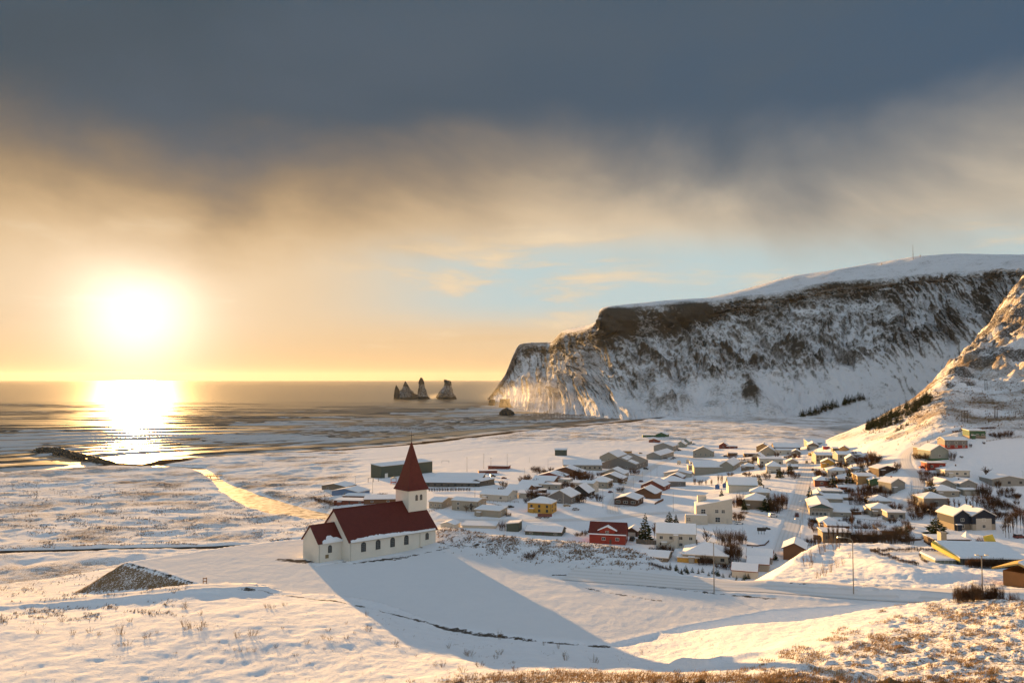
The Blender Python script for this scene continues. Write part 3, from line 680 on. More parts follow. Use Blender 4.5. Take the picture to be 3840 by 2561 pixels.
rib2 = 1 - 2 * np.abs(fbm((A_ + 0.6 * warp) / 26, Hh / 60, 28, 5, 0.6))
lump = fbm(A_ / 70, Hh / 55, 38, 6, 0.6); ledge = fbm(A_ / 160 + warp / 90, Hh / 13, 48, 4)
wc = sstep(T_, 2.0, 2.6) * (1 - sstep(T_, 4.6, 5.6)); wt = sstep(T_, 4.2, 5.0) * (1 - sstep(T_, 6.6, 7.0)); wp = sstep(T_, 0.9, 1.3) * (1 - sstep(T_, 1.8, 2.0))
edge = sstep(S_, 1.5, 6.0) * 0.70 + 0.30
disp = wc * edge * (30 * (rib - 0.3) + 10 * (rib2 - 0.3) + 20 * lump + 8 * ledge) + wt * (11 * (rib - 0.3) + 3.2 * (rib2 - 0.3) + 10 * lump + 1.0 * ledge)
# buttresses in front of the face
for s0, t0, rs, rt, hgt in [(9.0 + .35, 5.9, .26, .5, 34), (7.35, 5.95, .42, .55, 46), (8.2, 4.5, .22, 1.0, 22), (6.3, 3.6, .30, 1.5, 30), (5.3, 4.2, .18, 1.4, 24), (10.2, 4.2, .30, 1.0, 22), (7.2, 4.6, .2, 1.0, 20), (4.4, 4.6, .2, 1.2, 18)]:
    disp += hgt * np.exp(-((S_ - s0 - 0.10 * (T_ - t0)) / rs) ** 2 - ((T_ - t0) / rt) ** 2) * (0.75 + 0.5 * lump)
M = M + Nn * disp[..., None]
M[..., 2] += wp * 3.5 * fbm(A_ / 90, M[..., 1] / 120, 58, 4)
# rock shows on the steep dark band and in the broken face, snow lies elsewhere
N2 = grid_normals(M); N2 *= np.where(N2[..., 2:3] < 0, -1, 1)
steep = 1 - N2[..., 2]
band = sstep(T_, 1.94, 2.05) * (1 - sstep(T_, 2.75, 3.35))
rock = 0.00 + 0.46 * sstep(steep, 0.25, 0.85)
rock = rock + 0.30 * band * (1 - 0.45 * sstep(S_, 10.5, 13)) * (0.75 + 0.6 * lump) + 0.05 * wc + 0.20 * (rib2 - 0.4) * wc - 0.02 * wt + 0.30 * lump * (wc + .6 * wt) + 0.12 * rib * wc + 0.24 * ledge * wc + 0.14 * ledge * wt
rock = rock - 0.08 * (1 - sstep(T_, 1.88, 2.0)) - 0.12 * sstep(S_, 9.0, 11) * sstep(T_, 4.6, 5.4) - 0.03 * sstep(T_, 5.2, 6.2) * (1 - sstep(T_, 6.6, 6.8))
for s0, t0, rs, rt in [(9.35, 6.1, .20, .42), (7.35, 6.2, .30, .42), (6.35, 2.7, .3, .6), (7.9, 2.5, .5, .5)]:
    rock += 1.1 * np.exp(-((S_ - s0 + .06 * rib2 + .05 * lump) / rs) ** 2 - ((T_ - t0 + .25 * lump) / rt) ** 2) * np.clip(0.45 + 1.2 * lump + 0.5 * rib2, 0, 1.2)
rock += 0.9 * sstep(T_, 6.86, 6.96) * (1 - sstep(S_, 6.0, 6.5))
mm = bpy.data.materials.new("cliff_rock_and_snow"); mm.use_nodes = True; k = NT(mm.node_tree); b = k.n['Principled BSDF']
at_ = k.new('ShaderNodeAttribute', attribute_name='rock'); at2 = k.new('ShaderNodeAttribute', attribute_name='face')
geo = k.new('ShaderNodeNewGeometry'); pos = geo.outputs['Position']
fa = k.noise(at2.outputs['Vector'], 1.0, 9, 0.72, 0.4); fb = k.noise(pos, 0.16, 8, 0.75); fc = k.noise(pos, 0.018, 6, 0.65)
mixn = k.m('ADD', k.m('MULTIPLY', fa, 0.50), k.m('ADD', k.m('MULTIPLY', fb, 0.75), k.m('MULTIPLY', fc, 0.45)))
sel = k.m('ADD', at_.outputs['Fac'], k.m('MULTIPLY', k.m('SUBTRACT', mixn, 0.85), 2.0))
rk = k.ss(sel, 0.34, 0.74); du = k.ss(sel, -0.10, 0.45)
rockc = k.mix(fb, (.026, .027, .024), (.092, .090, .080))
snowy = k.mix(du, k.mix(fb, (.66, .67, .70), (.84, .85, .87)), (.27, .266, .258))
k.put(b.inputs['Base Color'], k.mix(rk, snowy, rockc)); b.inputs['Roughness'].default_value = 0.85; b.inputs['Specular IOR Level'].default_value = 0.0
bp = k.new('ShaderNodeBump'); bp.inputs['Strength'].default_value = 0.9; bp.inputs['Distance'].default_value = 5.0
k.put(bp.inputs['Height'], k.m('ADD', fb, fa)); k.l.new(bp.outputs[0], b.inputs['Normal'])
CLIFF = mm
mme = mesh_np("mountain", M.reshape(-1, 3), grid_faces(len(tr), len(tcs)), [mm], smooth=True)
a = mme.attributes.new('rock', 'FLOAT', 'POINT'); a.data.foreach_set('value', rock.astype(np.float32).ravel())
a = mme.attributes.new('face', 'FLOAT_VECTOR', 'POINT')
a.data.foreach_set('vector', np.stack([(A_ + 1.2 * warp + 0.75 * Hh) / 34, (Hh + 0.5 * warp) / 30, 0 * A_], -1).astype(np.float32).ravel())
tag(link("mountain", mme), kind='structure')

# ------------------------------------------------------------------ sea stacks and shore rocks
def rock_mesh(name, outline, D_, thick, base_y, snowy=0.0, seed=1, nu=44, nv=40):
    """a stack of rock: width per height read from its outline [(py, left px, right px)], a full round body with depth"""
    ol = np.array(outline, float); t = np.linspace(0, 1, nv)
    pys = np.interp(t, np.linspace(0, 1, len(ol)), ol[:, 0]); l = np.interp(pys[::-1], ol[::-1, 0], ol[::-1, 1])[::-1] if False else np.interp(t, np.linspace(0, 1, len(ol)), ol[:, 1])
    r = np.interp(t, np.linspace(0, 1, len(ol)), ol[:, 2]); vs = []
    for i in range(nv):
        xl, _, z = P3(l[i], pys[i], D=D_); xr = P3(r[i], pys[i], D=D_)[0]
        cx, hw = (xl + xr) / 2, (xr - xl) / 2
        for j in range(nu):
            an = 2 * math.pi * j / nu
            vs.append((cx + hw * math.cos(an), D_ + hw * thick * math.sin(an), z))
    vs = np.array(vs).reshape(nv, nu, 3)
    ang_ = np.repeat(np.linspace(0, 2 * np.pi, nu, endpoint=False)[None], nv, 0)
    d_ = fbm(np.cos(ang_) * 2.2 + seed, vs[..., 2] / 14 + np.sin(ang_) * 2.2, seed, 5, 0.6)
    c = vs.mean(1, keepdims=True); off = vs - c; off[..., 2] = 0
    vs = vs + off * (0.30 * d_[..., None]); vs[..., 2] += 1.5 * d_ * (1 - sstep(t, 0, .1))[:, None]
    f = []
    for i in range(nv - 1):
        for j in range(nu): f.append((i * nu + j, i * nu + (j + 1) % nu, (i + 1) * nu + (j + 1) % nu, (i + 1) * nu + j))
    V = vs.reshape(-1, 3); topc = V[:nu].mean(0); V = np.vstack([V, topc])
    fa_ = np.array(f); ft = np.array([(j, (j + 1) % nu, len(V) - 1, len(V) - 1) for j in range(nu)])
    me = bpy.data.meshes.new(name); fl = [tuple(x) for x in fa_] + [tuple(x[:3]) for x in ft]
    me.from_pydata([tuple(p) for p in V], [], fl); me.materials.append(mm)
    rk_ = np.full(len(V), 0.92 - snowy); hz = (V[:, 2] - V[:, 2].min()) / (np.ptp(V[:, 2]) + 1e-6)
    rk_ += np.where(hz < 0.16, 0.6, 0) + np.where(hz > 0.72, 0.25, 0)
    a = me.attributes.new('rock', 'FLOAT', 'POINT'); a.data.foreach_set('value', rk_.astype(np.float32))
    a = me.attributes.new('face', 'FLOAT_VECTOR', 'POINT'); a.data.foreach_set('vector', (V * np.array([1 / 17, 1 / 17, 1 / 30])).astype(np.float32).ravel())
    me.polygons.foreach_set('use_smooth', [True] * len(me.polygons))
    bm = bmesh.new(); bm.from_mesh(me); bmesh.ops.recalc_face_normals(bm, faces=bm.faces); bm.to_mesh(me); bm.free()
    return me
DS = P3(1550, 1497, z=-1)[1]
st = empty("sea_stack", (P3(1545, 1497, D=DS)[0], DS, 0)); tag(st, "dark twin-spired sea stack standing left of the single stack", "sea stack", "sea stacks off the headland")
def part_at(root, name, me):
    o = link(name, me, root); o.matrix_parent_inverse = Matrix.Translation(-root.location); return o
part_at(st, "spire", rock_mesh("left_needle", [(1444, 1485, 1487), (1450, 1483, 1490), (1462, 1480, 1497), (1480, 1478, 1500), (1502, 1476, 1508)], DS, 0.8, 0, 0.1, 3))
part_at(st, "spire", rock_mesh("middle_needle", [(1429, 1519, 1521), (1438, 1516, 1526), (1445, 1513, 1531), (1458, 1508, 1536), (1468, 1498, 1546), (1480, 1490, 1550), (1502, 1480, 1562)], DS + 15, 0.7, 0, 0.40, 7))
part_at(st, "spire", rock_mesh("tall_needle", [(1416, 1577, 1583), (1422, 1574, 1586), (1432, 1570, 1589), (1450, 1569, 1592), (1462, 1568, 1599), (1475, 1566, 1602), (1502, 1562, 1608)], DS + 5, 0.8, 0, 0.40, 11))
part_at(st, "base", rock_mesh("stack_base", [(1474, 1535, 1549), (1482, 1512, 1570), (1490, 1482, 1600), (1504, 1466, 1610)], DS + 8, 0.25, 0, 0.1, 13))
s2 = link("sea_stack", rock_mesh("sea_stack_single", [(1423, 1664, 1671), (1429, 1665, 1690), (1436, 1667, 1691), (1448, 1664, 1693), (1460, 1656, 1698), (1475, 1647, 1704), (1488, 1641, 1707), (1502, 1640, 1712)], DS + 30, 0.8, 0, 0.45, 17))
tag(s2, "single blunt snow-flecked sea stack on the right of the twin-spired one", "sea stack", "sea stacks off the headland")
for (ol, D_, lab, sd_) in [([(1498, 1833, 1854), (1510, 1832, 1855), (1526, 1831, 1856)], 2750, "square dark rock pillar in the surf at the headland tip", 21),
                           ([(1496, 1876, 1910), (1510, 1875, 1912), (1530, 1872, 1920)], 2600, "broad dark rock block in the surf beside the headland tip", 23),
                           ([(1530, 1895, 1902), (1535, 1884, 1915), (1545, 1873, 1926), (1556, 1868, 1930)], 2030, "low rounded dark boulder awash in the surf below the cliff", 25)]:
    tag(link("shore_rock", rock_mesh("shore_rock", ol, D_, 0.9, 0, -0.2, sd_)), lab, "rock", "rocks at the foot of the headland")

# ------------------------------------------------------------------ breakwater: a dyke of dumped boulders
def heap(name, pts, w, hgt, n, seed, m_):
    rg = np.random.default_rng(seed); V = []; Fc = []
    ico = [(0, 0, 1), (.89, 0, .45), (.28, .85, .45), (-.72, .53, .45), (-.72, -.53, .45), (.28, -.85, .45), (.72, .53, -.45), (-.28, .85, -.45), (-.89, 0, -.45), (-.28, -.85, -.45), (.72, -.53, -.45), (0, 0, -1)]
    icf = [(0, 1, 2), (0, 2, 3), (0, 3, 4), (0, 4, 5), (0, 5, 1), (1, 6, 2), (2, 7, 3), (3, 8, 4), (4, 9, 5), (5, 10, 1), (6, 7, 2), (7, 8, 3), (8, 9, 4), (9, 10, 5), (10, 6, 1), (6, 11, 7), (7, 11, 8), (8, 11, 9), (9, 11, 10), (10, 11, 6)]
    ico = np.array(ico); P_ = np.array(pts); L = np.concatenate([[0], np.cumsum(np.hypot(*np.diff(P_[:, :2], axis=0).T))])
    for i in range(n):
        s_ = rg.random() * L[-1]; x_ = np.interp(s_, L, P_[:, 0]); y_ = np.interp(s_, L, P_[:, 1])
        hh_ = np.interp(s_, L, hgt); ww = np.interp(s_, L, w)
        o1, o2 = rg.normal(0, .45, 2); o1 = np.clip(o1, -1, 1)
        r_ = rg.uniform(1.0, 2.2) * (0.5 + ww / 24)
        z = hh_ * (1 - abs(o1)) - 0.3
        V.append(ico * rg.uniform(.7, 1.25, (12, 1)) * r_ * np.array([1, 1, .8]) + (x_ + o1 * ww * .75, y_ + o1 * ww * .75 + o2, z))
        Fc += [tuple(np.array(f) + 12 * i) for f in icf]
    return mesh_np(name, np.vstack(V), np.array(Fc), [m_])
brk = [P3(a, b, z=0)[:2] for a, b in [(150, 1692), (210, 1698), (280, 1712), (345, 1726), (400, 1738), (450, 1748)]]
bo = link("breakwater", heap("breakwater", brk, [11, 13, 11, 10, 9, 7], [5, 6.5, 4.5, 4.5, 3.2, 1], 900, 4, mat("wet_basalt", (.085, .062, .04), 0.7, 0.4, 0.4)))
tag(bo, "dark boulder breakwater running into the surf at left", "breakwater")

# spray drifting off the surf at the headland and behind the stacks
def spray(name_label, px, py, D_, rx, ry, rz, dens, seed):
    c = P3(px, py, D=D_); bm = bmesh.new(); bmesh.ops.create_icosphere(bm, subdivisions=3, radius=1.0)
    me = bpy.data.meshes.new("sea_spray"); bm.to_mesh(me); bm.free()
    m_ = bpy.data.materials.new("spray_mist"); m_.use_nodes = True; m_.node_tree.nodes.clear(); k = NT(m_.node_tree)
    tc = k.new('ShaderNodeTexCoord'); r_ = k.vm('LENGTH', tc.outputs['Object']); n_ = k.noise(k.vm('ADD', tc.outputs['Object'], (seed, 0, 0)), 1.6, 4, 0.6)
    pv = k.new('ShaderNodeVolumePrincipled'); pv.inputs['Color'].default_value = (.97, .97, .97, 1); pv.inputs['Anisotropy'].default_value = 0.55
    k.put(pv.inputs['Density'], k.m('MULTIPLY', k.m('MULTIPLY', k.ss(r_, 1.0, 0.1), k.ss(n_, 0.35, 0.65)), dens)); o_ = k.new('ShaderNodeOutputMaterial'); k.l.new(pv.outputs[0], o_.inputs['Volume'])
    me.materials.append(m_); o = link("sea_spray", me, None, c); o.scale = (rx, ry, rz); tag(o, kind='stuff')
spray("", 1960, 1492, 2450, 190, 150, 85, 1.1e-3, 1.0)
spray("", 2060, 1535, 2150, 150, 110, 45, 1.0e-3, 4.0)
spray("", 1625, 1486, DS, 60, 60, 22, 2.0e-3, 7.0)
# ------------------------------------------------------------------ the church
M_W = mat("white_render", (.68, .64, .56), 0.8, 0.12, 0.45, 0.0)
M_RED = mat("red_roof_sheet", (.105, .018, .011), 0.5, 0.28, 1.1, spec=0.25)
M_GL = mat("dark_glass", (.035, .042, .045), 0.15, 0.0, spec=0.5)
M_BAR = mat("grey_glazing", (.22, .22, .20), 0.6, 0.0)
M_DK = mat("dark_frame", (.06, .05, .045), 0.6, 0.0)
M_IRON = mat("black_iron", (.02, .018, .016), 0.5, 0.0)
CX0 = P3(1310, 2096, D=162)
church = empty("church", (CX0[0], CX0[1], PZ), rad(42)); tag(church, "white church with red roofs and a pointed red spire on the snowy hilltop", "church")
L, Wn, EV, RG = 21.4, 12.2, 4.05, 9.6
B0 = -1.6                                                   # walls go down into the snow
b = MB(); b.prism([(0, B0), (Wn, B0), (Wn, EV), (Wn / 2, RG - .12), (0, EV)], 'x', 0, L); b.build("nave_wall", M_W, church)
b = MB(); b.prism([(2.9, B0), (9.3, B0), (9.3, EV), (6.1, 6.95), (2.9, EV)], 'x', -5.3, 0.01); b.build("chancel_wall", M_W, church)
def gable_roof(m, x0, x1, yc, half, z_e, z_r, th=.16, oh=.35):
    sl = (z_r - z_e) / half
    ye, ze = half + oh, z_e - oh * sl
    for s in (-1, 1):
        m.prism([(yc, z_r), (yc + s * ye, ze), (yc + s * ye, ze + th), (yc, z_r + th)], 'x', x0, x1)
b = MB(); gable_roof(b, -.35, L + .35, Wn / 2, Wn / 2, EV, RG - .05); rf = b.build("nave_roof", M_RED, church)
b = MB()
for i in range(48):                                       # standing seams of the sheet roof
    x_ = -.3 + i * .455
    for s in (1,):
        sl = (RG - .05 - EV) / 6.1
        b.hexa([(x_, -.33, EV - .33 * sl + .16), (x_ + .03, -.33, EV - .33 * sl + .16), (x_ + .03, 6.0, RG - .15 + .16), (x_, 6.0, RG - .15 + .16)],
               [(x_, -.33, EV - .33 * sl + .19), (x_ + .03, -.33, EV - .33 * sl + .19), (x_ + .03, 6.0, RG - .12 + .16), (x_, 6.0, RG - .12 + .16)])
o = b.build("roof_seam", M_RED, rf); tag(o, kind='stuff')
b = MB(); b.prism([(Wn / 2 - .18, RG + .06), (Wn / 2, RG + .2), (Wn / 2 + .18, RG + .06)], 'x', -.38, 16.9); b.build("ridge_cap", M_RED, rf)
b = MB(); gable_roof(b, -5.6, 0.0, 6.1, 3.2, EV, 6.98); rc = b.build("chancel_roof", M_RED, church)
# ragged snow left along the eaves
def eave_snow(name, x0, x1, y_e, z_e, slope, hi, seed, parent):
    rg = random.Random(seed); n = int((x1 - x0) / .35); vs = []; fs = []
    for i in range(n + 1):
        x_ = x0 + (x1 - x0) * i / n; h_ = hi(i / n) * (0.75 + .5 * rg.random()); d_ = .10 + .08 * rg.random()
        vs += [(x_, y_e - .05, z_e - .05 * slope + .02), (x_, y_e - .05, z_e + .22 + d_), (x_, y_e + h_ * .6, z_e + h_ * .6 * slope + .16 + d_ * .8), (x_, y_e + h_, z_e + h_ * slope + .165)]
    for i in range(n):
        for j in range(3): a = i * 4 + j; fs.append((a, a + 1, a + 5, a + 4))
    m_ = MB(); m_.add(vs, fs); return m_.build(name, SNOW, parent, smooth=True)
sl = (RG - .05 - EV) / 6.1
eave_snow("eave_snow", 0.1, L - .3, -.33, EV - .33 * sl, sl, lambda t: .22 + .42 * max(0, 1 - abs(t - .30) * 2.6) + .15 * max(0, 1 - abs(t - .62) * 6), 3, rf)
sl2 = (6.98 - EV) / 3.2
eave_snow("eave_snow", -4.6, -.05, 2.9 - .33, EV - .33 * sl2, sl2, lambda t: 1.25 * max(.05, 1 - abs(t - .5) * 1.7), 5, rc)
# tower and spire
tx0, tx1, ty0, ty1, TZ = 16.8, 21.65, 3.7, 8.75, 12.1
b = MB(); b.box(tx0, tx1, ty0, ty1, EV, TZ); tw = b.build("tower", M_W, church)
b = MB(); b.box(tx0 - .06, tx1 + .06, ty0 - .06, ty1 + .06, TZ - .22, TZ - .02); b.build("cornice", M_W, tw)
cxs, cys = (tx0 + tx1) / 2, (ty0 + ty1) / 2
prof = [(1.0, 0), (.985, .06), (.84, 1.0), (.70, 2.2), (.56, 3.7), (.40, 5.6), (.23, 7.8), (.10, 9.5), (.025, 10.35)]
vs, fs = [], []
for f_, z in prof:
    hx, hy = f_ * ((tx1 - tx0) / 2 + .42), f_ * ((ty1 - ty0) / 2 + .42)
    vs += [(cxs - hx, cys - hy, TZ + z), (cxs + hx, cys - hy, TZ + z), (cxs + hx, cys + hy, TZ + z), (cxs - hx, cys + hy, TZ + z)]
for i in range(len(prof) - 1):
    for j in range(4): fs.append((i * 4 + j, i * 4 + (j + 1) % 4, i * 4 + 4 + (j + 1) % 4, i * 4 + 4 + j))
fs += [(3, 2, 1, 0), tuple(range(len(vs) - 4, len(vs)))]
b = MB(); b.add(vs, fs); sp = b.build("spire", M_RED, church)
zt = TZ + 10.3
b = MB(); b.tube([(cxs, cys, zt - .2), (cxs, cys, zt + 2.55)], [.06, .035], 6)
b.box(cxs - .55, cxs + .55, cys - .03, cys + .03, zt + 1.55, zt + 1.64)
for s in (-1, 1):                                        # curled ends of the cross arms
    b.tube([(cxs + s * .55, cys, zt + 1.60), (cxs + s * .68, cys, zt + 1.68), (cxs + s * .62, cys, zt + 1.78)], .03, 5); b.tube([(cxs + s * .55, cys, zt + 1.60), (cxs + s * .68, cys, zt + 1.50), (cxs + s * .60, cys, zt + 1.42)], .03, 5)
b.tube([(cxs - .18, cys, zt + 1.42), (cxs, cys, zt + 1.24), (cxs + .18, cys, zt + 1.42)], .03, 5); b.tube([(cxs - .14, cys, zt + 1.85), (cxs, cys, zt + 2.0), (cxs + .14, cys, zt + 1.85)], .03, 5)
b.tube([(cxs, cys, zt + .55), (cxs, cys, zt + .78)], [.10, .10], 8)
b.build("cross", M_IRON, sp)
# round-headed windows: recessed-looking reveal, glass and glazing bars
def arch(w, h_, n=10):
    p = [(-w / 2, 0), (w / 2, 0)]; r = w / 2
    return p + [(r * math.cos(a), h_ - r + r * math.sin(a)) for a in [math.pi * i / n for i in range(n + 1)]]
def arched_window(root, xc, y, z0, w, h_, bars=3, face='y'):
    out, inn = arch(w, h_), arch(w - .16, h_ - .16); n = len(out)
    vs = [(p[0], -.05, p[1]) for p in out] + [(p[0], -.05, p[1] + .08) for p in inn] + [(p[0], .02, p[1]) for p in out] + [(p[0], -.012, p[1] + .08) for p in inn]
    fs = [(i, (i + 1) % n, n + (i + 1) % n, n + i) for i in range(n)] + [((i + 1) % n, i, 2 * n + i, 2 * n + (i + 1) % n) for i in range(n)] + [(n + i, n + (i + 1) % n, 3 * n + (i + 1) % n, 3 * n + i) for i in range(n)]
    b = MB(); b.add(vs, fs); win = b.build("window", M_DK, root, (xc, y, z0))
    b = MB(); b.prism([(p[0], p[1] + .08) for p in inn], 'y', -.015, .01); b.build("pane", M_GL, win)
    b = MB(); wi = w - .16
    for i in range(1, bars): x_ = -wi / 2 + wi * i / bars; b.box(x_ - .02, x_ + .02, -.035, -.016, .08, h_ - .18 - .12 * abs(x_))
    for i in range(1, 5): z = .08 + (h_ - .2) * i / 5; b.box(-wi / 2, wi / 2, -.034, -.017, z - .018, z + .018)
    b.build("glazing_bar", M_BAR, win); 
    if w > .7:
        b = MB(); b.box(-w / 2 - .06, w / 2 + .06, -.12, .0, -.10, -.002); b.build("sill", M_W, win)
    return win
for a in (3.25, 6.70, 10.24, 13.7): arched_window(church, a, -.004, 1.55, 1.12, 1.95)
arched_window(church, 19.1, -.004, 1.9, .85, 1.45)
arched_window(church, -2.75, 2.9 - .004, 1.75, .85, 1.5)
for a in (18.9, 20.1): arched_window(tw, a, ty0 - .004, 9.85, .62, 1.25, 2)
b = MB(); b.box(-3.75, -3.05, 2.80, 2.91, .75, 1.45); h_ = b.build("hatch", mat("ochre_hatch", (.22, .16, .08), .7, .2), church)
for nm, x_, y_ in (("downpipe", 17.2, -.06), ("downpipe", .25, -.06), ("downpipe", -5.1, 2.84)):
    b = MB(); b.tube([(x_, y_, -.8), (x_, y_, EV - .2)], .055, 6); b.build(nm, mat("pale_pipe", (.45, .41, .34), .6, .1), church)
b = MB(); b.tube([(-.3, -.40, EV - .36), (L + .3, -.40, EV - .36)], .07, 6); b.build("gutter", mat("pale_pipe", (.45, .41, .34)), church)
b = MB(); b.box(17.0, 17.5, -.75, -.2, -.4, .55); tag(b.build("utility_box", mat("grey_box", (.25, .2, .14), .7, .3), None, (church.location[0] + .0, church.location[1], PZ), rad(42)), "small weathered meter box against the church wall under its downpipe", "utility box")
b = MB(); b.box(-.9, L + 2.2, -1.75, -.02, -.55, .10); b.box(-6.6, -.92, 1.0, 2.88, -.55, .08); tag(b.build("church_footpath", SNOW, None, (church.location[0], church.location[1], PZ), rad(42)), kind='structure')
# ------------------------------------------------------------------ village houses
WC = dict(W=(.66, .63, .57), C=(.56, .52, .45), T=(.34, .28, .21), G=(.30, .29, .275), LG=(.44, .44, .41), B=(.15, .075, .04), RB=(.19, .06, .04), DB=(.065, .038, .028), Y=(.46, .27, .06),
          O=(.36, .22, .10), GR=(.045, .10, .055), DG=(.075, .088, .07), BL=(.13, .20, .33), NB=(.018, .024, .038), R=(.24, .035, .024), K=(.03, .03, .03), K2=(.11, .10, .085), PG=(.40, .45, .41), BW=(.05, .12, .30))
WN = dict(W="white", C="cream", T="tan", G="grey", LG="pale_grey", B="brown", RB="red_brown", DB="dark_brown", Y="yellow", O="orange_tan", GR="green", DG="slate_green", BL="blue", NB="navy", R="red", K="black", K2="dark_stone", PG="pale_green", BW="bright_blue")
for q_ in ('W', 'C', 'LG', 'PG', 'T', 'G'): WC[q_] = tuple(v * f for v, f in zip(WC[q_], {'W': (.74, .72, .68), 'C': (.52, .51, .48)}.get(q_, (.52,) * 3)))
def wall_m(c): return mat(WN[c] + "_wall", WC[c], 0.8, 0.14, 0.7)
M_FR = mat("white_frame", (.70, .68, .64), 0.6, 0.0)
M_FAS = mat("pale_fascia", (.42, .39, .34), 0.7, 0.1)
WINM = {}
def win_mesh(w, h_, frame=True):
    key = (round(w, 1), round(h_, 1), frame)
    if key not in WINM:
        w, h_ = key[0], key[1]; t = .09
        b = MB(); b.box(-w / 2, w / 2, -.06, 0, 0, t); b.box(-w / 2, w / 2, -.06, 0, h_ - t, h_); b.box(-w / 2, -w / 2 + t, -.06, 0, t, h_ - t); b.box(w / 2 - t, w / 2, -.06, 0, t, h_ - t)
        if w > .9: b.box(-.035, .035, -.05, 0, t, h_ - t)
        fm_ = b.mesh("window_frame", M_FR if frame else M_DK)
        b = MB(); b.box(-w / 2 + t, w / 2 - t, -.025, 0, t, h_ - t); WINM[key] = (fm_, b.mesh("window_pane", M_GL))
    return WINM[key]
def window(root, x_, y_, z, w, h_, rz=0.0, frame=True):
    a, c = win_mesh(w, h_, frame); o = link("window", a, root, (x_, y_, z), rz); link("pane", c, o); return o
def roof_parts(root, kind, w, d, ev, ri, rc, snow=True, oh=.45, th=.22, z0=0.0):
    """roof sheet with fascia as one part, the snow lying on it as its sub-part"""
    b = MB(); s_ = MB(); st = .24
    def slab(m, q, t):                                    # q: four top corners, laid off by t downwards
        m.hexa([(p[0], p[1], p[2] - t) for p in q], q)
    def both(q):
        slab(b, q, th)
        c = [sum(p[i] for p in q) / len(q) for i in range(3)]
        k_ = 1 - .12 / max(1.0, min(w, d) / 2)
        slab(s_, [(c[0] + (p[0] - c[0]) * k_, c[1] + (p[1] - c[1]) * k_, c[2] + (p[2] - c[2]) * k_ + st + .012) for p in q], st)
    X0, X1, Y0, Y1 = -w / 2 - oh, w / 2 + oh, -oh, d + oh
    if kind == 'y':
        e = ev - ri / (w / 2) * oh + th
        r_ = ev + ri + th
        both([(X0, Y0, e), (0, Y0, r_), (0, Y1, r_), (X0, Y1, e)]); both([(0, Y0, r_), (X1, Y0, e), (X1, Y1, e), (0, Y1, r_)])
    elif kind == 'x':
        e = ev - ri / (d / 2) * oh + th; r_ = ev + ri + th
        both([(X0, Y0, e), (X1, Y0, e), (X1, d / 2, r_), (X0, d / 2, r_)]); both([(X0, d / 2, r_), (X1, d / 2, r_), (X1, Y1, e), (X0, Y1, e)])
    elif kind == 'hip':
        for m, up, ins_ in ((b, th, 0), (s_, th + st, .10)):
            h_ = min(w, d) / 2; A0, A1, C0, C1 = X0 + ins_, X1 - ins_, Y0 + ins_, Y1 - ins_
            if w >= d: r0, r1 = (-w / 2 + h_, d / 2), (w / 2 - h_, d / 2)
            else: r0, r1 = (0, h_), (0, d - h_)
            eb = ev - (0 if m is b else -th - .01); base = [(A0, C0), (A1, C0), (A1, C1), (A0, C1)]
            eh = ev + up; vs = [(p[0], p[1], eb) for p in base] + [(p[0], p[1], eh) for p in base] + [(*r0, ev + ri + up), (*r1, ev + ri + up)]
            side = [(0, 1, 5, 4), (1, 2, 6, 5), (2, 3, 7, 6), (3, 0, 4, 7)]
            tp = [(4, 5, 9, 8), (5, 6, 9), (6, 7, 8, 9), (7, 4, 8)] if w >= d else [(4, 5, 8), (5, 6, 9, 8), (6, 7, 9), (7, 4, 8, 9)]
            m.add(vs, [(3, 2, 1, 0)] + side + tp)
    elif kind == 'mono': both([(X0, Y0, ev + th), (X1, Y0, ev + th), (X1, Y1, ev + ri + th), (X0, Y1, ev + ri + th)])
    elif kind == 'side': both([(X0, Y0, ev + th), (X1, Y0, ev + ri + th), (X1, Y1, ev + ri + th), (X0, Y1, ev + th)])
    else: both([(X0, Y0, ev + th), (X1, Y0, ev + th), (X1, Y1, ev + th), (X0, Y1, ev + th)])
    o = b.build("roof", rc, root, (0, 0, z0))
    if snow: s_.build("roof_snow", SNOW, o)
    return o
def wall_shape(b, kind, w, d, ev, ri, z0=-2.0):
    if kind == 'y': b.prism([(-w / 2, z0), (w / 2, z0), (w / 2, ev), (0, ev + ri), (-w / 2, ev)], 'y', 0, d)
    elif kind == 'x': b.prism([(0, z0), (d, z0), (d, ev), (d / 2, ev + ri), (0, ev)], 'x', -w / 2, w / 2)
    elif kind == 'mono': b.prism([(0, z0), (d, z0), (d, ev + ri), (0, ev)], 'x', -w / 2, w / 2)
    elif kind == 'side': b.prism([(-w / 2, z0), (w / 2, z0), (w / 2, ev + ri), (-w / 2, ev)], 'y', 0, d)
    else: b.box(-w / 2, w / 2, 0, d, z0, ev)
GRP = "houses of the village"
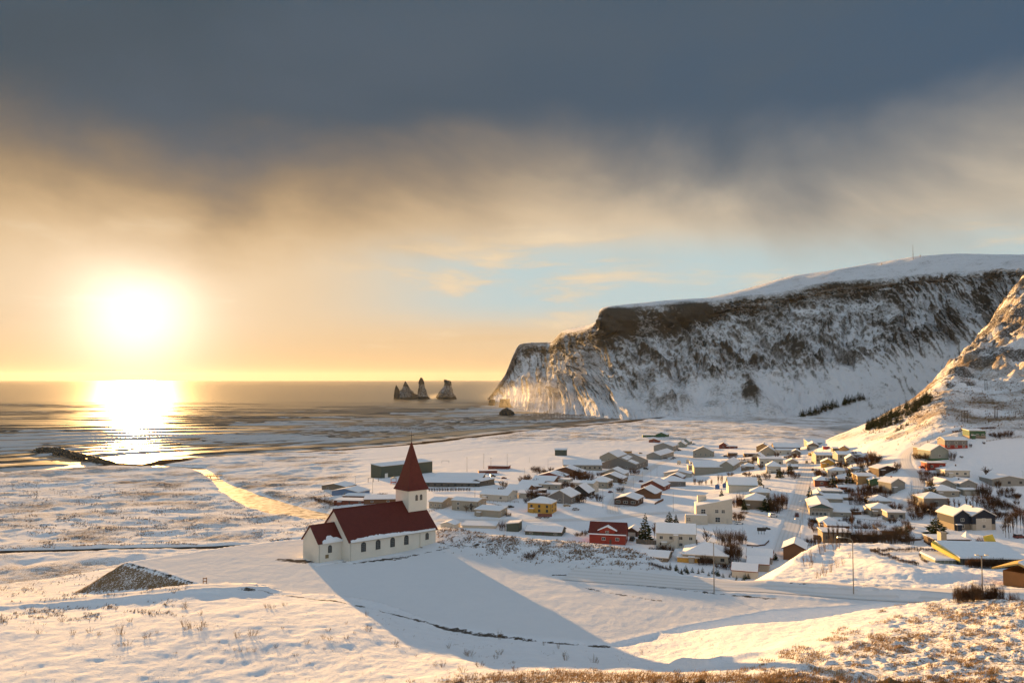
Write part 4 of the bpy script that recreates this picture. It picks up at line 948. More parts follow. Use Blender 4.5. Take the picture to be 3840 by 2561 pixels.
def house(px, py, wpx, yaw, dep, epx, rpx, roof, wc, label, nf=2, nr=1, nl=0, rc=None, snow=True, cat="house", name="house", two=False, chim=None, base=None, door=True, garage=0, fn=plain, ww=1.3, frame=True, D_=None, oh=.45):
    if D_ is None: g = at(px, py, fn)
    else: g = P3(px, py, D=D_)
    dep *= 1.2; wpx *= 1.11; ppm = F / g[1]; ya = rad(yaw); u = g[0] / g[1]
    w = wpx / ppm / max(.35, math.cos(ya) - u * math.sin(ya)); ev, ri = epx / ppm, rpx / ppm
    root = empty(name, g, ya); tag(root, label, cat, GRP)
    b = MB(); wall_shape(b, roof, w, dep, ev, ri if roof not in ('hip', 'flat') else 0)
    wl = b.build("wall", wall_m(wc), root)
    if base:                                              # a lower storey of another colour
        bh, bc = base; b = MB(); b.box(-w / 2 - .05, w / 2 + .05, -.05, dep + .05, -2.0, ev * bh); b.build("lower_wall", wall_m(bc), root)
    roof_parts(root, roof, w, dep, ev, ri, rc or M_FAS, snow, oh)
    storeys = [(ev * .58, ev * .30), (ev * .13, ev * .30)] if two else [(ev * .36, ev * .42)]
    wwm = min(ww * 1.2, w * .24)
    for zi, (zz, hh) in enumerate(storeys):
        for i in range(nf):
            x_ = -w / 2 + w * (i + .5) / nf
            if door and zi == len(storeys) - 1 and i == nf // 2 and nf > 2: continue
            window(root, x_, -.004 - (.05 if base and zz < ev * base[0] else 0), zz, wwm, min(hh, 1.5), 0, frame)
        for i in range(nr): window(root, w / 2 + .004 + (.05 if base and zz < ev * base[0] else 0), dep * (i + .5) / nr, zz, min(1.2, dep * .2), min(hh, 1.4), math.pi / 2, frame)
        for i in range(nl): window(root, -w / 2 - .004 - (.05 if base and zz < ev * base[0] else 0), dep * (i + .5) / nl, zz, min(1.2, dep * .2), min(hh, 1.4), -math.pi / 2, frame)
    if door and nf > 2:
        b = MB(); x_ = -w / 2 + w * (nf // 2 + .5) / nf; b.box(x_ - .5, x_ + .5, -.07, 0, -.2, min(2.1, ev * .85)); b.build("door", M_DK, root)
    for i in range(garage):
        b = MB(); gw = w / garage; x_ = -w / 2 + gw * (i + .5); b.box(x_ - gw * .34, x_ + gw * .34, -.06, 0, -.2, ev * .8); b.build("garage_door", M_FAS, root)
    if chim:
        cxp, cc = chim; b = MB(); zt_ = ev + ri; b.box(cxp * w - .3, cxp * w + .3, dep / 2 - .3, dep / 2 + .3, zt_ - .8, zt_ + 1.1); b.build("chimney", wall_m(cc), root)
    hsh = sum(ord(c_) * (i_ + 1) for i_, c_ in enumerate(label))
    if not chim and cat == "house" and roof in ('hip', 'x', 'y') and hsh % 3 == 0:
        b = MB(); cx_ = (hsh % 7 - 3) * .07 * w; zr_ = ev + ri * (.98 if roof != 'y' else max(0, 1 - abs(cx_) / (w / 2))); b.box(cx_ - .3, cx_ + .3, dep * .5 - .3, dep * .5 + .3, zr_ - .6, zr_ + 1.25); b.build("chimney", wall_m('K2'), root)
    if cat == "house" and hsh % 4 == 1 and dep > 6:
        b = MB(); sx_ = -1 if hsh % 2 else 1; b.box(sx_ * w * .30 - 1.1, sx_ * w * .30 + 1.1, -1.5, -.02, -1.5, min(2.5, ev * .8)); pv_ = b.build("porch", wall_m(wc), root); b = MB(); b.box(sx_ * w * .30 - 1.3, sx_ * w * .30 + 1.3, -1.7, -.02, min(2.5, ev * .8) + .005, min(2.5, ev * .8) + .25); b.build("porch_snow", SNOW, pv_)
    if roof in ('x', 'y', 'hip') and cat == "house":
        b = MB(); b.tube([(w / 2 + .05, -.05, -.5), (w / 2 + .05, -.05, ev - .1)], .06, 5); b.build("downpipe", M_DK, root)
    return root, w, ev, ri
H = house
RBm, DBm, GNm, KKm, NBm = (mat(n_, c, .7, .1) for n_, c in (("red_brown_fascia", WC['RB']), ("dark_brown_fascia", WC['DB']), ("green_fascia", (.03, .11, .07)), ("black_fascia", WC['K']), ("blue_grey_fascia", (.08, .12, .14))))
# left of the church spire
H(1251, 1842, 80, -20, 12, 18, 9, 'y', 'T', "tan house with low snowy gable furthest left, beyond the river's bend", 2, 1, rc=DBm)
H(1293, 1862, 88, -22, 12, 18, 11, 'y', 'BL', "blue house with white snowy gable left of the church spire", 1, 1)
H(1347, 1870, 112, -8, 10, 9, 0, 'flat', 'B', "low brown flat-roofed house just in front of the blue house", 3, 1, rc=DBm)
H(1310, 1892, 105, -8, 9, 14, 0, 'flat', 'RB', "red-brown low flat house behind the left half of the church roof", 3, 1, rc=DBm)
H(1425, 1888, 108, 6, 12, 15, 4, 'mono', 'B', "brown shallow-roofed house directly behind the church ridge", 2, 1, rc=DBm)
hall, w_, ev_, _ = H(1528, 1782, 172, 48, 11, 42, 5, 'mono', 'DG', "large dark slate-green sports hall behind the church spire", 0, 0, cat="hall", name="sports_hall")
b = MB(); b.box(-w_ / 2 + 4, -w_ / 2 + 7, -.08, 0, -1, 3.6); b.build("door", M_FR, hall)
H(1682, 1826, 205, -6, 14, 15, 8, 'mono', 'K2', "long low grey-brown school wing right of the church spire", 9, 2, rc=KKm, cat="school", name="school", frame=False)
H(1716, 1801, 165, -6, 14, 10, 7, 'mono', 'K2', "rear school wing with its clerestory behind the long low wing", 7, 1, rc=KKm, cat="school", name="school", frame=False)
H(1786, 1824, 26, -30, 16, 19, 6, 'y', 'K2', "stubby gabled end block closing the school's right side", 1, 1, rc=KKm, cat="school", name="school", frame=False)
H(1633, 1908, 44, -20, 13, 26, 9, 'x', 'C', "cream shed-like house at the church tower's right with three narrow windows", 3, 1, door=False, ww=.8)
H(1742, 1916, 86, -22, 10, 37, 6, 'x', 'C', "two-storey cream house behind a clump of bare garden trees", 2, 2, two=True)
H(1826, 1938, 84, -22, 9, 24, 5, 'mono', 'C', "blank-fronted cream garage building right of the two-storey cream house", 0, 2)
# centre rows
H(1851, 1878, 94, -22, 13, 22, 13, 'x', 'W', "white bungalow with two large windows facing the street, left end of its row", 2, 2)
H(1962, 1868, 54, -22, 8, 17, 3, 'mono', 'W', "small white annex with two windows beside the white bungalow", 2, 0)
H(1934, 1849, 72, -22, 14, 10, 15, 'x', 'B', "brown-walled house with broad snow roof behind the white bungalow", 2, 2, rc=DBm)
H(1985, 1833, 78, -22, 14, 11, 14, 'x', 'DB', "dark brown house with broad snow roof, third back from the street", 2, 2, rc=DBm)
H(2035, 1814, 74, -22, 14, 11, 13, 'x', 'B', "brown house with snow roof, fourth back from the street", 2, 2, rc=DBm)
H(2060, 1835, 70, -16, 8, 18, 0, 'flat', 'C', "low cream flat-roofed house set between the brown snow-roofed rows", 3, 0)
H(2060, 1797, 92, -20, 14, 10, 14, 'y', 'RB', "red-brown gabled house with a wide low roof near the football field", 2, 1, rc=RBm)
H(2120, 1782, 104, -20, 14, 11, 19, 'y', 'B', "wide brown gabled house above the dark evergreen hedge", 2, 1, rc=DBm)
H(2105, 1813, 52, -18, 8, 15, 0, 'flat', 'W', "small white flat house with two dark windows behind the hedge", 2, 0)
H(2185, 1763, 130, -3, 14, 18, 14, 'mono', 'C', "long cream hall with one strip of dark windows beside the big grey hall", 8, 1, rc=KKm, cat="hall", name="hall", frame=False, door=False)
bh, w_, ev_, ri_ = H(2316, 1759, 122, -22, 42, 17, 26, 'y', 'G', "big grey hall with patchy snow on its wide gable roof", 2, 4, rc=mat("weathered_sheet", (.24, .21, .17), .6, .2), snow=False, cat="hall", name="warehouse", garage=0)
rf_ = [c for c in bh.children if c.name.startswith('roof')][0]
for (a0, a1, c0, c1) in ((.12, .42, .15, .5), (.5, .95, .10, .42), (.10, .36, .55, .8)):   # thawed roof keeps only fields of snow
    b = MB(); sl_ = -ri_ / (w_ / 2)
    def rp_(t, q_): return (w_ / 2 * t, 42 * q_, ev_ + ri_ + sl_ * w_ / 2 * t + .26)
    q = [rp_(a0, c0), rp_(a1, c0), rp_(a1, c1), rp_(a0, c1)]; b.hexa(q, [(p[0], p[1], p[2] + .2) for p in q]); b.build("roof_snow", SNOW, rf_)
H(2297, 1788, 76, -22, 14, 12, 18, 'y', 'C', "cream gabled house right in front of the big grey hall", 2, 2)
H(2285, 1808, 84, -22, 14, 13, 17, 'y', 'T', "tan gabled house second in front of the big grey hall", 2, 2, rc=DBm)
H(2245, 1829, 56, -22, 13, 21, 17, 'hip', 'C', "cream hipped house with a cluttered front yard", 2, 2)
H(2200, 1846, 44, -25, 9, 33, 6, 'x', 'W', "narrow white two-storey house beside the black A-frame gable", 1, 2, two=True)
H(2165, 1830, 46, -20, 8, 18, 3, 'mono', 'W', "low white wing left of the narrow two-storey house", 1, 0)
H(2170, 1859, 64, -22, 12, 12, 26, 'y', 'K', "black steep-gabled house with sunlit left roof", 1, 1, rc=DBm)
H(2099, 1889, 74, -24, 14, 27, 22, 'y', 'G', "grey gable-fronted house with broad snow roof behind the yellow house", 1, 4, chim=None)
H(2022, 1924, 78, -20, 9, 36, 19, 'hip', 'Y', "yellow square two-storey house with hipped snowy roof", 3, 2, two=True, door=False, frame=False, ww=1.1)
H(2026, 1869, 30, -18, 4, 13, 0, 'flat', 'DB', "little dark shed nearest behind the yellow house", 0, 0, cat="shed", name="garden_shed")
H(2030, 1847, 24, -18, 4, 10, 0, 'flat', 'DB', "little dark shed at the end of the hedge, further from the yellow house", 0, 0, cat="shed", name="garden_shed")
H(2103, 1708, 40, -6, 6, 20, 4, 'mono', 'DG', "green-grey slatted hut standing alone by the snowy football field", 0, 0, cat="hut", name="field_hut", rc=GNm)
H(1868, 1759, 68, -12, 8, 11, 0, 'flat', 'RB', "red-brown stepped screen wall building behind the pool floodlights", 0, 0, cat="building", name="pool_building", rc=RBm)
H(1830, 1775, 62, 8, 6, 9, 0, 'flat', 'RB', "red-brown low screen wall nearer the school's end block", 0, 0, cat="building", name="pool_building", rc=RBm)
# harbour street and warehouses
H(2283, 1731, 62, -24, 30, 17, 18, 'y', 'C', "cream gabled workshop behind the big grey hall, ridge running back", 1, 3, cat="warehouse", name="warehouse")
H(2450, 1723, 46, -27, 44, 16, 11, 'y', 'LG', "long pale warehouse with parked cars along its right wall", 0, 3, cat="warehouse", name="warehouse")
H(2487, 1693, 64, -24, 26, 20, 12, 'y', 'LG', "wide pale grey warehouse behind the long pale one", 0, 1, cat="warehouse", name="warehouse")
H(2452, 1661, 34, -20, 10, 10, 6, 'y', 'RB', "small red-brown hut below the green shed at the village's far edge", 1, 1, rc=RBm, cat="hut", name="hut")
H(2437, 1641, 48, -6, 14, 9, 0, 'flat', 'GR', "long low green shed at the far edge of the village", 2, 0, cat="shed", name="shed", rc=GNm)
H(2480, 1642, 38, -20, 16, 12, 8, 'y', 'GR', "gabled green barn joined to the long low green shed", 0, 0, cat="shed", name="barn", rc=GNm)
H(2553, 1678, 28, -22, 14, 12, 11, 'y', 'PG', "small pale green gabled house, nearer of a pair", 2, 1)
H(2572, 1668, 22, -24, 16, 12, 10, 'y', 'PG', "small pale green gabled house, farther of a pair", 1, 1)
H(2637, 1715, 68, -18, 12, 22, 17, 'y', 'C', "cream gabled house with four windows in a row and one above", 4, 1, door=False)
H(2713, 1682, 30, -18, 10, 12, 10, 'y', 'RB', "dark red steep house alone on the far snowfield", 1, 1, rc=RBm)
H(2746, 1682, 36, -8, 8, 8, 0, 'flat', 'RB', "dark red low annex right of the steep far house", 2, 0, rc=RBm)
H(2667, 1777, 114, -6, 12, 24, 14, 'mono', 'C', "broad cream L-shaped building with a glazed porch at its right", 0, 1, cat="building", name="building")
H(2724, 1770, 44, -24, 34, 24, 16, 'y', 'C', "long cream gabled wing behind the broad L-shaped building", 0, 3, cat="building", name="building")
H(2598, 1763, 30, -6, 8, 17, 0, 'flat', 'C', "small flat cream lean-to on the left of the broad L-shaped building", 2, 0, cat="building", name="building")
H(2640, 1742, 92, -6, 8, 8, 3, 'mono', 'C', "low cream link roof behind the small lean-to", 0, 0, cat="building", name="building")
H(2540, 1790, 90, -18, 12, 14, 9, 'y', 'W', "white house with dark red roof edges, top of the open slope", 2, 1, rc=RBm)
H(2530, 1798, 52, -22, 12, 8, 12, 'y', 'B', "small brown gable peeking over the long grey bungalow", 1, 1, rc=DBm)
H(2525, 1824, 82, -6, 12, 18, 15, 'hip', 'G', "long grey bungalow with two windows beside the open white slope", 2, 1)
H(2446, 1839, 76, -24, 16, 16, 20, 'y', 'RB', "red-brown gabled house, upper of two brown neighbours", 0, 2, rc=DBm)
H(2415, 1863, 74, -24, 15, 12, 20, 'y', 'B', "orange-brown gabled house, lower of two brown neighbours", 0, 1, rc=DBm)
H(2346, 1895, 76, -22, 14, 22, 12, 'y', 'DB', "dark brown gabled house with a row of white-framed windows", 3, 2, door=False, ww=2.2)
H(2787, 1845, 98, -8, 10, 26, 24, 'x', 'W', "blank white building with a green strip under its big snowy roof", 0, 0, rc=GNm, cat="building", name="building")
for px_, py_, lb in ((2690, 1833, "bright blue bin hut left of its twin in the snowy yard"), (2718, 1828, "bright blue bin hut right of its twin against the brown shed")):
    H(px_, py_, 15, -15, 3, 13, 4, 'y', 'BW', lb, 0, 0, cat="hut", name="bin_hut", oh=.1)
H(2829, 1910, 74, -20, 13, 33, 18, 'hip', 'T', "tan blank-walled hipped house beside the dark hedge trees", 0, 1)
H(2848, 1864, 66, -18, 11, 17, 16, 'hip', 'C', "cream hipped bungalow right behind the tan hipped house", 2, 1)
H(2803, 1764, 42, -20, 10, 15, 9, 'hip', 'T', "small tan hipped cottage right of the L-shaped building", 2, 1)
H(2901, 1774, 48, -16, 10, 24, 17, 'hip', 'W', "white hipped house standing on a dark base by the spruces", 2, 1, base=(.22, 'K2'))
H(2972, 1747, 38, -16, 9, 15, 10, 'y', 'C', "cream gabled house on the left edge of the main street", 1, 1)
H(2973, 1761, 36, -16, 6, 12, 6, 'x', 'T', "tan lean-to cottage in front of the street-edge gable", 1, 0)
H(2892, 1747, 80, -10, 10, 25, 3, 'mono', 'W', "long white block under a blue-grey roof edge", 4, 0, rc=NBm, frame=False)
H(2840, 1727, 36, -24, 14, 12, 14, 'y', 'C', "narrow gabled house with a pinkish sunlit roof, left of the long white block", 1, 2)
H(2880, 1710, 60, -22, 14, 14, 21, 'y', 'C', "cream house with a big pale gable roof behind the long white block", 1, 1)
H(2862, 1693, 46, -22, 12, 17, 12, 'y', 'O', "orange-tan gabled house at the back of the village", 1, 1, rc=DBm)
H(2952, 1698, 88, -10, 14, 20, 13, 'x', 'DB', "long dark brown barn at the back of the village", 0, 0, rc=DBm, cat="barn", name="barn")
H(2955, 1704, 76, -10, 8, 15, 3, 'mono', 'W', "low white house along the front of the dark brown barn", 3, 0)
H(3069, 1669, 64, -4, 14, 8, 9, 'mono', 'PG', "pale green hangar at the top of the main street", 0, 0, cat="hangar", name="hangar")
H(3050, 1684, 36, -18, 20, 14, 9, 'y', 'T', "khaki garage with a wide pale door below the hangar", 0, 1, garage=1, door=False, cat="garage", name="garage")
H(3105, 1732, 80, -6, 11, 25, 7, 'x', 'C', "two-storey terrace with a row of dark upper windows", 7, 0, two=True, frame=False, door=False)
H(3190, 1723, 86, -6, 11, 18, 8, 'x', 'LG', "pale grey terrace extension right of the two-storey terrace", 4, 0, frame=False)
H(3105, 1750, 46, -20, 9, 16, 12, 'y', 'Y', "small yellow house in front of the two-storey terrace", 1, 1, chim=None)
H(3194, 1739, 38, -18, 9, 18, 13, 'y', 'LG', "grey gabled cottage with a snowy porch beside the bare bushes", 3, 0, door=False)
H(3165, 1693, 33, -22, 10, 10, 10, 'y', 'O', "small golden-brown gabled hut at the foot of the ridge", 0, 1, rc=DBm, cat="hut", name="hut")
H(3137, 1691, 24, -10, 6, 9, 2, 'mono', 'DG', "dark green shed left of the golden-brown hut", 0, 0, cat="shed", name="shed")
H(3140, 1780, 66, -14, 11, 15, 9, 'hip', 'W', "white hipped bungalow hidden among garden trees by the main street", 3, 1)
H(3082, 1822, 48, -16, 10, 19, 13, 'hip', 'RB', "red-brown hipped house on the right of the main street", 1, 1, rc=DBm)
H(3120, 1852, 70, -14, 12, 10, 0, 'flat', 'LG', "flat snow-covered store behind the shop, uphill end", 1, 1, cat="building", name="building")
H(3072, 1872, 46, -16, 14, 9, 14, 'y', 'C', "small double-peaked snow roof behind the shop", 0, 1, cat="building", name="building")
H(3112, 1884, 86, -14, 14, 13, 4, 'mono', 'C', "wide cream annex directly behind the shop", 0, 2, cat="building", name="building")
shop, w_, ev_, ri_ = H(3081, 1936, 76, -16, 26, 30, 15, 'y', 'C', "cream shop front with lettering and a row of big dark windows", 0, 2, cat="shop", name="shop", rc=DBm)
for i in range(5):
    x_ = -w_ / 2 + .9 + i * (w_ - 1.4) / 5
    if i < 4: window(shop, x_ + .5, -.004, ev_ * .10, (w_ - 2) / 5.6, ev_ * .42)
    else:
        b = MB(); b.box(x_ - .1, x_ + 1.0, -.07, 0, -.1, ev_ * .54); b.build("door", M_FAS, shop)
b = MB(); b.prism([(-w_ / 2 + .3, ev_ + .12), (w_ / 2 - .3, ev_ + .12), (0, ev_ + ri_ - .15)], 'y', -.06, 0); b.build("gable_panel", mat("teal_panel", (.07, .12, .11), .7, .1), shop)
cu = bpy.data.curves.new("lettering", 'FONT'); cu.body = "arionbanki"; cu.size = 1.25; cu.align_x = 'CENTER'; cu.extrude = .04; cu.space_character = 1.35
to = bpy.data.objects.new("lettering_tmp", cu); COL.objects.link(to); dg = bpy.context.evaluated_depsgraph_get(); tme = bpy.data.meshes.new_from_object(to.evaluated_get(dg)); bpy.data.objects.remove(to)
tme.materials.clear(); tme.materials.append(mat("dark_red_letters", (.09, .03, .02), .6, 0)); lo = link("lettering", tme, shop, (0, -.06, ev_ * .73)); lo.rotation_euler = (math.pi / 2, 0, 0)
sx = (w_ * .74) / max(.1, max(v.co.x for v in tme.vertices) - min(v.co.x for v in tme.vertices)); lo.scale = (sx, max(.8, sx), 1)
H(3157, 1937, 60, -16, 12, 15, 0, 'flat', 'C', "flat-roofed cream wing on the shop's right", 1, 0)
H(3302, 1893, 74, -14, 11, 13, 16, 'hip', 'C', "cream hipped house behind, partly hidden by its front neighbour", 1, 0)
H(3305, 1934, 70, -14, 10, 25, 15, 'hip', 'C', "cream hipped house left of the round leafless bush", 2, 0, frame=False)
H(3262, 1929, 22, -14, 7, 21, 0, 'flat', 'C', "small cream flat wing left of the front hipped house", 1, 0)
H(3362, 1951, 60, -8, 7, 28, 0, 'flat', 'C', "cream flat-roofed box house below the round leafless bush", 2, 0, frame=False)
H(3250, 1813, 62, -6, 9, 27, 4, 'mono', 'O', "orange-tan flat house above the sunlit snowbank", 0, 0)
H(3283, 1821, 40, -14, 7, 19, 8, 'y', 'GR', "dark green gabled hut by the orange-tan house", 0, 0, cat="hut", name="hut", rc=GNm)
H(3368, 1842, 45, 14, 9, 31, 15, 'y', 'LG', "small pale steep-gabled house with a red chimney on the hill street", 0, 1, chim=(0, 'RB'))
H(3328, 1775, 58, 6, 9, 17, 10, 'y', 'DB', "dark brown cabin sheltered by bushes below the sunlit bank", 0, 0, rc=DBm)
H(3666, 1646, 54, -4, 8, 30, 4, 'mono', 'GR', "highest green house with three white windows on a tan basement", 3, 0, base=(.40, 'T'), door=False)
H(3586, 1682, 76, -4, 9, 31, 9, 'x', 'G', "grey house over a red lower storey with white windows", 3, 1, base=(.42, 'R'), two=True, door=False)
H(3524, 1726, 60, 6, 11, 36, 20, 'y', 'PG', "pale grey-green gabled house with a green-tinted base", 1, 0, base=(.2, 'GR'))
H(3480, 1713, 32, 6, 9, 31, 0, 'flat', 'T', "tan flat wing left of the pale grey-green gabled house", 1, 0)
H(3512, 1763, 62, -4, 7, 26, 0, 'flat', 'R', "dark red box-shaped house with one white-framed window", 2, 0, rc=RBm)
H(3590, 1789, 82, -4, 10, 23, 13, 'hip', 'W', "white hipped bungalow on a dark base right of the tall spruce", 3, 0, base=(.15, 'DB'), door=False)
H(3550, 1835, 62, -2, 11, 18, 17, 'y', 'LG', "pale grey gabled house, left of a matching pair", 2, 0)
H(3632, 1830, 58, -2, 11, 15, 15, 'y', 'LG', "pale grey gabled house, right of a matching pair", 1, 0)
H(3552, 1864, 82, -2, 10, 22, 17, 'hip', 'C', "cream hipped house below the matching grey pair", 2, 0)
H(3645, 1859, 54, -2, 6, 21, 0, 'flat', 'C', "cream flat-roofed double garage right of the cream hipped house", 0, 0, garage=2, cat="garage", name="garage")
H(3512, 1900, 84, -2, 10, 30, 17, 'hip', 'G', "grey hipped house screened by leafless shrubs", 1, 0)
H(3785, 1823, 116, -2, 11, 25, 12, 'y', 'LG', "wide pale grey bungalow at the right edge with two brown windows", 3, 0, door=False, frame=False)
H(3570, 2048, 122, -4, 8, 24, 0, 'flat', 'DB', "dark red-brown long flat house below the navy twin-gabled house", 2, 0, rc=DBm)
H(3110, 1987, 62, -14, 10, 24, 15, 'hip', 'T', "tan hipped house with dark hedge, downhill from the shop", 2, 0, rc=DBm)
H(3140, 2036, 92, -8, 9, 38, 0, 'flat', 'T', "olive-tan flat house behind tall bare trees", 3, 0, rc=DBm, frame=False)
H(3145, 2012, 74, -8, 6, 38, 6, 'mono', 'B', "small upper roof block stepping up behind the olive-tan house", 0, 0, rc=DBm)
H(3258, 2032, 108, -6, 9, 25, 3, 'mono', 'B', "brown flat-roofed house buried in the bare thicket", 3, 0, rc=DBm)
H(2979, 2100, 74, -22, 11, 42, 19, 'y', 'B', "rusty brown gabled house with wide overhanging roof near the ring road", 0, 1, rc=DBm, oh=.7)
H(2792, 2168, 84, -20, 7, 27, 18, 'x', 'W', "white shed nearest the ring road with a red ridge", 0, 1, rc=RBm, cat="shed", name="shed")
H(2842, 2142, 72, -20, 9, 27, 16, 'x', 'C', "cream shed with red roof edge, middle of the three red-ridged sheds", 0, 1, rc=RBm, cat="shed", name="shed")
H(2848, 2112, 84, -20, 9, 22, 20, 'x', 'LG', "pale grey shed with a red peak, rearmost of the three sheds", 0, 1, rc=RBm, cat="shed", name="shed")
red, w_, ev_, ri_ = H(2277, 2039, 120, -14, 9, 36, 36, 'x', 'R', "red wooden house with bare red roof and white windows", 0, 1, rc=M_RED, snow=False)
for x_ in (-.10, .28): window(red, w_ * x_, -.004, ev_ * .36, 1.6, 1.4)
b = MB(); b.box(w_ * .09 - .45, w_ * .09 + .45, -.07, 0, 0, 2.1); b.build("door", M_DK, red)
b = MB(); b.prism([(-w_ * .22, ev_), (w_ * .22, ev_), (w_ * .22, ev_ + ri_ * .38), (0, ev_ + ri_ * .72), (-w_ * .22, ev_ + ri_ * .38)], 'y', .3, 4.0); dm = b.build("dormer", wall_m('R'), red)
b = MB()
for s in (-1, 1): b.prism([(0, ev_ + ri_ * .74), (s * w_ * .27, ev_ + ri_ * .30), (s * w_ * .27, ev_ + ri_ * .30 + .3), (0, ev_ + ri_ * .74 + .32)], 'y', -.1, 4.4)
b.build("dormer_roof_snow", SNOW, dm); window(dm, 0, .29, ev_ + ri_ * .1, 1.5, 1.0)
b = MB(); b.box(-w_ / 2 - .5, w_ / 2 + .5, -.55, .15, ev_ - .3, ev_ + .12); b.build("eave_snow", SNOW, red)
wh, w_, ev_, ri_ = H(2535, 2054, 132, -12, 10, 52, 28, 'x', 'W', "large white two-storey house with an outside stair and porch", 4, 2, two=True, door=False)
b = MB(); b.box(-.9, .9, -1.4, -.06, 0, ev_ * .92); pc = b.build("porch", wall_m('W'), wh); b = MB(); b.box(-1.1, 1.1, -1.6, -.02, ev_ * .92 + .01, ev_ * .92 + .3); b.build("porch_snow", SNOW, pc)
b = MB(); b.hexa([(-5.2, -1.3, -1), (-.92, -1.3, -1), (-.92, -.1, -1), (-5.2, -.1, -1)], [(-5.2, -1.3, .3), (-.92, -1.3, ev_ * .52), (-.92, -.1, ev_ * .52), (-5.2, -.1, .3)]); b.build("stair", wall_m('W'), wh)
H(2369, 2012, 36, -20, 7, 20, 12, 'y', 'DB', "small dark gabled garage between the red house and the spruce", 0, 0, rc=DBm, garage=1, cat="garage", name="garage")
H(2452, 2103, 92, -20, 10, 14, 13, 'x', 'T', "low tan bungalow half sunk behind the slope below the white house", 2, 2)
H(2645, 2112, 152, -16, 14, 28, 32, 'hip', 'C', "large cream bungalow with a great snowy hipped roof", 4, 2, frame=False)
H(2580, 2109, 72, -16, 7, 17, 0, 'flat', 'Y', "low yellowish garage at the front of the great hipped bungalow", 0, 0, cat="garage", name="garage")
H(1678, 1984, 46, -20, 6, 17, 8, 'y', 'W', "small white shed with a brown door just right of the church", 0, 0, cat="shed", name="shed", garage=1)
H(1796, 1980, 112, -8, 8, 8, 3, 'mono', 'W', "low long white outhouse half hidden behind the mound", 0, 0, cat="shed", name="outhouse")
H(1922, 1992, 40, -14, 6, 26, 6, 'side', 'DG', "green-grey lean-to shed beside the bare hedge behind the mound", 0, 0, cat="shed", name="shed")
H(2037, 2008, 122, -14, 9, 14, 13, 'x', 'DG', "long low dark green house behind the mound's crest", 3, 0, rc=DBm)
H(3208, 1766, 34, -14, 7, 8, 6, 'hip', 'C', "tiny snow-roofed cottage between the grey cottage and the sunlit bank", 1, 0)
H(3165, 1806, 40, -14, 7, 9, 5, 'x', 'T', "low snow-roofed outbuilding behind the red-brown hipped house", 1, 0)
H(2985, 1706, 30, -20, 9, 11, 8, 'y', 'T', "small tan gable at the right end of the dark brown barn", 1, 0)
H(2920, 1690, 34, -22, 9, 9, 9, 'y', 'B', "small brown gable rising behind the long dark barn", 0, 0, rc=DBm)
H(3160, 1836, 30, -12, 6, 9, 4, 'x', 'RB', "little red shed among trees right of the red-brown hipped house", 0, 0, rc=RBm, cat="shed", name="shed")
H(3180, 1876, 36, -14, 8, 9, 0, 'flat', 'T', "low flat-roofed shed behind the shop's flat wing", 0, 0, cat="shed", name="shed")
H(3216, 1930, 26, -12, 5, 10, 0, 'flat', 'B', "brown flat-roofed lean-to beside the small cream wing", 0, 0, rc=DBm, cat="shed", name="shed")
H(3335, 2004, 60, -8, 8, 12, 4, 'mono', 'B', "snowy low roof deep in the thicket below the cream flat box house", 0, 0, rc=DBm)
H(3185, 2000, 50, -10, 8, 12, 5, 'hip', 'T', "hipped snow roof between the thicket and the tan hipped house", 1, 0, rc=DBm)
H(2748, 1708, 32, -10, 6, 9, 0, 'flat', 'T', "flat tan shed behind the cream gable with four windows", 0, 0, cat="shed", name="shed")
H(2786, 1742, 38, -10, 6, 12, 0, 'flat', 'C', "pale flat-roofed shed left of the pinkish-roofed gabled house", 1, 0, cat="shed", name="shed")
H(2815, 1712, 44, -10, 8, 10, 0, 'flat', 'DB', "long dark flat shed left of the orange-tan gabled house", 2, 0, rc=DBm, cat="shed", name="shed")
H(2346, 1700, 38, -14, 6, 8, 0, 'flat', 'O', "orange-brown flat shed behind the big grey hall", 0, 0, cat="shed", name="shed", rc=DBm)
H(2245, 1806, 36, -18, 8, 10, 3, 'mono', 'C', "low white roof tucked behind the cream hipped house's yard", 1, 0)
H(1990, 1856, 40, -20, 8, 9, 5, 'x', 'B', "low brown house between the white annex and the hedge sheds", 1, 0, rc=DBm)
H(2722, 1746, 26, -16, 6, 11, 4, 'x', 'G', "small grey outhouse right of the long cream wing", 0, 0, cat="shed", name="outhouse")
H(3100, 1782, 30, -14, 6, 10, 5, 'hip', 'T', "tan garden house by the upper main street's bushes", 1, 0)
H(3420, 2030, 60, -4, 6, 9, 0, 'flat', 'B', "flat snow roof behind the two thicket spruces", 0, 0, rc=DBm)
# white office with the sloping roof, windows in four panes
g = at(2672, 1964, plain); ppm = F / g[1]; wo_ = empty("office_building", g, rad(-9)); tag(wo_, "big cream-white office building with a roof climbing to the right", "office", GRP)
X = lambda p: (p - 2672) / ppm
b = MB(); b.prism([(X(2613), -2), (X(2744), -2), (X(2744), 93 / ppm), (X(2613), 64 / ppm)], 'y', 0, 13); b.build("wall", wall_m('W'), wo_)
b = MB(); b.prism([(X(2612), 64 / ppm + .02), (X(2745), 93 / ppm + .02), (X(2745), 93 / ppm + .4), (X(2612), 64 / ppm + .4)], 'y', -.2, 13.2); b.build("roof_snow", SNOW, wo_)
b = MB(); b.box(X(2572), X(2653), -3.2, -.02, -2, 34 / ppm); lw = b.build("low_wing", wall_m('W'), wo_); b = MB(); b.box(X(2572) + .3, X(2653) - .3, -2.9, -.1, 34 / ppm, 34 / ppm + .25); b.build("roof_snow", SNOW, lw)
b = MB(); b.box(X(2624), X(2656), 9, 14, 60 / ppm, 92 / ppm); b.build("tower_block", wall_m('W'), wo_)
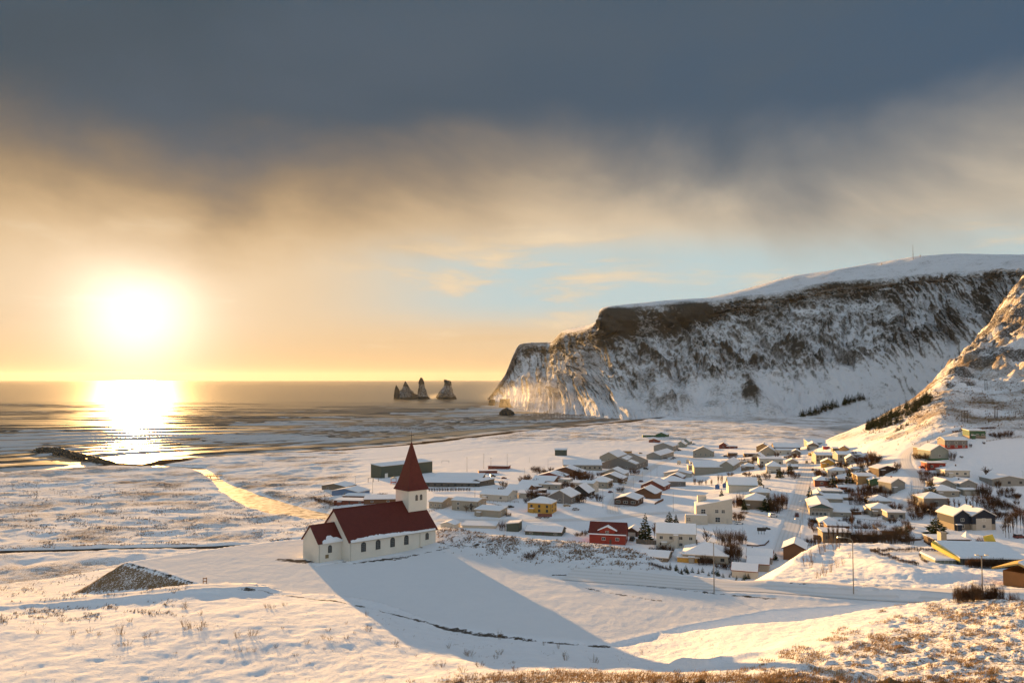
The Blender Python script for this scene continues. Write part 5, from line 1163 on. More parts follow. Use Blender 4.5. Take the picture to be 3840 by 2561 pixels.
for (a, z, s_) in ((2639, 37, 17), (2688, 40, 13), (2711, 40, 13), (2691, 7, 18)):
    w1 = window(wo_, X(a), -.004, z / ppm, s_ / ppm, s_ / ppm, 0, True); b = MB(); b.box(-s_ / ppm / 2, s_ / ppm / 2, -.06, -.02, s_ / ppm / 2 - .05, s_ / ppm / 2 + .05); b.build("glazing_bar", M_FR, w1)
for a in (2581, 2588):
    for z in (13, 20): window(lw, X(a), -3.21, z / ppm, .5, .5, 0, False)
b = MB(); b.box(X(2722), X(2729), -.08, 0, 0, 22 / ppm); b.build("door", M_FAS, wo_)
# navy house of two gables on a tan base
for px_, w_px, lb, gar in ((3610, 56, "left gable of the navy house, with a tan lower storey", 0), (3690, 76, "right gable of the navy house, over a wide pale garage front", 1)):
    H(px_, 1986, w_px, 3, 11, 52, 22 if gar else 20, 'y', 'NB', lb, 1, 1, two=True, base=(.40, 'C' if gar else 'T'), garage=gar, door=False, oh=.6)
# low dark culture house with yellow wing gables and a planted bank in front
M_YEL = mat("yellow_sheet", (.62, .47, .07), .6, .08, .8)
g = P3(3700, 2125, D=178); ppm = F / g[1]; cu_ = empty("visitor_centre", g, rad(-3)); tag(cu_, "low dark building with tilted yellow roof ends at the right edge", "building")
X = lambda p: (p - 3700) / ppm
b = MB(); b.box(X(3604), X(3850), 0, 9, -3, 31 / ppm); b.build("wall", wall_m('K2'), cu_)
b = MB(); b.hexa([(X(3600), -.6, 31 / ppm), (X(3845), -.6, 31 / ppm), (X(3825), 9, 58 / ppm), (X(3584), 9, 62 / ppm)], [(X(3600), -.6, 31 / ppm + .3), (X(3845), -.6, 31 / ppm + .3), (X(3825), 9, 58 / ppm + .3), (X(3584), 9, 62 / ppm + .3)]); rf_ = b.build("roof", SNOW, cu_)
b = MB(); b.hexa([(X(3561), 7.5, 44 / ppm), (X(3598), -.9, 18 / ppm), (X(3600), -.6, 31 / ppm), (X(3582), 9, 62 / ppm)], [(X(3560), 7.7, 62 / ppm), (X(3597), -.8, 26 / ppm), (X(3599), -.5, 33 / ppm), (X(3580), 9.2, 64 / ppm)]); b.build("wing_gable", M_YEL, cu_)
b = MB(); b.hexa([(X(3782), 10, 60 / ppm), (X(3826), 9.6, 52 / ppm), (X(3826), 10.2, 52 / ppm), (X(3784), 10.4, 60 / ppm)], [(X(3778), 10, 80 / ppm), (X(3812), 9.8, 88 / ppm), (X(3814), 10.2, 88 / ppm), (X(3780), 10.4, 80 / ppm)]); b.build("wing_gable", M_YEL, cu_)
b = MB(); b.box(X(3524), X(3602), 1.2, 8, -3, 19 / ppm); gl = b.build("glass_porch", mat("pale_greenish_glass", (.22, .25, .20), .3, .3, .6), cu_); b = MB(); b.box(X(3521), X(3604), .8, 8.3, 19 / ppm + .01, 26 / ppm); b.build("porch_roof_snow", SNOW, gl)
for i in range(5): b = MB(); b.box(X(3530 + i * 14) - .07, X(3530 + i * 14) + .07, 1.1, 1.2, -1, 19 / ppm); b.build("post", M_FAS, gl)
for i in range(9): b = MB(); b.box(X(3618 + i * 24) - .12, X(3618 + i * 24) + .12, -.12, 0, -2, 30 / ppm); b.build("post", M_DK, cu_)
b = MB(); b.box(X(3640), X(3662), 13, 15, 30 / ppm, 84 / ppm); b.build("chimney", wall_m('C'), cu_)
b = MB(); vs = [(X(3735), 13, 66 / ppm), (X(3757), 13, 66 / ppm), (X(3757), 15, 66 / ppm), (X(3735), 15, 66 / ppm), (X(3746), 14, 88 / ppm)]; b.add(vs, [(3, 2, 1, 0), (0, 1, 4), (1, 2, 4), (2, 3, 4), (3, 0, 4)]); b.build("roof_light", SNOW, cu_)
g = P3(3905, 2196, D=146); cb = empty("timber_cabin", g, rad(35)); tag(cb, "timber cabin with a snowy wide-eaved roof cut by the right edge", "cabin")
b = MB(); b.box(-3.2, 4, -2.2, 5, -3, 2.3); b.build("wall", mat("warm_timber", (.22, .11, .045), .7, .25, 1.0), cb)
b = MB(); b.hexa([(-4.2, -3.4, 2.1), (5, -3.4, 2.1), (5, 2, 3.9), (-4.2, 2, 3.9)], [(-4.2, -3.4, 2.4), (5, -3.4, 2.4), (5, 2, 4.2), (-4.2, 2, 4.2)]); b.hexa([(-4.2, 2.01, 3.9), (5, 2.01, 3.9), (5, 6.5, 2.3), (-4.2, 6.5, 2.3)], [(-4.2, 2.01, 4.2), (5, 2.01, 4.2), (5, 6.5, 2.6), (-4.2, 6.5, 2.6)])
rf_ = b.build("roof", mat("yellow_eave", (.45, .31, .10), .7, .15), cb)
b = MB(); b.hexa([(-4.1, -3.3, 2.46), (5, -3.3, 2.46), (5, 2, 4.22), (-4.1, 2, 4.22)], [(-4.1, -3.3, 2.7), (5, -3.3, 2.7), (5, 2, 4.5), (-4.1, 2, 4.5)]); b.build("roof_snow", SNOW, rf_)
for i in range(4): window(cb, -2.4 + i * 1.7, -2.21, .6, 1.1, 1.3)
# ------------------------------------------------------------------ plants
M_TWIG = mat("brown_twigs", (.085, .048, .028), .9, .3, .6, spec=0.0)
M_TWIG2 = mat("grey_brown_twigs", (.10, .068, .046), .9, .3, .6, spec=0.0)
M_TRUNK = mat("bark", (.075, .052, .038), .9, .3, 2.0, spec=0.0)
M_NEEDLE = mat("spruce_needles", (.030, .043, .018), .85, .45, 1.4, spec=0.05)
M_DRY = mat("dry_stalks", (.20, .125, .062), .9, .35, 3.0, spec=0.0)
M_STRAW = mat("golden_grass", (.34, .215, .095), .9, .35, 1.5, spec=0.0)
def blades(segs, rg):
    """thin three-sided twigs: list of (p0, p1, r0, r1) -> verts, faces"""
    n = len(segs); p0 = np.array([s[0] for s in segs]); p1 = np.array([s[1] for s in segs]); r0 = np.array([s[2] for s in segs])[:, None]; r1 = np.array([s[3] for s in segs])[:, None]
    t = p1 - p0; t /= np.linalg.norm(t, axis=1, keepdims=True) + 1e-9
    ref = np.where(np.abs(t[:, 2:3]) > .9, np.array([[1., 0, 0]]), np.array([[0, 0, 1.]])); a = np.cross(t, ref); a /= np.linalg.norm(a, axis=1, keepdims=True) + 1e-9; b_ = np.cross(t, a)
    V = []
    for p, r in ((p0, r0), (p1, r1)):
        for an in (0, 2.094, 4.189): V.append(p + (a * math.cos(an) + b_ * math.sin(an)) * r)
    V = np.stack(V, 1).reshape(-1, 3); o = np.arange(n)[:, None] * 6
    Fc = np.stack([np.concatenate([o + i, o + (i + 1) % 3, o + 3 + (i + 1) % 3, o + 3 + i], 1) for i in range(3)], 1).reshape(-1, 4)
    return V, Fc
def shrub_mesh(name, seed, stems, spread, lean, kids, thick=.020, m_=None, dome=True):
    """unit-height leafless shrub: stems from the ground, forking into finer twigs"""
    rg = np.random.default_rng(seed); segs = []
    def grow(p, d_, L, r, lev):
        q = p + d_ * L; segs.append((p, q, r, r * .6))
        if lev == 0: return
        for _ in range(kids[lev - 1]):
            t = rg.uniform(.35, 1.0); e = d_ + rg.normal(0, .42, 3); e[2] = abs(e[2]) * .8 + .25; e /= np.linalg.norm(e)
            grow(p + d_ * L * t, e, L * rg.uniform(.45, .7), r * .55, lev - 1)
    for i in range(stems):
        an = rg.uniform(0, 6.283); rr = spread * math.sqrt(rg.random()) * .55
        d_ = np.array([math.cos(an) * lean * rg.uniform(.2, 1), math.sin(an) * lean * rg.uniform(.2, 1), 1.0]); d_ /= np.linalg.norm(d_)
        grow(np.array([math.cos(an) * rr, math.sin(an) * rr, -.05]), d_, rg.uniform(.42, .62), thick, len(kids))
    V, Fc = blades(segs, rg); V[:, 2] *= 1.0 / max(.4, np.percentile(V[:, 2], 99.0)); w_ = np.percentile(np.hypot(V[:, 0], V[:, 1]), 96); V[:, :2] *= .5 / w_
    return mesh_np(name, V, Fc, [m_ or M_TWIG])
BUSH = [shrub_mesh("bush_twigs", s_, 34, .85, .60, (5, 5), .013) for s_ in (1, 2, 3)]
BUSHG = [shrub_mesh("bush_twigs", s_, 30, .8, .5, (5, 5), .012, M_TWIG2) for s_ in (4, 5)]
SMALLB = [shrub_mesh("stalks", s_, 16, .6, .95, (4, 2), .013, M_DRY) for s_ in (6, 7, 8)]
def tree_meshes(seed):
    rg = np.random.default_rng(seed); segs = []
    def grow(p, d_, L, r, lev):
        q = p + d_ * L; segs.append((p, q, r, r * .55))
        if lev == 0: return
        for _ in range((5, 5, 4)[3 - lev] if lev <= 3 else 4):
            t = rg.uniform(.3, 1.0); e = d_ + rg.normal(0, .38, 3); e[2] = abs(e[2]) + .30; e /= np.linalg.norm(e); grow(p + d_ * L * t, e, L * rg.uniform(.5, .72), r * .5, lev - 1)
    for _ in range(7): 
        e = np.array([0, 0, 1.]) + rg.normal(0, .38, 3); e[2] = abs(e[2]) + .5; e /= np.linalg.norm(e); grow(np.array([0, 0, rg.uniform(.18, .5)]), e, rg.uniform(.22, .34), .014, 2)
    V, Fc = blades(segs, rg); V[:, 2] /= np.percentile(V[:, 2], 99.5); w_ = np.percentile(np.hypot(V[:, 0], V[:, 1]), 96); V[:, :2] *= .5 / w_
    b = MB(); b.tube([(0, 0, -.1), (.01, 0, .3), (0, .01, .62), (0, 0, .85)], [.034, .026, .016, .006], 6)
    return mesh_np("crown_twigs", V, Fc, [M_TWIG2 if seed % 2 else M_TWIG]), b.mesh("trunk_mesh", M_TRUNK)
BARE_T = [tree_meshes(s_) for s_ in (21, 22, 23)]
def conifer_meshes(seed, levels=15, kk=9, wid=.24):
    rg = np.random.default_rng(seed); V, Fc = [], []
    for i in range(levels):
        t = i / (levels - 1); z = .10 + .86 * t; R_ = wid * (1 - t) ** .85 + .015; n = max(4, int(kk * (1 - .5 * t)))
        for j in range(n):
            an = 6.283 * (j + rg.random() * .7) / n + i * 1.3; L = R_ * rg.uniform(.65, 1.22); dr = rg.uniform(.10, .32) * L; w_ = L * rg.uniform(.24, .40) + .01
            c, s_ = math.cos(an), math.sin(an); z0 = z + rg.normal(0, .010)
            for seg in range(2):                              # a drooping bough with side sprays
                r0, r1 = L * seg * .5, L * (seg + 1) * .5; h0, h1 = z0 - dr * (seg * .5) ** 1.4, z0 - dr * ((seg + 1) * .5) ** 1.4 + (.012 if seg else 0)
                for sd in (-1, 1):
                    o = len(V); V += [(c * r0, s_ * r0, h0), (c * r1, s_ * r1, h1), (c * (r0 * .4 + r1 * .6) - s_ * w_ * sd * (1 - .45 * seg), s_ * (r0 * .4 + r1 * .6) + c * w_ * sd * (1 - .45 * seg), (h0 + h1) / 2 - .35 * w_ * rg.uniform(.3, 1.2))]
                    Fc.append((o, o + 1, o + 2))
            o = len(V); V += [(c * L * .15, s_ * L * .15, z0), (c * L, s_ * L, z0 - dr), (c * L * .7, s_ * L * .7, z0 - dr - .05)]; Fc.append((o, o + 1, o + 2))
    b = MB(); b.tube([(0, 0, -.08), (0, 0, .5), (0, 0, .99)], [.022, .013, .003], 6)
    return mesh_np("needles", np.array(V), np.array(Fc), [M_NEEDLE]), b.mesh("trunk_mesh", M_TRUNK)
CONI = [conifer_meshes(31), conifer_meshes(32, 14, 9, .27), conifer_meshes(33, 12, 9, .36)]
CON_S = conifer_meshes(35, 8, 7, .27)
R9 = random.Random(99)
def place(px, py, wpx, hpx, fn=plain, D_=None):
    g = P3(px, py, D=D_) if D_ else at(px, py, fn); ppm = F / g[1]; return g, wpx / ppm, hpx / ppm
def put(name, me, g, sx, sz, label, cat, group=None, sink=.0):
    zz_ = max(g[2], gsamp(g[0], g[1])) if g[1] < 235 else g[2]
    o = link(name, me, None, (g[0], g[1], zz_ - sink), R9.uniform(0, 6.28)); o.scale = (sx, sx * R9.uniform(.85, 1.15), sz); return tag(o, label, cat, group)
def bush(px, py, wpx, hpx, label, group=None, fn=plain, grey=False, D_=None):
    g, w, h_ = place(px, py, wpx, hpx, fn, D_); return put("leafless_bush", R9.choice(BUSHG if grey else BUSH), g, w * 1.1, h_, label, "bush", group, .1)
def bushes(lst, label, group, **kw):
    for p in lst: bush(*p, label, group, **kw)
def tree(px, py, wpx, hpx, label, group=None, fn=plain, kinds=BARE_T, name="bare_tree", cat="tree", D_=None, ms=None):
    g, w, h_ = place(px, py, wpx, hpx, fn, D_); cr, tr_ = ms or R9.choice(kinds); t = empty(name, g, R9.uniform(0, 6.28)); t.scale = (w, w, h_) if kinds is BARE_T else (h_, h_, h_)
    tag(t, label, cat, group); link("trunk", tr_, t); link("crown", cr, t); return t
def spruce(px, py, hpx, label, group=None, fat=1.0, fn=plain, ms=None, D_=None):
    fat *= 1.18; hpx *= 1.06
    return tree(px, py, 1, hpx, label, group, fn, CONI, "spruce_tree", "tree", D_, ms) if fat == 1 else _sp(px, py, hpx, label, group, fat, fn, ms)
def _sp(px, py, hpx, label, group, fat, fn, ms):
    t = tree(px, py, 1, hpx, label, group, fn, CONI, "spruce_tree", "tree", None, ms); t.scale = (t.scale[2] * fat,) * 2 + (t.scale[2],); return t
for px_, w_, h_ in ((0, 0, 0),): pass
# spruces
for px, py, h_, fat, lb in [(2420, 2024, 96, 1.0, "tall dark spruce beside the red house's garage"), (2510, 1968, 50, 1.0, "left spruce of the pair behind the white two-storey house"), (2535, 1971, 42, 1.15, "right spruce of the pair behind the white two-storey house"),
    (2706, 1874, 40, 1.1, "spruce peeping over the roof of the cream office building"), (2850, 1820, 40, .9, "spruce at the right end of the blank white building"), (2963, 1777, 40, 1.0, "spruce by the street-edge gabled house"), (2923, 1792, 38, 1.2, "sprawling spruce in front of the white hipped house on its dark base"),
    (3038, 1874, 52, .95, "slim snow-dusted spruce on the right edge of the main street"), (3122, 1826, 44, 1.0, "spruce beside the red-brown hipped house"), (3185, 1812, 58, 1.0, "dark spruce left of the sunlit snowbank"), (3234, 1782, 34, 1.35, "broad spruce above the orange-tan flat house"),
    (3497, 1872, 66, 1.15, "big dark spruce left of the matching grey pair"), (3511, 2004, 66, 1.7, "wide-spreading spruce left of the navy house"), (3372, 2016, 46, 1.5, "green spruce in the thicket, left one by the mound crest"), (3398, 2014, 46, 1.2, "darker spruce in the thicket, right one by the mound crest"),
    (3066, 2124, 40, 1.0, "young spruce on the sunlit bank beside the ring road"), (2908, 2098, 26, 1.1, "small spruce at the end of the pale grey shed"), (2790, 1912, 46, .9, "narrow dark spruce touching the tan hipped house"), (2880, 1914, 58, 1.5, "dark spruce at the left of the roadside hedge trees"),
    (2117, 1798, 20, 2.2, "low dark evergreen bush below the wide brown gable"), (2245, 2000, 36, 1.3, "dark spruce at the left of the red house"), (2212, 2002, 28, 1.5, "low dark spruce further left of the red house")]: spruce(px, py, h_, lb, None, fat)
# the two plantations on the hill
def plantation(band, n, hp, label, group, fn, seed):
    rg = random.Random(seed)
    for i in range(n):
        t = rg.random(); j = t * (len(band) - 1); a = int(j); f = j - a; p, q = band[a], band[min(a + 1, len(band) - 1)]
        x_ = p[0] * (1 - f) + q[0] * f; y_ = p[1] * (1 - f) + q[1] * f + rg.uniform(-.5, .5) * (p[2] * (1 - f) + q[2] * f)
        tree(x_ + rg.uniform(-6, 6), y_, 1, hp * rg.uniform(.7, 1.15), label, group, fn, CONI, "plantation_spruce", "tree", None, CON_S).scale[0] *= 1.35
plantation([(3252, 1608, 20), (3300, 1594, 32), (3345, 1576, 46), (3400, 1553, 56), (3450, 1526, 46), (3490, 1496, 24)], 270, 30, "spruce of the dense dark plantation on the sunlit ridge slope", "spruces of the ridge plantation", terrain0, 5)
plantation([(3362, 1618, 6), (3390, 1606, 8), (3412, 1596, 4)], 18, 20, "spruce of the short strip below the ridge plantation", "spruces of the short strip", terrain0, 6)
def mtn_at(px, py):
    """nearest point of the mountain's face to a picture point"""
    d_ = (((M[..., 0] / M[..., 1]) * F + CX - px) ** 2 + (1423 - (M[..., 2] - HC) / M[..., 1] * F - py) ** 2); d_[:200] += 1e9
    i = np.unravel_index(np.argmin(d_), d_.shape); return tuple(M[i])
rg = random.Random(12)
for i in range(60):
    x_ = 2998 + 242 * rg.random(); base = 1566 - (x_ - 2998) * .30; y_ = base + rg.uniform(-9, 6); g = mtn_at(x_, y_)
    if i < 50 or x_ > 3050:
        t = empty("plantation_spruce", g, rg.uniform(0, 6)); h_ = 27 / (F / g[1]) * rg.uniform(.6, 1.2); t.scale = (h_ * 1.3, h_ * 1.3, h_); tag(t, "spruce of the dark row along the cliff foot", "tree", "spruces along the cliff foot"); link("trunk", CON_S[1], t); link("crown", CON_S[0], t)
# dwarf pines under the white shed, along the ring road
rg = random.Random(14)
for i in range(46):
    t_ = rg.random(); x_ = 2440 + 370 * t_; y_ = 2128 + 46 * t_ ** .8 + rg.uniform(-12, 8)
    tree(x_, y_, 1, 24 * rg.uniform(.6, 1.2), "dwarf pine in the thicket between ring road and great hipped bungalow", "dwarf pines by the ring road", plain, CONI, "dwarf_pine", "tree", None, CON_S).scale[0] *= 1.6
# leafless bushes and hedges in the gardens
bushes([(2160, 1808, 40, 40), (2186, 1808, 50, 44), (2208, 1806, 40, 36)], "brown bush of the big mound right of the wide brown gable", "bushes by the wide brown gable")
bushes([(2110, 1832, 34, 28), (2130, 1834, 40, 32), (2146, 1832, 24, 22)], "brown bush of the clump behind the black steep-gabled house", "bushes behind the black gable")
bush(1890, 1832, 40, 32, "grey-brown bare bush at the corner of the white bungalow row", grey=True); bush(1875, 1842, 22, 14, "small bare bush left of the bungalow row", grey=True)
bushes([(1970, 1802, 16, 12), (1984, 1800, 22, 14), (2046, 1776, 22, 16), (2068, 1770, 22, 20)], "russet bush along the upper edge of the snow-roofed row", "bushes above the snow-roofed row")
bushes([(1988, 1872, 30, 42), (2004, 1870, 34, 44), (2020, 1874, 36, 26), (2050, 1870, 34, 26), (1974, 1886, 30, 20)], "brown bush of the thicket behind the yellow house", "bushes behind the yellow house")
bushes([(2170, 1886, 30, 34), (2186, 1884, 30, 38)], "dark bush against the grey gable-fronted house", "bushes by the grey gable house")
bushes([(2216, 1870, 26, 14), (2234, 1862, 26, 14)], "low clipped hedge bush in the cream hipped house's yard", "hedge in the hipped house's yard")
bushes([(2372, 1782, 24, 30), (2388, 1780, 24, 22), (2322, 1804, 34, 20), (2345, 1800, 24, 14)], "dark bush in the yards below the big grey hall", "bushes below the grey hall")
bushes([(2606, 1816, 12, 28), (2626, 1818, 22, 22), (2648, 1818, 8, 22), (2668, 1820, 9, 26), (2694, 1812, 10, 36), (2706, 1812, 10, 34)], "thin bare sapling on the open white slope", "saplings on the open slope", grey=True)
bushes([(2758, 1902, 30, 40), (2778, 1898, 34, 50)], "rusty bush between the office building and the tan hipped house", "bushes by the office building")
bushes([(2896, 1916, 40, 60), (2920, 1914, 44, 66), (2942, 1908, 36, 60), (2926, 1890, 40, 40), (2908, 1924, 40, 40)], "dark bush of the tall roadside hedge left of the main street", "roadside hedge bushes")
bushes([(2762, 1936, 44, 16), (2790, 1926, 30, 12), (2766, 1952, 44, 26), (2780, 1950, 30, 24)], "snow-topped hedge bush in the office car park", "car park hedges")
bushes([(3142, 1764, 36, 30), (3160, 1760, 40, 36), (3174, 1756, 24, 24)], "brown bush right of the small yellow house", "bushes by the small yellow house")
bushes([(3240, 1744, 34, 36), (3262, 1740, 40, 42), (3280, 1736, 40, 28), (3222, 1752, 24, 26), (3186, 1786, 30, 34), (3210, 1784, 26, 20)], "brown bush below the sunlit ridge foot", "bushes below the ridge foot")
bushes([(3316, 1772, 20, 20), (3356, 1772, 24, 28), (3366, 1760, 26, 30), (3270, 1775, 30, 14)], "reddish bush round the dark brown cabin", "bushes round the cabin")
bushes([(3226, 1854, 40, 36), (3248, 1850, 36, 40), (3272, 1848, 34, 36), (3216, 1892, 34, 32), (3236, 1890, 40, 40), (3258, 1886, 36, 36), (3290, 1880, 30, 28), (3312, 1874, 30, 22)], "brown bush in the gully left of the small pale house", "bushes in the gully")
bush(3190, 1892, 18, 52, "tall narrow brown bush like a column beside the shop annex"); bush(3362, 1918, 52, 36, "round dense leafless bush above the cream flat box house")
bushes([(3418, 1900, 30, 36), (3436, 1892, 36, 50), (3458, 1888, 30, 40), (3424, 1930, 50, 40), (3452, 1928, 56, 48), (3480, 1924, 44, 40), (3500, 1930, 40, 34), (3438, 1948, 50, 30)], "brown bush of the thicket left of the grey hipped house", "thicket left of the grey hipped house")
bushes([(3462, 1788, 36, 30), (3480, 1786, 30, 24), (3510, 1790, 40, 22), (3530, 1788, 36, 20), (3486, 1830, 26, 60)], "dark bush below the dark red box house", "bushes below the red box house")
bush(3572, 1726, 28, 36, "round bare garden tree right of the pale grey-green gable"); bushes([(3440, 1722, 26, 12), (3458, 1722, 26, 14), (3606, 1716, 14, 8), (3640, 1676, 12, 14), (3470, 1750, 20, 8), (3690, 1666, 10, 12)], "small low bush on the upper hillside lawns", "low bushes on the hillside")
tree(3696, 1792, 46, 44, "spreading bare tree alone on the hillside snow"); bushes([(3740, 1644, 26, 22), (3760, 1642, 28, 26), (3782, 1640, 30, 28), (3720, 1638, 26, 18)], "dark hedge bush right of the highest green house", "hedge by the green house")
for x_ in range(3580, 3725, 16): bush(x_, 1616 - (x_ - 3580) * .06 + (6 if x_ < 3600 else 0), 20, 9, "low hedge bush edging the road above the highest houses", "hedge edging the upper road")
bushes([(3682, 1868, 40, 50), (3700, 1866, 44, 56), (3722, 1888, 50, 36), (3748, 1904, 50, 40), (3690, 1900, 50, 44), (3770, 1912, 40, 36), (3742, 1830, 24, 30)], "brown bush of the thicket above the navy house", "thicket above the navy house")
for i, (x_, y_, h_) in enumerate([(3650, 1905, 60), (3664, 1915, 56), (3560, 1915, 50), (3580, 1922, 54), (3596, 1918, 46), (3624, 1912, 60), (3640, 1920, 44), (3710, 1925, 50), (3728, 1930, 56)]): tree(x_, y_, 18, h_, "slim bare birch in the rows behind the navy house", "birches behind the navy house")
for i, (x_, y_, h_) in enumerate([(3772, 2016, 90), (3784, 2020, 100), (3800, 2010, 96), (3814, 2000, 100), (3828, 1990, 96), (3838, 2004, 90), (3790, 1996, 84), (3762, 2000, 44)]): tree(x_, y_, 24, h_, "tall bare tree in the row at the right edge beside the navy house", "tall bare trees at the right edge")
bush(3677, 2048, 34, 36, "russet bush right of the long flat dark house"); bushes([(3470, 2022, 36, 12), (3490, 2022, 36, 12), (3510, 2022, 34, 10), (3440, 2026, 30, 14), (3620, 2034, 20, 20)], "low hedge bush in front of the wide-spreading spruce", "hedge by the wide spruce")
bush(3034, 2046, 30, 34, "round dark leafless shrub, left of two by the main street"); bush(3064, 2044, 34, 32, "round dark leafless shrub, right of two by the main street")
bushes([(3050, 1960, 40, 22), (3066, 1966, 46, 20), (3040, 1980, 30, 30), (3062, 1996, 40, 26)], "reddish hedge bush below the shop windows", "hedge below the shop")
for x_, y_, h_ in [(3108, 2042, 76), (3126, 2050, 84), (3142, 2044, 88), (3160, 2046, 82), (3178, 2036, 70), (3196, 2024, 110), (3052, 2060, 50)]: tree(x_, y_, 20, h_, "tall thin bare tree before the olive-tan flat house", "thin trees by the olive-tan house")
bushes([(3214, 2040, 50, 56), (3240, 2044, 54, 66), (3268, 2046, 56, 60), (3296, 2044, 54, 70), (3322, 2046, 56, 64), (3346, 2040, 54, 56), (3226, 2000, 50, 40), (3262, 1996, 54, 40), (3300, 2000, 50, 44), (3412, 2040, 40, 40), (3360, 2030, 60, 60), (3390, 2036, 50, 50)], "brown bush of the thicket above the planted bank", "thicket above the planted bank", grey=True)
# bushes around the white two-storey house and the great bungalow
tree(2455, 2018, 34, 60, "bare tree right of the tall dark spruce"); tree(2651, 2046, 44, 72, "fan-shaped bare tree right of the white two-storey house")
for x_, y_, w_, h_ in [(2702, 2048, 40, 70), (2724, 2052, 44, 66), (2746, 2046, 44, 56), (2768, 2044, 44, 60), (2786, 2040, 36, 40)]: bush(x_, y_, w_, h_, "brown bush of the tall thicket right of the fan-shaped tree", "tall thicket by the great bungalow", grey=True)
for x_, y_, w_, h_ in [(2732, 2110, 50, 74), (2752, 2112, 50, 80), (2766, 2100, 40, 56), (2740, 2070, 40, 40)]: bush(x_, y_, w_, h_, "dense russet bush at the right corner of the great bungalow", "russet bushes at the great bungalow")
bushes([(2442, 2070, 24, 22), (2474, 2072, 36, 30), (2496, 2070, 44, 30), (2514, 2072, 30, 24)], "brown bush on the lawn below the white two-storey house", "bushes below the white house")
bushes([(2626, 2118, 30, 30), (2646, 2118, 36, 36), (2668, 2118, 30, 28), (2700, 2130, 50, 20), (2730, 2134, 40, 24)], "bare shrub along the great bungalow's front wall", "shrubs along the bungalow wall")
bushes([(2602, 2050, 20, 26), (2620, 2048, 16, 20), (2590, 1966, 14, 20), (2616, 1966, 14, 18)], "thin bare shrub beside the white two-storey house", "thin shrubs by the white house", grey=True)
bushes([(2232, 2006, 24, 34), (2190, 2010, 24, 24), (2170, 2012, 30, 18), (2260, 2000, 26, 22)], "brown shrub left of the red house", "shrubs left of the red house")
tree(1768, 1918, 30, 34, "bare garden tree before the two-storey cream house, left one"); tree(1748, 1922, 30, 30, "bare garden tree before the two-storey cream house, middle one"); bush(1795, 1920, 26, 24, "dark bush before the two-storey cream house"); tree(1694, 1886, 18, 22, "small bare tree left of the two-storey cream house")
bushes([(1906, 1936, 26, 16), (1884, 1934, 16, 12), (2020, 1942, 26, 7), (2050, 1942, 26, 7)], "low shrub in the verge near the yellow house", "verge shrubs near the yellow house")
bushes([(1880 + 18 * i, 1988 + i * .6, 20, 36 - 2 * (i % 3)) for i in range(3)], "bare bush by the green-grey lean-to shed", "bushes by the lean-to shed")
bushes([(1190, 1880, 30, 16), (1206, 1886, 34, 18), (1228, 1890, 36, 20), (1246, 1896, 30, 18), (1175, 1870, 20, 10), (1436, 1862, 36, 16)], "dark scrub by the river-side houses", "scrub by the river-side houses")
for i in range(16): bush(1610 + 10 * i, 1842, 9, 16, "thin leafless hedge plant before the school wing", "hedge before the school", grey=True)
# plants on the sunlit bank by the ring road
rg = random.Random(44)
for x_, y_, h_ in [(3098, 2080, 60), (3112, 2060, 50), (3130, 2075, 56), (3145, 2070, 40), (3020, 2120, 50), (3040, 2128, 44), (3084, 2150, 42), (3115, 2145, 52), (3140, 2130, 40), (3162, 2120, 36), (3188, 2100, 26), (3060, 2165, 34), (3072, 2168, 34), (3092, 2160, 40), (3048, 2110, 60), (3080, 2090, 70)]:
    g = at(x_, y_, terrain0); put("sapling", R9.choice(SMALLB), g, h_ * .5 * g[1] / F, h_ * g[1] / F, "young bare sapling on the sunlit bank above the ring road", "sapling", "saplings on the sunlit bank")
def hedge_line(pts, n, hp, label, group, seed, fn=terrain0):
    rg = random.Random(seed)
    for i in range(n):
        t = i / (n - 1) * (len(pts) - 1); a = min(int(t), len(pts) - 2); f = t - a
        x_ = pts[a][0] * (1 - f) + pts[a + 1][0] * f; y_ = pts[a][1] * (1 - f) + pts[a + 1][1] * f + rg.uniform(-2, 2); g = at(x_, y_, fn)
        put("hedge_plant", R9.choice(BUSHG), g, 16 * g[1] / F, hp * rg.uniform(.7, 1.2) * g[1] / F, label, "hedge plant", group)
hedge_line([(3270, 2072), (3340, 2066), (3430, 2066), (3520, 2068), (3560, 2072)], 34, 15, "twig of the upper hedge along the bank's back edge", "upper hedge on the bank", 3)
hedge_line([(3270, 2074), (3330, 2094), (3390, 2112), (3440, 2122)], 22, 16, "twig of the lower hedge slanting across the bank", "lower hedge on the bank", 4)
hedge_line([(3452, 2086), (3460, 2100), (3476, 2112)], 7, 10, "twig of the short hedge by the glass porch", "short hedge by the porch", 8)
for i in range(20): x_ = 3632 + 8.4 * i; g = P3(x_, 2132, D=174); put("hedge_plant", R9.choice(BUSH), g, 1.5, (34 + 12 * R9.random()) * g[1] / F, "bare hedge plant in front of the low dark building", "hedge plant", "hedge before the dark building", .3)
rg = random.Random(45)
for i in range(34):
    x_ = 3590 + 255 * (i + rg.random()) / 34; y_ = 2236 + 26 * rg.random(); D__ = 118 + 8 * rg.random(); g = P3(x_, y_ + 6, D=D__); g = (g[0], g[1], gz(g[0], g[1]))
    put("roadside_shrub", R9.choice(BUSH + BUSHG), g, (36 + 18 * rg.random()) * g[1] / F, (50 + 30 * rg.random()) * g[1] / F, "tall bare shrub in the thicket at the ring road's right end", "bush", "thicket at the ring road's right end", .3)
rg = random.Random(71); ex = []
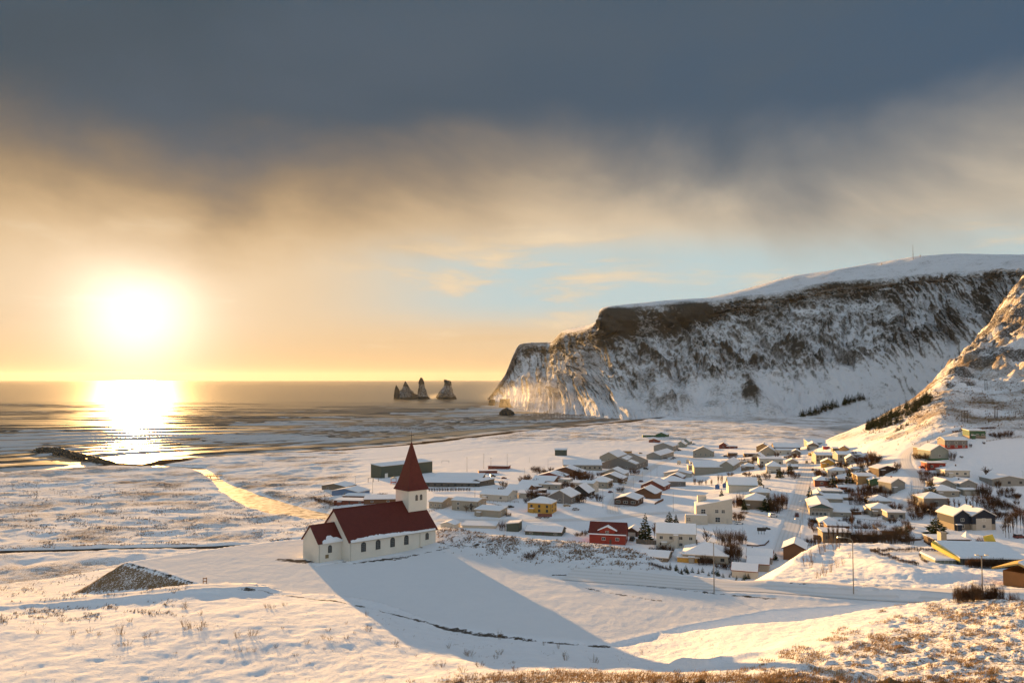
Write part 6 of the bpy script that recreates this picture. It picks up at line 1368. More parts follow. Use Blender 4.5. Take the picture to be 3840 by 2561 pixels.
for (a0, a1, b0, b1, n_) in ((3060, 3200, 1770, 1850, 10), (3200, 3330, 1700, 1760, 8), (3200, 3330, 1840, 1940, 14), (3420, 3520, 1700, 1960, 10), (3700, 3838, 1850, 1960, 16), (2700, 2990, 1700, 1800, 10), (1950, 2330, 1770, 1880, 14), (3100, 3440, 1960, 2040, 16)):
    for _ in range(int(n_ * 1.7)): ex.append((rg.uniform(a0, a1), rg.uniform(b0, b1), rg.uniform(18, 42), rg.uniform(14, 34)))
bushes(ex, "small leafless bush scattered among the village gardens", "small bushes in the gardens")
# scrub on the mound
bushes([(2440 + 17 * i, 2118 + 5 * i, 22, 12) for i in range(5)], "dry scrub at the mound's right foot", "scrub at the mound's foot", fn=terrain0)
o = bush(1990, 2094, 54, 26, "dark clump of rubble and roots at the mound's near foot", fn=terrain0)
# dead stalks sticking out of the snow on the near slope: each a plant of its own
spots = [(148, 2376, 26), (270, 2380, 26), (338, 2374, 26), (372, 2382, 18), (446, 2380, 50), (460, 2384, 20), (480, 2420, 26), (450, 2424, 14), (552, 2390, 22), (544, 2394, 16), (590, 2376, 14), (690, 2350, 34), (720, 2356, 30), (750, 2366, 26), (760, 2348, 26), (772, 2352, 22), (700, 2362, 18), (890, 2398, 34), (944, 2390, 34), (880, 2442, 14), (900, 2446, 22), (930, 2448, 22), (952, 2448, 18), (1036, 2430, 18), (1150, 2420, 22), (1215, 2400, 22), (1240, 2406, 22), (1230, 2370, 16), (1215, 2440, 14), (1000, 2280, 22), (1022, 2282, 18), (1068, 2272, 16), (690, 2284, 22), (750, 2308, 26), (230, 2330, 22), (490, 2334, 20), (1300, 2400, 18), (1330, 2380, 14), (1298, 2340, 14), (1480, 2416, 20), (1490, 2430, 14), (1680, 2430, 18), (1760, 2460, 30), (1750, 2456, 18), (1735, 2522, 32), (1800, 2500, 26), (1930, 2516, 22), (1860, 2470, 22), (1872, 2456, 24), (1925, 2490, 12), (2114, 2460, 22), (2120, 2478, 30), (2225, 2482, 30), (2240, 2484, 16), (1660, 2500, 26), (1630, 2500, 16), (1380, 2370, 30), (1378, 2356, 14), (1060, 2360, 14), (820, 2410, 12), (860, 2420, 10), (660, 2450, 10), (1110, 2460, 14), (1160, 2490, 12), (1560, 2460, 12), (2020, 2520, 16), (2070, 2535, 30)]
for x_, y_, h_ in spots:
    g = at(x_, y_, terrain0); m_ = g[1] / F; put("dead_shrub", R9.choice(SMALLB), g, h_ * R9.uniform(.9, 1.8) * m_, h_ * m_, "dry leafless stalks poking out of the near snow slope", "dead shrub", "dry stalks on the near slope", .03)
for x_, y_, h_, lb in ((1873, 2396, 38, "lone dark twiggy sapling in the shadowed hollow"), (2040, 2418, 20, "small pair of twigs right of the lone sapling"), (2095, 2430, 26, "thin stake-like sapling near the hollow's dark edge"), (2405, 2450, 26, "slender sapling at the right end of the hollow"), (1375, 2312, 26, "forked bare twig at the corner of the church shadow"), (690, 2276, 30, "dark lone twig by the snowy track")):
    g = at(x_, y_, terrain0); m_ = g[1] / F; put("dead_sapling", SMALLB[1], g, h_ * .7 * m_, h_ * m_, lb, "sapling")
# low dry tufts scattered too thickly to count
def scatter(name, n, area, hmin, hmax, m_, seed, dens=None, wid=.012, fan=4, fn=None):
    rg = np.random.default_rng(seed); x_ = rg.uniform(area[0], area[1], n); y_ = rg.uniform(area[2], area[3], n)
    cols_, rws = [], []
    r0 = np.array([ray(a, b_) for a, b_ in zip(x_, y_)])
    # walk each picture ray to the ground sheet
    t = np.exp(np.linspace(math.log(area[4]), math.log(area[5]), 420)); X_, Y_, Z_ = [], [], []
    gx = r0[:, 0:1] * t; gy = np.repeat(t[None], n, 0); j = np.clip(np.interp(t, DR, np.arange(len(DR))), 0, len(DR) - 1.001); uu = np.interp(r0[:, 0], U, np.arange(len(U)))
    zz = Zg[np.round(j).astype(int)[None, :], np.round(uu).astype(int)[:, None]]
    below = HC + r0[:, 2:3] * t < zz; hit = below.argmax(1); ok = below.any(1)
    X_ = gx[np.arange(n), hit]; Y_ = t[hit]; j2, u2 = np.round(np.interp(Y_, DR, np.arange(len(DR)))).astype(int), np.round(uu).astype(int)
    Z_ = Zg[j2, u2]
    if dens is not None: ok &= rg.random(n) < dens(x_, y_, j2, u2)
    X_, Y_, Z_ = X_[ok], Y_[ok], Z_[ok]; k_ = len(X_) * fan
    X_ = np.repeat(X_, fan) + rg.normal(0, .10, k_); Y_ = np.repeat(Y_, fan) + rg.normal(0, .10, k_); Z_ = np.repeat(Z_, fan) - .03
    h_ = rg.uniform(hmin, hmax, k_); an = rg.uniform(0, 6.283, k_); le = rg.uniform(.15, .75, k_) * h_; w_ = wid * rg.uniform(.7, 1.5, k_) * (1 + Y_ / 120)
    bx, by = np.cos(an), np.sin(an); p = np.stack([X_, Y_, Z_], 1)
    a = p + np.stack([-by * w_, bx * w_, 0 * w_], 1); c = p + np.stack([by * w_, -bx * w_, 0 * w_], 1); tip = p + np.stack([bx * le + .35 * h_, by * le, h_], 1)
    V = np.stack([a, c, tip], 1).reshape(-1, 3); Fc = np.arange(len(V)).reshape(-1, 3)
    return tag(link(name, mesh_np(name, V, Fc, [m_])), kind='stuff')
scatter("golden_grass", 75000, (1500, 3850, 2240, 2561, 45, 140), .12, .40, M_STRAW, 1, lambda x_, y_, j, u_: (top[j, u_] == 2) * (g_hill[j, u_] > .30) * sstep(fbm(x_ / 70, y_ / 16, 3, 4), .02, .40) * .55 + (top[j, u_] == 2) * sstep(y_ + 16 * fbm(x_ / 60, y_ / 40, 9, 3) - np.abs(x_ - 2250) / 40, 2505, 2535) * sstep(x_, 1600, 1900) * (1 - .75 * sstep(x_, 2850, 3300)), fan=4)
scatter("dry_grass", 16000, (0, 2700, 2290, 2561, 50, 140), .05, .20, M_DRY, 2, lambda x_, y_, j, u_: (top[j, u_] == 2) * .5 * sstep(fbm(x_ / 90, y_ / 22, 13, 4), .10, .45), fan=3, wid=.008)
scatter("bank_scrub", 9000, (-50, 700, 2120, 2360, 100, 230), .10, .45, M_DRY, 3, lambda x_, y_, j, u_: (top[j, u_] == 2) * sstep(fbm(x_ / 70, y_ / 12, 23, 4), -.10, .35) * sstep(-np.abs(y_ - (2325 - x_ * .055 - 8)) , -38, -6) + (top[j, u_] == 2) * (y_ < 2262 - x_ * .05) * .6 * sstep(fbm(x_ / 50, y_ / 10, 26, 4), 0, .4), fan=4, wid=.016)
scatter("mound_scrub", 14000, (1640, 2560, 1975, 2160, 130, 240), .12, .5, M_DRY, 4, lambda x_, y_, j, u_: (top[j, u_] == 1) * sstep(g_mound[j, u_], .12, .45) * sstep(fbm(x_ / 40, y_ / 9, 33, 4), -.25, .35), fan=4, wid=.018)
scatter("plain_scrub", 30000, (0, 1250, 1800, 2060, 330, 800), .25, .8, M_DRY, 5, lambda x_, y_, j, u_: (top[j, u_] == 0) * (roadm[j, u_] < .2) * (rdg[j, u_] > 2) * sstep(fbm(x_ / 60, y_ / 9, 43, 4), .02, .42) * .9, fan=3, wid=.02)
scatter("ridge_scrub", 9000, (3000, 3840, 1420, 1720, 500, 1000), .5, 1.4, M_DRY, 6, lambda x_, y_, j, u_: spur[j, u_] * sstep(fbm(x_ / 30, y_ / 16, 53, 4), .0, .4), fan=3, wid=.04)
# ------------------------------------------------------------------ vehicles
def car_meshes(kind):
    L, Hh, W_ = {'car': (4.3, 1.45, 1.75), 'suv': (4.7, 1.85, 1.9), 'van': (5.2, 2.2, 1.95)}[kind]; l = L / 2
    body = {'car': [(-l, .28), (l, .28), (l, .68), (l - .25, .82), (l - 1.15, .92), (-l + .35, .95), (-l, .80)], 'suv': [(-l, .35), (l, .35), (l, .85), (l - .2, 1.0), (l - 1.1, 1.08), (-l + .1, 1.10), (-l, .9)], 'van': [(-l, .35), (l, .35), (l, .9), (l - .6, 1.2), (-l, 1.25)]}[kind]
    cab = {'car': [(l - 1.15, .92), (l - 1.85, Hh), (-l + 1.05, Hh), (-l + .35, .95)], 'suv': [(l - 1.1, 1.08), (l - 1.7, Hh), (-l + .35, Hh), (-l + .1, 1.10)], 'van': [(l - .6, 1.2), (l - 1.3, Hh), (-l, Hh), (-l, 1.25)]}[kind]
    b = MB(); b.prism(body, 'y', -W_ / 2, W_ / 2); b.prism([(x_ * .985, z) for x_, z in cab], 'y', -W_ / 2 + .12, W_ / 2 - .12); bm_ = b.mesh(kind + "_body", mat("car_paint", (.1, .1, .1), .35, 0, spec=.5))
    c = [(sum(p[0] for p in cab) / 4), sum(p[1] for p in cab) / 4]; g2 = [(c[0] + (p[0] - c[0]) * .86, c[1] + (p[1] - c[1]) * .70) for p in cab]
    b = MB(); b.prism(g2, 'y', -W_ / 2 + .09, W_ / 2 - .09); fr = [(c[0] + (p[0] - c[0]) * 1.03, c[1] + (p[1] - c[1]) * .66) for p in cab]; b.prism(fr, 'y', -W_ / 2 + .25, W_ / 2 - .25); gm_ = b.mesh(kind + "_glass", M_GL)
    b = MB(); b.tube([(0, -.11, 0), (0, .11, 0)], .33, 12); wm_ = b.mesh("wheel_mesh", mat("tyre", (.02, .02, .02), .8, 0))
    b = MB(); x0, x1 = min(cab[1][0], cab[2][0]) + .05, max(cab[1][0], cab[2][0]) - .05; b.box(x0, x1, -W_ / 2 + .2, W_ / 2 - .2, Hh + .002, Hh + .10); sn = b.mesh("roof_snow_mesh", SNOW)
    return dict(body=bm_, glass=gm_, wheel=wm_, snow=sn, L=L, W=W_)
CARM = {q: car_meshes(q) for q in ('car', 'suv', 'van')}
PAINT = dict(dark=(.03, .032, .036), black=(.015, .015, .015), red=(.22, .02, .015), white=(.65, .65, .64), silver=(.35, .36, .37), blue=(.04, .07, .14), maroon=(.10, .018, .015), beige=(.4, .33, .22))
def car(px, py, colr, yaw, label, kind='car', snow=False, fn=plain, group="cars parked about the village"):
    g = at(px, py, fn); t = empty("parked_car", (g[0], g[1], g[2] + .04), rad(yaw)); tag(t, label, "car", group); q = CARM[kind]
    o = link("body", q['body'], t); o.material_slots[0].link = 'OBJECT'; o.material_slots[0].material = mat(colr + "_car_paint", PAINT[colr], .35, 0, spec=.5)
    link("window", q['glass'], t)
    for sx in (-1, 1):
        for sy in (-1, 1): link("wheel", q['wheel'], t, (sx * q['L'] * .31, sy * (q['W'] / 2 - .10), .33))
    if snow: link("roof_snow", q['snow'], t)
    return t
for a in [(1848, 1788, 'dark', 10, "dark estate car parked beyond the school's end block", 'suv'), (1890, 1795, 'maroon', 5, "dark red car parked right of the school's end block"), (1846, 1816, 'black', 0, "low black car at the snowy lane below the school"), (1914, 1904, 'dark', 40, "dark hatchback driving left of the yellow house"),
          (2126, 1899, 'beige', 5, "snow-covered beige car in front of the grey gable-fronted house", 'car', True), (2159, 1913, 'silver', 35, "silver car turning below the grey gable-fronted house"), (2289, 1848, 'maroon', 60, "dark maroon car by the narrow two-storey house"), (2286, 1810, 'dark', 10, "dark car upper of two near the cream hipped house"), (2290, 1820, 'black', 10, "black car lower of two near the cream hipped house"),
          (2422, 1760, 'black', -20, "black pickup by the big grey hall's right corner", 'suv'), (2402, 1701, 'dark', 10, "dark car behind the big grey hall"), (2404, 1807, 'maroon', 50, "maroon car in the street above the brown neighbours"), (2338, 1814, 'beige', 10, "snowy brown car in the yard of the tan gabled house", 'suv', True),
          (2475, 1723, 'silver', -10, "silver car first in the row along the long pale warehouse"), (2485, 1721, 'dark', -10, "dark car second in the row along the long pale warehouse"), (2497, 1721, 'dark', -10, "black-looking car third in the row along the long pale warehouse"), (2520, 1722, 'silver', 30, "silver car right of the warehouse row"), (2527, 1718, 'dark', 30, "dark car behind the silver one right of the warehouse row"), (2502, 1712, 'blue', 0, "dark blue car half behind the warehouse row"),
          (2548, 1690, 'black', 0, "long black pickup below the pale green pair of houses", 'suv'), (2602, 1666, 'dark', 0, "dark car alone on the far snowfield"), (2624, 1713, 'white', 0, "white van in front of the cream gabled house with four windows", 'van', True), (2793, 1780, 'black', -6, "black estate car alone on the snow above the blank white building"), (2721, 1713, 'dark', 0, "dark covered boat-like car right of the cream gabled house", 'suv'),
          (2944, 1717, 'dark', 60, "dark car by the long white block's right end"), (2985, 1715, 'dark', 10, "dark car left of the snowy verge on the upper main street"), (2997, 1716, 'red', 10, "reddish car on the upper main street verge"), (3025, 1737, 'beige', 70, "snowy van coming down the main street", 'van', True), (3047, 1734, 'dark', 70, "dark car coming down the main street behind the van"), (3048, 1764, 'dark', 70, "dark hatchback parked at the main street's right kerb"),
          (2876, 1839, 'black', -15, "black snow-topped car behind the cream hipped bungalow", 'suv', True), (2772, 1965, 'white', 8, "white car before the office car park hedge"), (2900, 1938, 'white', 4, "white pickup parked across the lot left of the main street", 'suv', True), (2988, 1936, 'maroon', 75, "dark maroon car driving up the main street", 'suv'), (2872, 1986, 'dark', -12, "dark snow-topped car behind the three-legged notice board", 'car', True),
          (2371, 2026, 'black', 70, "black car in front of the small dark gabled garage", 'suv'), (3460, 1755, 'red', 5, "red snow-topped car beside the dark red box house", 'car', True), (3822, 2018, 'maroon', 10, "snow-buried red car at the right edge under tall bare trees", 'suv', True), (2990, 2122, 'red', 12, "small red car below the rusty brown gabled house", 'car', True), (3376, 1952, 'white', 20, "white car beside the cream flat box house")]: car(*a)
# box truck
def truck(px, py, label):
    g = at(px, py, plain); t = empty("box_truck", g, rad(68)); tag(t, label, "truck"); b = MB(); b.box(-3.2, 2.6, -1.2, 1.2, .9, 3.6); b.build("cargo_box", wall_m('W'), t)
    b = MB(); b.prism([(2.65, .6), (4.6, .6), (4.6, 1.7), (4.2, 2.7), (2.65, 2.7)], 'y', -1.1, 1.1); b.build("cab", mat("beige_car_paint", PAINT['beige']), t); b = MB(); b.box(4.3, 4.56, -.95, .95, 1.75, 2.4); b.build("windscreen", M_GL, t)
    for x_ in (-2.2, 3.6):
        for s in (-1, 1): b = MB(); b.tube([(x_, s * 1.0 - .15, .48), (x_, s * 1.0 + .15, .48)], .48, 12); b.build("wheel", mat("tyre", (.02, .02, .02)), t)
truck(2546, 1741, "white box truck standing left of the L-shaped building"); truck(2580, 1736, "second box truck, right of the first, by the low link roof")
g = at(3099, 1685, plain); t = empty("cargo_container", g, rad(-6)); tag(t, "bright red container beside the khaki garage", "container"); b = MB(); b.box(-3, 3, 0, 2.4, 0, 2.5); b.build("box", mat("red_container", (.34, .03, .03), .6, .15), t); b = MB(); b.box(-2.95, 2.95, .05, 2.35, 2.51, 2.75); b.build("snow_cap", SNOW, t)
for i in range(12): b = MB(); b.box(-2.9 + i * .5, -2.75 + i * .5, -.05, 0, .1, 2.4); b.build("rib", mat("red_container", (.3, .03, .03)), t)
# yellow wheel loader on the main street
g = at(3050, 1709, plain); t = empty("wheel_loader", g, rad(20)); tag(t, "yellow wheel loader clearing snow on the main street", "wheel loader"); yl = mat("loader_yellow", (.60, .34, .02), .5, .1)
b = MB(); b.box(-4.6, .6, -1.2, 1.2, 1.0, 2.4); b.build("engine_body", yl, t); b = MB(); b.box(-1.2, .5, -1.0, 1.0, 2.4, 3.9); cbn = b.build("cab", yl, t); b = MB(); b.box(-1.05, .53, -1.03, 1.03, 2.7, 3.6); b.build("window", M_GL, cbn)
b = MB(); b.hexa([(.4, -.5, 1.2), (3.2, -.5, .5), (3.2, .5, .5), (.4, .5, 1.2)], [(.4, -.5, 1.9), (3.2, -.5, .9), (3.2, .5, .9), (.4, .5, 1.9)]); b.build("arm", yl, t); b = MB(); b.prism([(3.1, .1), (4.6, .05), (4.2, .3), (3.5, 1.4), (3.1, 1.3)], 'y', -1.6, 1.6); b.build("bucket", yl, t)
for x_ in (-3.4, .6):
    for s in (-1, 1): b = MB(); b.tube([(x_, s * 1.15 - .3, .8), (x_, s * 1.15 + .3, .8)], .8, 14); b.build("wheel", mat("tyre", (.02, .02, .02)), t)
# ------------------------------------------------------------------ lamps and poles
M_STEEL = mat("galvanised_steel", (.20, .19, .17), .5, .1, 1.0, spec=.3, metal=.0); M_LAMP = mat("lamp_glass", (.55, .55, .5), .3, 0); M_POLE = mat("dark_pole", (.10, .085, .07), .7, .1)
def street_lamp(px, py, hpx, side, label, group, fn=plain, D_=None, arm=2.0, r=.07, double=False, mt=None):
    g = P3(px, py, D=D_) if D_ else at(px, py, fn); h_ = hpx * g[1] / F; t = empty("street_lamp", g); tag(t, label, "street lamp", group); m_ = mt or M_STEEL
    b = MB(); b.tube([(0, 0, -1.2), (0, 0, h_ * .5), (0, 0, h_ - (.5 if arm and not double else 0))], [r * 1.25, r, r * .8], 8); b.build("pole", m_, t)
    for s in ((-1, 1) if double else (side,)):
        if double: b = MB(); b.tube([(0, 0, h_ - .05), (s * .7, 0, h_ + .05)], r * .6, 6); b.build("arm", m_, t); b = MB(); b.box(min(s * .5, s * 1.0), max(s * .5, s * 1.0), -.2, .2, h_ + .06, h_ + .2); b.build("lamp_head", M_LAMP, t)
        elif arm: 
            b = MB(); b.tube([(0, 0, h_ - .55), (s * arm * .12, 0, h_ - .18), (s * arm * .4, 0, h_ + .06), (s * arm, 0, h_ + .15)], r * .7, 6); b.build("arm", m_, t)
            b = MB(); b.hexa([(s * arm - .35, -.14, h_ + .08), (s * arm + .35, -.14, h_ + .08), (s * arm + .35, .14, h_ + .08), (s * arm - .35, .14, h_ + .08)], [(s * arm - .28, -.10, h_ + .26), (s * arm + .28, -.10, h_ + .26), (s * arm + .28, .10, h_ + .26), (s * arm - .28, .10, h_ + .26)]); b.build("lamp_head", M_LAMP, t)
        else: b = MB(); b.box(-.22, .22, -.16, .16, h_, h_ + .18); b.build("lamp_head", M_LAMP, t)
    return t
street_lamp(2678, 2222, 184, -1, "leftmost of the three tall lamp posts along the ring road", "tall lamps of the ring road", terrain0, None, 0.0, .085, True)
street_lamp(3201, 2227, 205, -1, "tall lamp post with a curved arm at the middle of the ring road", "tall lamps of the ring road", terrain0, None, 2.3, .085)
g3 = P3(3686, 2262, D=124); street_lamp(3686, 2268, 180, -1, "rightmost tall double-headed lamp post before the dark building", "tall lamps of the ring road", terrain0, 126, 0.0, .085, True)
for px, py, h_, s in [(3019, 1948, 68, -1), (3011, 1984, 74, -1), (3001, 2028, 80, -1), (2989, 2042, 40, 1), (3046, 1890, 60, -1), (3028, 1905, 60, -1)]: street_lamp(px, py, h_, s, "curved-arm lamp along the lower main street", "lamps of the lower main street")
for px, py, h_ in [(3060, 1770, 40), (3057, 1795, 40), (3040, 1700, 22), (3087, 1712, 28), (3145, 1718, 30)]: street_lamp(px, py, h_, -1, "thin lamp post on the upper main street", "lamps of the upper main street", arm=1.2)
for px, py, h_ in [(2525, 1918, 70), (2339, 1851, 42), (2375, 1834, 42), (2409, 1806, 40), (2441, 1796, 36), (2464, 1783, 34), (2261, 1906, 72), (2055, 1764, 44), (1968, 1795, 40), (2339, 1851, 42), (2690, 1790, 40), (2300, 1880, 44)]: street_lamp(px, py, h_, 1, "thin grey lamp post in the middle streets of the village", "lamps of the middle streets", arm=.0, r=.08)
for px, py, h_ in [(3496, 1642, 30), (3420, 1738, 32), (3452, 1686, 24), (3298, 1795, 40), (3466, 1812, 34), (3418, 1838, 30), (3490, 1952, 40), (3837, 1800, 34)]: street_lamp(px, py, h_, -1, "thin lamp post along the hill street", "lamps of the hill street", arm=.8)
for px, py, h_ in [(386, 2044, 62), (776, 2040, 76)]: street_lamp(px, py, h_, 1, ("thin lamp post by the dark coast road, left one" if px < 500 else "thin lamp post by the dark coast road, right one"), "lamps of the coast road", arm=0, r=.07)
for px, py, h_ in [(1332, 1826, 42), (1397, 1852, 58), (1781, 1872, 40), (1985, 1735, 22)]: street_lamp(px, py, h_, 1, "thin post on the flat between the church spire and the sea", "posts on the seaward flat", arm=0, r=.09, mt=M_POLE)
for px, py, h_ in [(1751, 1770, 54), (1814, 1756, 54), (1841, 1770, 52), (1902, 1760, 56)]: 
    t = street_lamp(px, py, h_, 1, "floodlight mast by the snowy football field", "floodlights of the football field", arm=0, r=.12, double=True, mt=M_POLE)
for px, py, h_, lb in ((1895, 2012, 62, "white flagpole rising behind the mound right of the church"), (2112, 1898, 50, "white flagpole in front of the grey gable-fronted house"), (985, 1751, 26, "dark post on the dunes near the river mouth"), (2112, 1880, 2, "")):
    if not lb: continue
    g = at(px, py, plain); hh_ = h_ * g[1] / F; t = empty("flagpole", g); tag(t, lb, "pole"); b = MB(); b.tube([(0, 0, -1), (0, 0, hh_)], [.09, .05], 8); b.build("pole", M_FR if 'white' in lb else M_POLE, t); b = MB(); b.tube([(0, 0, hh_), (0, 0, hh_ + .2)], [.1, .04], 8); b.build("finial", M_FR, t)
# power line frames and masts
def hframe(px, py, hpx, wpx, label, three=False):
    g = at(px, py, terrain0); h_, w_ = hpx * g[1] / F, wpx * g[1] / F; t = empty("power_pylon", g, rad(10)); tag(t, label, "pylon", "power line frames on the ridge")
    for x_ in ((-w_ / 2, 0, w_ / 2) if three else (-w_ / 2, w_ / 2)): b = MB(); b.tube([(x_, 0, -1), (x_, 0, h_)], [.3, .2], 6); b.build("post", M_POLE, t)
    b = MB(); b.box(-w_ * .62, w_ * .62, -.15, .15, h_ * .88, h_ * .93); b.build("crossarm", M_POLE, t)
    for i in range(5): x_ = -w_ * .55 + i * w_ * .275; b = MB(); b.tube([(x_, 0, h_ * .93), (x_, 0, h_ * .99)], .12, 6); b.build("insulator", M_POLE, t)
hframe(3618, 1584, 46, 24, "left three-legged power pylon above the highest houses", True); hframe(3735, 1568, 46, 12, "right narrow power pylon above the highest houses", True); hframe(3698, 1462, 40, 9, "far power pylon on the slope behind the other two")
for px, py, h_, lb in ((3434, 968, 56, "tall thin radio mast on the mountain top"), (3461, 962, 12, "stubby antenna right of the tall mast"), (2939, 1048, 14, "small lone post on the mountain's snowy brow"), (3313, 990, 8, "small post left of the tall mast")):
    g = mtn_at(px, py) if False else P3(px, py, D=2700); j = np.argmin(np.abs((M[..., 0] / M[..., 1]) * F + CX - px) + np.abs(1423 - (M[..., 2] - HC) / M[..., 1] * F - (py + 2)) * 2); g = M.reshape(-1, 3)[j]
    hh_ = h_ * g[1] / F; t = empty("radio_mast", tuple(g)); tag(t, lb, "mast"); b = MB(); b.tube([(0, 0, -6), (0, 0, hh_)], [.9, .35], 6); b.build("mast", M_POLE, t); b = MB(); b.box(-1.2, 1.2, -1.2, 1.2, hh_ * .55, hh_ * .55 + 2.5) if h_ < 13 else b.tube([(0, 0, hh_ * .3), (0, 0, hh_ * .34)], 1.2, 6); b.build("antenna", M_POLE, t)
# ------------------------------------------------------------------ fences, walls, signs, bench, bridge, goal
M_WOOD = mat("weathered_wood", (.16, .10, .06), .85, .25, 1.0)
def fence(pts, hgt, gap, label, fn=plain, m_=None, rails=2, pick=False, maxn=40):
    p = [at(a, b_, fn) for a, b_ in pts]; g = p[0]; t = empty("fence", g); tag(t, label, "fence"); m_ = m_ or M_WOOD
    L = [0]
    for i in range(len(p) - 1): L.append(L[-1] + math.hypot(p[i + 1][0] - p[i][0], p[i + 1][1] - p[i][1]))
    n = min(maxn, max(2, int(L[-1] / gap))); pos_ = []
    b = MB(); b.box(-.07, .07, -.07, .07, -.5, hgt); pm_ = b.mesh("post_mesh", m_)
    for i in range(n + 1):
        s = L[-1] * i / n; j = max(q for q in range(len(L)) if L[q] <= s + 1e-6); j = min(j, len(p) - 2); f = (s - L[j]) / (L[j + 1] - L[j]); x_, y_ = p[j][0] * (1 - f) + p[j + 1][0] * f, p[j][1] * (1 - f) + p[j + 1][1] * f
        z = gz(x_, y_, fn); pos_.append((x_ - g[0], y_ - g[1], z - g[2])); link("post", pm_, t, pos_[-1])
    for r in range(rails):
        z = hgt * (.95 - .45 * r); b = MB()
        for q0, q1 in zip(pos_[:-1], pos_[1:]):
            d_ = Vector((q1[0] - q0[0], q1[1] - q0[1], 0)).normalized(); nx, ny = -d_.y * .03, d_.x * .03
            b.hexa([(q0[0] - nx, q0[1] - ny, q0[2] + z - .06), (q1[0] - nx, q1[1] - ny, q1[2] + z - .06), (q1[0] + nx, q1[1] + ny, q1[2] + z - .06), (q0[0] + nx, q0[1] + ny, q0[2] + z - .06)], [(q0[0] - nx, q0[1] - ny, q0[2] + z + .06), (q1[0] - nx, q1[1] - ny, q1[2] + z + .06), (q1[0] + nx, q1[1] + ny, q1[2] + z + .06), (q0[0] + nx, q0[1] + ny, q0[2] + z + .06)])
        b.build("rail", m_, t)
def board_fence(pts, hgt, label, c, fn=plain, bw=.6):
    p = [at(a, b_, fn) for a, b_ in pts]; g = p[0]; t = empty("board_fence", g); tag(t, label, "fence"); m_ = mat(c + "_boards", WC[c], .85, .25, 1.0)
    for i in range(len(p) - 1):
        L = math.hypot(p[i + 1][0] - p[i][0], p[i + 1][1] - p[i][1]); n = max(1, int(L / bw)); an = math.atan2(p[i + 1][1] - p[i][1], p[i + 1][0] - p[i][0]); b = MB(); b.box(0, L / n * .95, -.04, .04, -.5, hgt); bm_ = b.mesh("board_mesh", m_)
        for j in range(n):
            f = j / n; link("board", bm_, t, (p[i][0] * (1 - f) + p[i + 1][0] * f - g[0], p[i][1] * (1 - f) + p[i + 1][1] * f - g[1], p[i][2] * (1 - f) + p[i + 1][2] * f - g[2] + R9.uniform(-.03, .03)), an)
fence([(1602, 1925), (1640, 1912), (1680, 1898), (1694, 1890)], 1.3, 2.5, "brown picket fence running from the cream shed to the small bare tree", rails=2)
fence([(1808, 1880), (1860, 1884), (1945, 1886)], 1.2, 2.5, "low fence in front of the white bungalow")
fence([(1806, 1890), (1850, 1892), (1880, 1900)], 1.0, 3.0, "low fence beside the snowy verge below the white bungalow")
fence([(520, 1765), (600, 1760), (660, 1757)], 1.2, 5, "row of posts on the flat near the river mouth", rails=0)
fence([(1010, 1830), (1100, 1824), (1190, 1818)], 1.2, 6, "dark wire fence on the dunes beyond the river", rails=1)
fence([(1040, 1855), (1100, 1874), (1140, 1886)], 1.2, 5, "slanting fence on the river's far bank", rails=1)
fence([(3700, 1658), (3740, 1652), (3790, 1648), (3830, 1640)], 1.4, 3, "dark rail fence below the hedge of the highest green house", rails=2)
fence([(2305, 1902), (2350, 1902), (2385, 1900)], .9, 2.5, "low garden fence before the dark brown gabled house")
fence([(3290, 1946), (3330, 1944), (3390, 1952)], 1.0, 3, "snowy garden fence below the cream hipped house", rails=1)
fence([(3200, 1948), (3260, 1955), (3320, 1960)], 1.0, 3, "thin wire fence right of the shop's flat wing", rails=1)
board_fence([(2420, 1868), (2450, 1870), (2478, 1868)], 3.0, "rusty brown board fence around the orange-brown house's yard", 'B')
board_fence([(2455, 1893), (2470, 1884), (2488, 1876)], 1.2, "russet hedge-like board fence slanting by the open slope", 'B')
board_fence([(2385, 2036), (2420, 2040), (2465, 2042)], 2.0, "grey-brown board fence under the tall dark spruce", 'K2')
board_fence([(2016, 1936), (2070, 1938)], 1.6, "reddish low board wall in front of the yellow house", 'RB')
board_fence([(2762, 1896), (2792, 1900)], 4.0, "dark board screen left of the tan hipped house", 'DB')
board_fence([(2800, 2048), (2840, 2050), (2868, 2046), (2884, 2030)], .8, "dark low wall curving beside the snowy path", 'DB')
board_fence([(3040, 1958), (3060, 1962), (3100, 1956)], 1.6, "dark board fence under the shop windows", 'DB')
board_fence([(3050, 2022), (3086, 2026)], 2.2, "brown board fence left of the olive-tan house", 'B')
# notice board on three legs
g = at(2856, 2004, plain); ppm = F / g[1]; t = empty("notice_board", g, rad(-4)); tag(t, "dark three-legged notice board standing in the snowy lot", "sign")
b = MB(); b.box(-16 / ppm, 16 / ppm, -.08, .08, 13 / ppm, 26 / ppm); b.build("panel", mat("dark_panel", (.045, .045, .042), .7, .2), t)
for x_ in (-11, 0, 10): b = MB(); b.box(x_ / ppm - .09, x_ / ppm + .09, .09, .22, -1, 25 / ppm); b.build("leg", M_POLE, t)
b = MB(); b.box(-16 / ppm, 16 / ppm, -.16, .16, 26 / ppm + .003, 26 / ppm + .15); b.build("snow_cap", SNOW, t)
# timber post sign at the plateau's corner
g = P3(768, 2198, z=PZ - .1); t = empty("post_frame", g, rad(20)); tag(t, "small timber post frame at the dark bank's right end", "post frame")
for x_ in (-.28, .28): b = MB(); b.box(x_ - .07, x_ + .07, -.07, .07, -.5, 1.55); b.build("post", M_WOOD, t)
for z in (.9, 1.45): b = MB(); b.box(-.34, .34, -.1, -.072, z - .08, z + .08); b.build("board", M_WOOD, t)
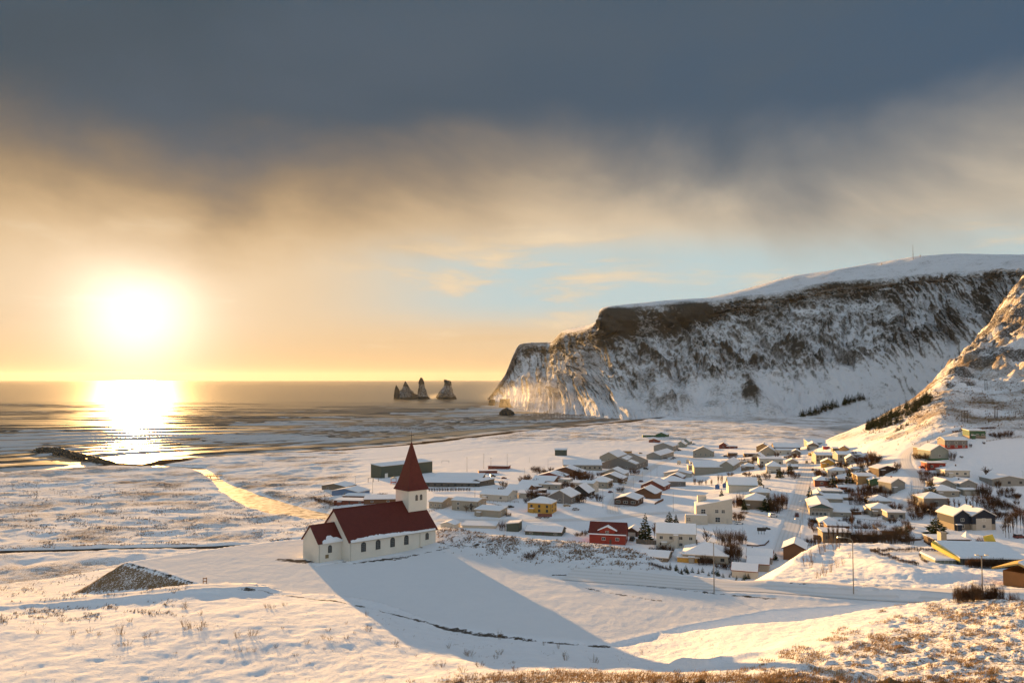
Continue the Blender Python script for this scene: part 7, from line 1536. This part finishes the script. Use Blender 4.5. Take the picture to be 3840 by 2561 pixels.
# foot bridge
a_, c_ = at(770, 1787, plain0), at(832, 1784, plain0); g = a_; t = empty("foot_bridge", (g[0], g[1], max(g[2], c_[2]) + .6)); tag(t, "small dark bridge over the river near its mouth", "bridge")
dv = Vector((c_[0] - a_[0], c_[1] - a_[1], 0)); an = math.atan2(dv.y, dv.x); L = dv.length; t.rotation_euler = (0, 0, an)
b = MB(); b.box(0, L, -1.6, 1.6, -.5, 0); b.build("deck", M_WOOD, t)
for s in (-1, 1):
    b = MB(); b.box(0, L, s * 1.5 - .06, s * 1.5 + .06, 1.0, 1.15); b.build("handrail", M_WOOD, t)
    for i in range(9): b = MB(); b.box(L * i / 8 - .08, L * i / 8 + .08, s * 1.5 - .08, s * 1.5 + .08, .003, 1.0); b.build("post", M_WOOD, t)
for f in (.3, .7): b = MB(); b.box(L * f - .3, L * f + .3, -1.4, 1.4, -4, -.51); b.build("pier", M_WOOD, t)
# goal on the field and picnic things
g = at(1670, 1736, plain); t = empty("football_goal", g, rad(-10)); tag(t, "dark football goal frame on the snowy field", "goal"); b = MB()
for x_ in (-3.6, 3.6): b.tube([(x_, 0, -.5), (x_, 0, 2.4)], .12, 6)
b.build("post", M_POLE, t); b = MB(); b.tube([(-3.6, 0, 2.4), (3.6, 0, 2.4)], .12, 6); b.build("crossbar", M_POLE, t)
# playground frame and red slide by the sports hall
g = at(1476, 1815, plain); t = empty("play_tower", g); tag(t, "red play tower beside the sports hall, left of the spire", "play tower"); b = MB(); b.box(-2, 2, -1.5, 1.5, 1.2, 1.6); b.build("platform", mat("red_container", (.34, .03, .03)), t); b = MB(); b.prism([(-2.4, 4.2), (2.4, 4.2), (0, 5.6)], 'y', -1.8, 1.8); b.build("roof", M_FAS, t)
for x_ in (-1.9, 1.9):
    for y_ in (-1.4, 1.4): b = MB(); b.tube([(x_, y_, -.5), (x_, y_, 4.2)], .12, 6); b.build("post", mat("red_container", (.34, .03, .03)), t)
g = at(1400, 1808, plain); t = empty("swing_frame", g, rad(20)); tag(t, "dark climbing frame left of the sports hall", "climbing frame")
for x_ in (-4, 0, 4): b = MB(); b.tube([(x_, -1.5, -.5), (x_, 0, 3.4), (x_, 1.5, -.5)], .10, 6); b.build("post", M_POLE, t)
b = MB(); b.tube([(-4, 0, 3.4), (4, 0, 3.4)], .1, 6); b.build("crossbar", M_POLE, t)
# blue bin beside the office
g = at(2706, 1962, plain); t = empty("waste_bin", g); tag(t, "small blue bin by the office building's door", "bin"); b = MB(); b.box(-.5, .5, -.8, -.1, 0, 1.2); b.build("body", mat("blue_bin", (.10, .28, .5), .6, .1), t); b = MB(); b.box(-.55, .55, -.85, -.05, 1.202, 1.3); b.build("lid", mat("white_frame", (.7, .68, .64)), t)
# ------------------------------------------------------------------ a walker on the village path
def person(px, py, hpx, label):
    g = at(px, py, plain); s = hpx * g[1] / F / 1.75; t = empty("person", g, rad(20)); t.scale = (s, s, s); tag(t, label, "person")
    V = [(0, 0, .95), (0, 0, 1.15), (0, .01, 1.38), (0, .02, 1.48), (0, 0, 1.60), (0, -.02, 1.72), (.10, -.02, .90), (.11, -.10, .50), (.11, -.04, .08), (.11, -.17, .04), (-.10, .02, .90), (-.11, .08, .50), (-.11, .22, .10), (-.11, .12, .04), (.20, .01, 1.40), (.26, .06, 1.12), (.24, -.06, .88), (-.20, .01, 1.40), (-.26, -.04, 1.12), (-.24, -.16, .90)]
    Ed = [(0, 1), (1, 2), (2, 3), (3, 4), (4, 5), (0, 6), (6, 7), (7, 8), (8, 9), (0, 10), (10, 11), (11, 12), (12, 13), (2, 14), (14, 15), (15, 16), (2, 17), (17, 18), (18, 19)]
    Rr = [.17, .17, .18, .07, .10, .085, .11, .075, .05, .05, .11, .075, .05, .05, .08, .06, .045, .08, .06, .045]
    me = bpy.data.meshes.new("person_body"); me.from_pydata(V, Ed, []); o = bpy.data.objects.new("body", me); COL.objects.link(o); o.parent = t
    me.skin_vertices or o.modifiers.new("skin", 'SKIN'); 
    if not o.modifiers: o.modifiers.new("skin", 'SKIN')
    for v_, r in zip(me.skin_vertices[0].data, Rr): v_.radius = (r, r)
    me.skin_vertices[0].data[0].use_root = True; o.modifiers.new("sub", 'SUBSURF').render_levels = 1; o.modifiers['sub'].levels = 1
    me.materials.append(mat("dark_coat", (.02, .022, .028), .9, .2))
    b = MB(); b.tube([(0, .01, 1.60), (0, .0, 1.70), (0, 0, 1.77)], [.112, .11, .05], 10); b.build("hood", mat("dark_coat", (.02, .022, .028)), t)
person(2821, 2066, 17, "person in dark clothes walking on the snowy path")
# ------------------------------------------------------------------ labels: neighbours of a short row are told apart from the left
WORDS = "leftmost second third fourth fifth sixth seventh eighth ninth tenth eleventh twelfth thirteenth fourteenth fifteenth sixteenth".split()
fam = {}
for o in SC.objects:
    if o.parent is None and 'label' in o and 'group' in o: fam.setdefault(o['label'], []).append(o)
for lb, os_ in fam.items():
    if 2 <= len(os_) <= 16:
        nw = len(lb.split())
        os_.sort(key=lambda o: o.location.x / max(1.0, o.location.y))
        for i, o in enumerate(os_):
            w_ = "rightmost" if i == len(os_) - 1 else WORDS[i] + ("" if i == 0 else " from left")
            if nw > 13: continue
            o['label'] = (w_ + " " + lb) if w_.endswith("most") else (w_ + ": " + lb)
# ------------------------------------------------------------------ the air: thin sea haze round everything
hz = bpy.data.materials.new("sea_haze"); hz.use_nodes = True; hz.node_tree.nodes.clear(); k = NT(hz.node_tree)
pv = k.new('ShaderNodeVolumePrincipled'); pv.inputs['Color'].default_value = (.95, .95, .96, 1); pv.inputs['Density'].default_value = 3.2e-6; pv.inputs['Anisotropy'].default_value = 0.38
ho = k.new('ShaderNodeOutputMaterial'); k.l.new(pv.outputs[0], ho.inputs['Volume'])
ztop = max(float(verts[:, 2].max()), float(M[..., 2].max())) + 70
b = MB(); b.box(-110000, 110000, -2500, 61000, -6.6, ztop); tag(b.build("haze", hz), kind='stuff')
